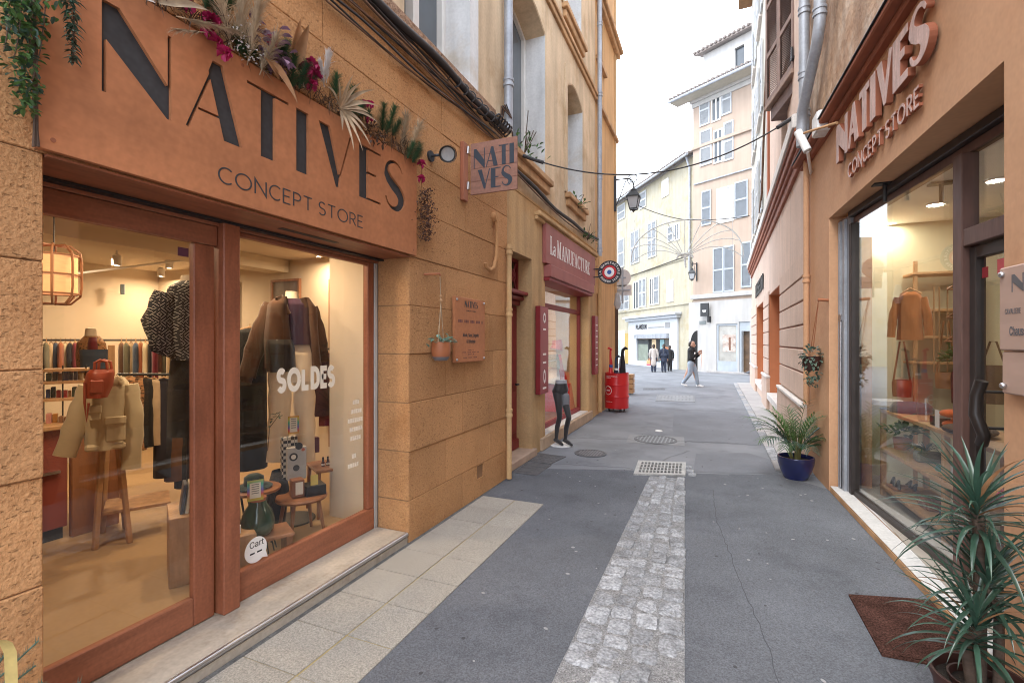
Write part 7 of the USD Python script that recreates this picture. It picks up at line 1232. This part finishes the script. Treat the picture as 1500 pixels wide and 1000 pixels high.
# ---- lanterns
def lantern(label, c, wallpt, s=1.0):
    t = thing('wall_lantern', label, 'lantern', c); c = np.asarray(c, float); z = c[2]; k = s
    def ring4(r0, za, r1, zb): 
        V = [[c[0] + sx*r, c[1] + sy*r, zz] for r, zz in ((r0, za), (r1, zb)) for sx, sy in ((-1,-1),(1,-1),(1,1),(-1,1))]; return trimesh.Trimesh(V, [[0,1,5],[0,5,4],[1,2,6],[1,6,5],[2,3,7],[2,7,6],[3,0,4],[3,4,7]], process=False)
    part(t, 'glazing', ring4(.085*k, z, .145*k, z + .30*k), M['lglass']); fr = [tube([(c[0]+sx*.09*k, c[1]+sy*.09*k, z), (c[0]+sx*.15*k, c[1]+sy*.15*k, z+.30*k)], .012*k, 6) for sx in (-1, 1) for sy in (-1, 1)]
    part(t, 'cage', cat(fr + [ring4(.095*k, z-.02*k, .095*k, z+.015*k), ring4(.165*k, z+.29*k, .165*k, z+.325*k), lathe([(0, z-.10*k), (.03*k, z-.06*k), (.09*k, z-.02*k)], (c[0], c[1], 0), 12)]), M['lantern']); part(t, 'roof', cat([ring4(.17*k, z+.325*k, .09*k, z+.44*k), ring4(.09*k, z+.44*k, .06*k, z+.47*k), lathe([(.075*k, z+.46*k), (.085*k, z+.50*k), (.03*k, z+.55*k), (.02*k, z+.60*k), (0, z+.62*k)], (c[0], c[1], 0), 12)]), M['lantern'])
    w = np.asarray(wallpt, float); top = c + [0, 0, .62*k]; u = w - top; u[2] = 0; L = np.linalg.norm(u); u /= L; R_ = .20*k
    sp_ = [top] + [top + u*(-.0) + np.array([0, 0, .0])]
    arcp = [top + u*(R_*(1 - math.cos(q))) * .9 + [0, 0, R_*math.sin(q)*1.0 + .0] for q in np.linspace(0, math.pi*.5, 8)]; bend = arcp + [np.array([w[0], w[1], arcp[-1][2] + .02])]
    part(t, 'arm', tube(bend, .018*k, 8), M['lantern'], 40); cc = top + u*.02 + [0, 0, .17*k]; scr = [cc + (u*math.cos(q) + np.array([0, 0, 1])*math.sin(q)) * (.14*k*(1 - q/14)) for q in np.linspace(-1.2, 7.2, 26)]; part(t, 'scroll', tube(scr, .013*k, 6), M['lantern'], 40)
    br_ = [np.array([w[0], w[1], z + .1*k]), w*[1,1,0] - u*.25*L + [0, 0, z + .36*k], w*[1,1,0] - u*.62*L + [0, 0, arcp[-1][2]]]; part(t, 'brace', tube(br_, .013*k, 6), M['lantern'], 40); part(t, 'wall_plate', box(w[0]-.03, w[0]+.03, w[1]-.05, w[1]+.05, z + .0, arcp[-1][2] + .12, .006), M['lantern'])
p = Yp(928, 306, 13.45); lantern('black street lantern on a scrolled bracket at the orange corner', p, (-2.54, 13.5, p[2] + .6), 1.05)
p = FPh.pt(*FPh.px(1013.5, 409, .9), .9); w = FPh.pt(FPh.s(1021), p[2] + .6, .05); lantern('distant street lantern hanging between the cream yellow and peach houses', p, (w[0], w[1], w[2]), 1.15)
# ---- overhead cable and light decoration
def span(A, B, sag, n=28): t = np.linspace(0, 1, n)[:, None]; P = (1-t)*A + t*B; P[:, 2] -= sag*4*(t[:, 0])*(1-t[:, 0]); return P
A = FM.pt(*FM.px(766, 228, .1), .1); Bq = FR2.pt(*FR2.px(1168, 168, .1), .1); t = thing('overhead_cable', 'black cable strung across the street from the left sill to the right downpipe', 'cable', A); P = span(A, Bq, .52); part(t, 'strand', tube(P, .010, 8), M['cable'], 40)
part(t, 'end_clamp', tube(P[:3], .026, 8), M['cable']); part(t, 'end_clamp', tube(P[-3:], .028, 8), M['cable'])
FXm = Facade((0, 18.6), (1, 0)); hub = FXm.px(1003, 378); fan = thing('christmas_light_fan', 'unlit fan shaped wire light decoration hung across the street end', 'decoration', FXm.pt(*hub)); L_ = FXm.px(920, 384); Rr = FXm.px(1084, 381); Tp = FXm.px(1003, 322)
tn = M['tinsel']; W2 = (Rr[0] - L_[0]) / 2; Hh = Tp[1] - hub[1]
part(fan, 'outer_arc', tube([FXm.pt(hub[0] + W2*math.cos(q), hub[1] - .1 + (Hh + .1)*math.sin(q) ** .8, 0) for q in np.linspace(0.02, math.pi-.02, 28)], .022, 6), tn, 40)
for q in np.linspace(.0, math.pi, 11):
    e = np.array([hub[0] + W2*math.cos(q), hub[1] - .1 + (Hh + .1)*max(0, math.sin(q)) ** .8]); mid = np.array([hub[0] + W2*.55*math.cos(q), hub[1] + (Hh*.45 + .35*abs(math.cos(q)))*(.5 + .5*math.sin(q)) + .25*abs(math.cos(q))])
    part(fan, 'rib', tube([FXm.pt(*((1-v)**2*np.array(hub) + 2*v*(1-v)*mid + v*v*e), 0) for v in np.linspace(0, 1, 9)], .015, 5), tn, 40)
part(fan, 'hub', cat([tube([FXm.pt(hub[0] + .28*math.cos(q), hub[1] + .16*math.sin(q), 0) for q in np.linspace(0, math.pi, 9)], .035, 6), tube([FXm.pt(hub[0], hub[1], 0), FXm.pt(hub[0] + .03, hub[1] - .35, 0)], .035, 6)]), tn)
c0, c1, c2 = FXm.px(932, 300), FXm.px(1003, 322), FXm.px(1098, 316); part(fan, 'support_cable', tube(np.vstack([span(FXm.pt(*FXm.px(905, 285), 0), FXm.pt(c1[0], c1[1], 0), .15, 10), span(FXm.pt(c1[0], c1[1], 0), FXm.pt(*c2, 0), .06, 8)]), .014, 6), M['cable'])
for px in (917, 929, 1073): a, b = FXm.px(px, 322), FXm.px(px, 372); part(fan, 'hanger', tube([FXm.pt(*a, 0), FXm.pt(*b, 0)], .007, 4), tn)
# ---- signs seen from behind
FS2 = Facade((0, 14.3), (1, 0)); gs = mat('sign_back', (.62, .56, .53), .5, .1, 3, metal=.3); a, b = FS2.px(911, 407), FS2.px(913, 425)
t = thing('round_traffic_sign', 'round traffic sign seen from behind beyond the target sign', 'traffic sign', FS2.pt(*a)); part(t, 'plate', FS2.poly(Point(*a).buffer(.26), -.01, .01), gs); part(t, 'rail', FS2.box(a[0]-.5, a[0]+.12, a[1]-.02, a[1]+.02, .011, .03), M['zinc']); part(t, 'post', tube([FS2.pt(a[0]+.02, a[1]-.75, .05), FS2.pt(a[0]+.02, a[1]+.3, .05)], .03), M['zinc'])
t = thing('square_traffic_sign', 'rectangular plate seen from behind under the round traffic sign', 'traffic sign', FS2.pt(*b)); part(t, 'plate', FS2.box(b[0]-.24, b[0]+.24, b[1]-.15, b[1]+.15, -.01, .01), gs); part(t, 'rail', FS2.box(b[0]-.2, b[0]+.2, b[1]-.015, b[1]+.015, .011, .03), M['zinc'])
# ================================================================ things on the right
sc2 = thing('security_camera', 'white bullet security camera on a bracket below the eave at the right', 'camera', FR.pt(-1.2, 4.05, .25)); c0, c1 = FR.pt(*FR.px(1170, 197, .28), .28), FR.pt(*FR.px(1183, 222, .2), .2)
part(sc2, 'body', tube([c0, c1], [.042, .040], 16), M['reveal'], 40); part(sc2, 'lens', tube([c0 - (c1-c0)*.06, c0 - (c1-c0)*.005], .04, 14), M['black']); part(sc2, 'hood', tube([c0 - (c1-c0)*.1 + [0, 0, .012], c1 + [0, 0, .008]], .046, 12, False), M['white'], 40); part(sc2, 'bracket', tube([c1, FR.pt(FR.px(1188, 226, 0)[0], c1[2] - .02, .0)], .018), M['white'])
t = thing('eave_rod', 'brown rod reaching from the eave to the security camera', 'rod', FR.pt(-.6, 4.1, .2)); part(t, 'rod', tube([FR.pt(*FR.px(1178, 195, .28), .28), FR.pt(*FR.px(1226, 180, .12), .12)], .014), M['ruststone'])
t = thing('grey_junction_box', 'grey junction box behind the security camera at the foot of the downpipes', 'box', FR.pt(-.8, 4.3, .1)); a = FR.px(1204, 182, .1); part(t, 'case', FR.box(a[0]-.16, a[0]+.10, a[1]-.10, a[1]+.13, .03, .16, .012), M['reveal']); part(t, 'lid', FR.box(a[0]-.15, a[0]+.09, a[1]-.09, a[1]+.12, .1605, .17, .006), M['reveal'])
pl_ = thing('pale_brown_plaque', 'pale brown plaque with dark lettering cut by the right edge beside the door', 'plaque', FR.pt(3.6, 1.5)); pm_ = mat('plaque_pinkwood', (.40, .27, .21), .6, .1, 2, stretch=(1, 1, 4)); a = 3.352
part(pl_, 'upper_board', FR.box(a, a + .56, 1.705, 2.12, .015, .04, .012), pm_); part(pl_, 'lower_board', FR.box(a + .012, a + .56, 1.49, 1.70, .012, .034, .012), pm_)
g, gw = deco('N', .06, .3); part(pl_, 'letter', FR.poly(fit(g, a + .105, 1.99, .09/gw, .085), .0402, .0415), mat('letter_grey', (.09, .085, .09), .6))
for tx, s, z, h, bd in (('CAVALIERE', .05, 1.885, .026, False), ('Chaussures', .085, 1.78, .042, True)): part(pl_, 'lettering', FR.text(tx, a + s, z, h, .0402, bold=bd, depth=.0012, wide=.62), MATS['letter_grey'])
for s, z in ((a+.035, 2.085), (a+.045, 1.53)): part(pl_, 'screw', ico(FR.pt(s, z, .045), .015, 2), M['steel'], True)
h2 = thing('string_of_hearts_planter', 'hanging planter with grey green trailing foliage on the orange pier', 'planter', FR.pt(-.6, 1.4, .1)); kp = FR.px(1199, 440, .1); pp = FR.px(1190, 528, .1); c = FR.pt(pp[0], 0, .11)
part(h2, 'hook', tube([FR.pt(kp[0], kp[1], 0), FR.pt(kp[0], kp[1] + .01, .11)], .018, 10), M['terracotta']); 
for q in (-.07, .07): part(h2, 'cord', tube([FR.pt(kp[0], kp[1], .10), FR.pt(pp[0] + q, pp[1] + .10, .11)], .004, 5), M['terracotta'])
zc_ = pp[1]; part(h2, 'pot', lathe([(0, zc_-.13), (.07, zc_-.12), (.10, zc_-.04), (.10, zc_+.05), (.09, zc_+.05)], c, 20), M['brownpot'], 50)
lv = np.random.default_rng(5)
for k in range(170):
    if k < 120: v = lv.normal(size=3); v /= np.linalg.norm(v); p = c + [0, 0, zc_ + .04] + v*[.13, .13, .15]*lv.uniform(.6, 1)
    else: p = c + [0, -.02, zc_ - .12] + lv.normal(0, 1, 3)*[.035, .045, .0] + [0, 0, -.20*lv.uniform(0, 1)]; v = lv.normal(size=3)
    part(h2, 'leaf', leafc(p, v + [0, 0, -.3], .05, .04), M['leaf_grey'], True)
# palm
Cp = G(1168, 704); Cp = np.array([Cp[0] - .0, Cp[1] + .12, 0]); pm2 = thing('areca_palm', 'bushy green palm growing in the dark blue pot', 'palm', (*Cp[:2], .24)); pt2 = thing('blue_glazed_pot', 'round dark blue glazed pot at the corner of the orange pier', 'pot', Cp)
part(pt2, 'pot', lathe([(0, 0), (.125, 0), (.135, .01), (.175, .10), (.205, .20), (.212, .27), (.205, .285), (.192, .285), (.19, .26), (.185, .22), (0, .22)], Cp, 40), M['bluepot'], 50); part(pt2, 'soil', lathe([(.186, .235), (0, .24)], Cp, 30), M['soil'])
prng = np.random.default_rng(3)
for k in range(12): q = prng.uniform(0, 6.28); b0 = Cp + [.05*math.cos(q), .05*math.sin(q), .235]; part(pm2, 'stem', tube([b0, b0 + [.02*math.cos(q), .02*math.sin(q), .18], b0 + [.05*math.cos(q), .05*math.sin(q), .32]], [.014, .012, .008], 8), mat('palm_stem', (.16, .15, .05), .6, .3, 20))
for k in range(38):
    q = k * 2.4 + prng.normal(0, .2); el = prng.uniform(.62, 1.45); L = prng.uniform(.42, .60) if el < 1 else prng.uniform(.5, .70); d = np.array([math.cos(q)*math.cos(el), math.sin(q)*math.cos(el), math.sin(el)]); p = Cp + [.04*math.cos(q), .04*math.sin(q), .36]; cur = d.copy(); pts = [p.copy()]; N_ = 12; dirs = []
    for i in range(N_): cur = cur + [0, 0, -(.05 + .12*i/N_) * (1.35 - .4*math.sin(el))]; cur /= np.linalg.norm(cur); dirs.append(cur.copy()); pts.append(pts[-1] + cur*L/N_)
    ms = [tube(pts, np.linspace(.006, .002, len(pts)), 5)]
    for i in range(3, N_ + 1):
        for sgn in (-1, 1):
            sd_ = np.cross(dirs[min(i, N_-1)], [0, 0, 1.0]); sd_ /= max(np.linalg.norm(sd_), 1e-3); ms.append(blade(pts[i], dirs[min(i, N_-1)]*1.0 + sd_*sgn*.8 + [0, 0, .12], prng.uniform(.15, .23) * (1 - .35*abs(i - 7)/8), .017, .7, 4, .15))
    part(pm2, 'frond', cat(ms), mat('palm_leaf', (.075, .135, .035), .4, .4, 8, transl=.25, rnd=.35) if k % 4 else M['leaf_dark'], True)
# dracaena
Cd2 = G(1440, 1016); Cd2 = np.array([1.09, 2.75, 0]); pt3 = thing('brown_planter_tub', 'dark brown round planter tub at the lower right corner', 'pot', Cd2); part(pt3, 'tub', lathe([(0, 0), (.13, 0), (.165, .22), (.178, .25), (.178, .27), (.165, .27), (.16, .25), (.158, .22), (0, .21)], Cd2, 40), M['brownpot'], 50); part(pt3, 'soil', lathe([(.159, .225), (0, .23)], Cd2, 30), M['soil'])
part(pt3, 'inner_pot', lathe([(.105, .22), (.115, .258), (.107, .258), (.10, .23)], Cd2 + [-.0, 0, 0], 30), M['brownpot'], 50)
dr3 = thing('dracaena', 'tall dracaena with two tiers of long narrow leaves at the lower right', 'dracaena', (*Cd2[:2], .3)); drg = np.random.default_rng(9)
top1 = Cd2 + [.0, .03, .98]; top2 = Cd2 + [.03, .02, .66]; part(dr3, 'trunk', tube([Cd2 + [0, .02, .2], Cd2 + [.01, .03, .75], top1], [.026, .023, .021], 12), mat('dracaena_bark', (.085, .058, .042), .85, .3, 14, stretch=(1, 1, 5), bump=.6, bs=40, bd=.006), 50); part(dr3, 'trunk', tube([Cd2 + [.05, -.02, .2], Cd2 + [.06, 0, .55], top2], [.020, .018, .016], 12), MATS['dracaena_bark'], 50); top3 = Cd2 + [-.04, -.06, .50]; part(dr3, 'trunk', tube([Cd2 + [-.03, 0, .2], Cd2 + [-.06, -.01, .42], top3], [.022, .02, .018], 10), MATS['dracaena_bark'], 50)
for c_, n, L0, L1 in ((top1, 78, .28, .42), (top2, 66, .25, .40), (top3, 60, .23, .38)):
    for k in range(n):
        q = k * 2.39996 + drg.normal(0, .12); f_ = k / n; el = -.35 + 1.45 * f_; d = (math.cos(q)*math.cos(el), math.sin(q)*math.cos(el), math.sin(el) + .25); part(dr3, 'leaf', blade(c_ + [0, 0, -.10 + .16*f_], d, drg.uniform(L0, L1), drg.uniform(.017, .026), drg.uniform(.7, 1.5) * (1.15 - .7*f_), 8, .22, twist=drg.normal(0, .15)), M['leaf_dark'] if drg.random() > .06 else M['dryleaf'], True)
mq_ = [tuple(G(*p_)[:2]) for p_ in ((1243, 873), (1362, 880.5))]; mq_ += [(1.37, 3.27), tuple(G(1292, 962)[:2])]; mt = thing('brown_doormat', 'worn brown coir doormat in front of the right shop door', 'doormat', (1.1, 3.5, 0)); part(mt, 'pile', mv(ext(Polygon(mq_).buffer(-.012), .016), (0, 0, .0045)), M['mat_brown']); part(mt, 'edge', mv(ext(Polygon(mq_).difference(Polygon(mq_).buffer(-.012)), .012), (0, 0, .0045)), M['mat_brown'])
gk = G(1097, 549); pg = thing('pigeon', 'grey pigeon walking on the far pavement at the right', 'pigeon', (*gk[:2], 0)); o = np.array([gk[0], gk[1], 0]); pgm = hullchain(chain([o + [-.10, 0, .12], o + [.0, 0, .14], o + [.07, 0, .16]], [.045, .07, .055]) + chain([o + [.08, 0, .18], o + [.12, 0, .25]], [.035, .027]) + [(o + [-.1, 0, .115], .03, o + [-.23, 0, .09], .014), (o + [.14, 0, .25], .008, o + [.165, 0, .243], .003)], .015, 3)
part(pg, 'body', pgm, mat('pigeon_grey', (.12, .125, .14), .7, .4, 14), True)
for s in (-.025, .025): part(pg, 'leg', tube([o + [.01, s, .09], o + [.0, s, .0], o + [.04, s, .004]], .005, 5), mat('pigeon_leg', (.35, .12, .09), .7))
# ================================================================ people
def person(label, c, H, face, parts, step=.028):
    """parts: builds the figure in its own axes (x right, y ahead, z up, one unit = stature)"""
    t = thing('person', label, 'person', c); a = math.radians(face); f = np.array([math.cos(a), math.sin(a), 0]); s = np.array([math.sin(a), -math.cos(a), 0]); c = np.asarray(c, float)
    W_ = lambda p: c + (s*p[0] + f*p[1] + np.array([0, 0, 1.0])*p[2]) * H
    for name, bones, m, st_ in parts: part(t, name, hullchain([(W_(p), r0*H, W_(q), r1*H) for p, r0, q, r1 in bones], st_, 3), M[m], True)
    return t
def headbones(tilt=0.0):
    y = tilt; return [((0, .005, .835), .030, (0, .01 + y*.3, .875), .030), ((0, .012 + y*.5, .925), .052, (0, .012 + y, .955), .047), ((0, .03 + y, .892), .030, (0, .04 + y, .885), .024), ((0, .062 + y, .922), .009, (0, .072 + y, .905), .011), ((-.052, .005 + y, .92), .012, (-.054, .0 + y, .905), .010), ((.052, .005 + y, .92), .012, (.054, 0 + y, .905), .010)]
def handbones(w, d):
    w, d = np.array(w), np.array(d, float); d /= np.linalg.norm(d); s = np.cross(d, [0, 1, .2]); s /= np.linalg.norm(s); b = [(w, .014, w + d*.045, .019)]
    for k in range(4): r = w + d*.05 + s*(k - 1.5)*.011; L = (.032, .038, .036, .027)[k]; b += [(r, .0062, r + d*L*.6 + [0, .005, 0], .0056), (r + d*L*.6 + [0, .005, 0], .0056, r + d*L + [0, .014, -.003], .005)]
    th = w + d*.018 - s*.016; b += [(th, .0075, th - s*.014 + d*.018, .0065), (th - s*.014 + d*.018, .0065, th - s*.016 + d*.034, .0055)]; return b
def shoe(x, y, z=0.014): return [((x, y - .02, z + .012), .024, (x, y + .06, z), .020), ((x, y + .06, z), .020, (x, y + .105, z - .004), .015)]
# walking man
hip = .50; wl_ = [((-.055, 0, hip), .066, (-.06, .075, .29), .05), ((-.06, .075, .29), .05, (-.055, .115, .06), .036)]; wr_ = [((.055, 0, hip), .066, (.06, -.02, .29), .05), ((.06, -.02, .29), .05, (.055, -.16, .09), .036)]
body = headbones(.01) + [((0, 0, .60), .07, (0, 0, .80), .075), ((-.09, 0, .79), .04, (.09, 0, .79), .04), ((0, 0, .5), .075, (0, 0, .6), .07)] + [((-.10, 0, .785), .036, (-.125, .03, .64), .028), ((-.125, .03, .64), .028, (-.07, .14, .70), .020), ((.10, 0, .785), .036, (.13, .04, .64), .028), ((.13, .04, .64), .028, (.06, .15, .74), .020)] + handbones((-.065, .145, .705), (.3, .5, .5)) + handbones((.055, .155, .745), (-.3, .5, .5)) + [((-.05, 0, .5), .05, (-.055, .115, .05), .028), ((.05, 0, .5), .05, (.055, -.16, .08), .028)]
cm_ = G(1013, 566); person('person in a dark padded jacket and pale jeans walking across with hands raised', (cm_[0], cm_[1], 0), 1.76, -14, [('body', body, 'skin', .016),
    ('hair', [((0, -.012, .945), .052, (0, .0, .972), .040), ((0, -.03, .91), .040, (0, -.02, .95), .045)], 'hair', .02), ('jacket', [((0, 0, .54), .088, (0, 0, .79), .086), ((-.09, 0, .785), .052, (.09, 0, .785), .052), ((-.105, 0, .78), .05, (-.13, .03, .64), .043), ((-.13, .03, .64), .043, (-.08, .13, .695), .032), ((.105, 0, .78), .05, (.135, .04, .64), .043), ((.135, .04, .64), .043, (.07, .14, .73), .032), ((0, .01, .82), .05, (0, .01, .845), .046)], 'blackcloth', .025),
    ('trousers', wl_ + wr_ + [((-.04, 0, .51), .075, (.04, 0, .51), .075)], 'denim', .025), ('shoe', shoe(-.055, .12, .018), 'white', .02), ('shoe', [((.055, -.18, .05), .024, (.055, -.12, .022), .02), ((.055, -.12, .022), .02, (.055, -.09, .016), .016)], 'white', .02),
    ('phone', [((-.005, .20, .775), .012, (.02, .205, .80), .012)], 'black', 0), ('scarf_end', [((.10, .10, .74), .02, (.10, .09, .62), .014)], 'white', .02), ('eye', [((-.02, .062, .926), .006, (-.018, .062, .926), .006)], 'black', 0), ('eye', [((.02, .062, .926), .006, (.018, .062, .926), .006)], 'black', 0), ('mouth', [((-.012, .066, .889), .005, (.012, .066, .889), .005)], 'red_shop', 0)])
def standing(label, c, H, face, coat, leg, hair, hem, extra=(), hairbones=None):
    b = headbones() + [((0, 0, .5), .075, (0, 0, .8), .072), ((-.085, 0, .79), .038, (.085, 0, .79), .038)] + [x for s in (-1, 1) for x in [((s*.10, 0, .785), .036, (s*.125, .0, .64), .028), ((s*.125, 0, .64), .028, (s*.12, .04, .50), .02), ((s*.05, 0, .5), .055, (s*.045, 0, .05), .028)]] + handbones((-.12, .042, .495), (0, .1, -1)) + handbones((.12, .042, .495), (0, .1, -1))
    return person(label, c, H, face, [('body', b, 'skin', .016), ('hair', hairbones or [((0, -.012, .94), .054, (0, .0, .968), .042), ((0, -.03, .88), .042, (0, -.02, .95), .045)], hair, .02), ('coat', [((0, 0, hem), .098, (0, 0, .79), .082), ((-.085, 0, .785), .05, (.085, 0, .785), .05)] + [x for s in (-1, 1) for x in [((s*.10, 0, .78), .048, (s*.135, 0, .64), .042), ((s*.135, 0, .64), .042, (s*.125, .035, .515), .032)]] + [((0, 0, .82), .046, (0, 0, .845), .042)], coat, .025),
        ('trousers', [x for s in (-1, 1) for x in [((s*.05, 0, .5), .06, (s*.048, 0, .06), .040)]], leg, .025), ('shoe', shoe(-.048, 0), 'black', .02), ('shoe', shoe(.048, 0), 'black', .02)] + list(extra))
cw = G(957.5, 545); standing('person in a long pale beige coat seen from behind carrying a bag', (cw[0], cw[1], 0), 1.60, 95, 'beigecoat', 'navy', 'hair', .30)
t = thing('orange_shopping_bag', 'orange and pink bag carried by the beige coated person', 'bag', (cw[0] - .27, cw[1] - .02, .45)); part(t, 'body', box(cw[0]-.40, cw[0]-.16, cw[1]-.06, cw[1]+.06, .40, .68, .03), mat('bag_orange', (.62, .33, .16), .7, .3, 4)); part(t, 'lower_panel', box(cw[0]-.395, cw[0]-.165, cw[1]-.065, cw[1]+.065, .38, .48, .02), mat('bag_pink', (.6, .14, .22), .7)); part(t, 'handle', tube([(cw[0]-.34, cw[1], .68), (cw[0]-.25, cw[1], .82), (cw[0]-.21, cw[1], .68)], .010), MATS['bag_orange'])
cw = G(972.5, 545); standing('person in a belted navy coat and dark trousers seen from behind', (cw[0], cw[1], 0), 1.60, 90, 'navy', 'navy', 'hair', .42, [('belt', [((-.03, -.02, .6), .09, (.03, -.02, .6), .09)], 'navy', .02)])
cw = G(981, 543.5); standing('person in black half hidden beyond the navy coat', (cw[0], cw[1], 0), 1.52, 80, 'blackcloth', 'blackcloth', 'hair', .45)
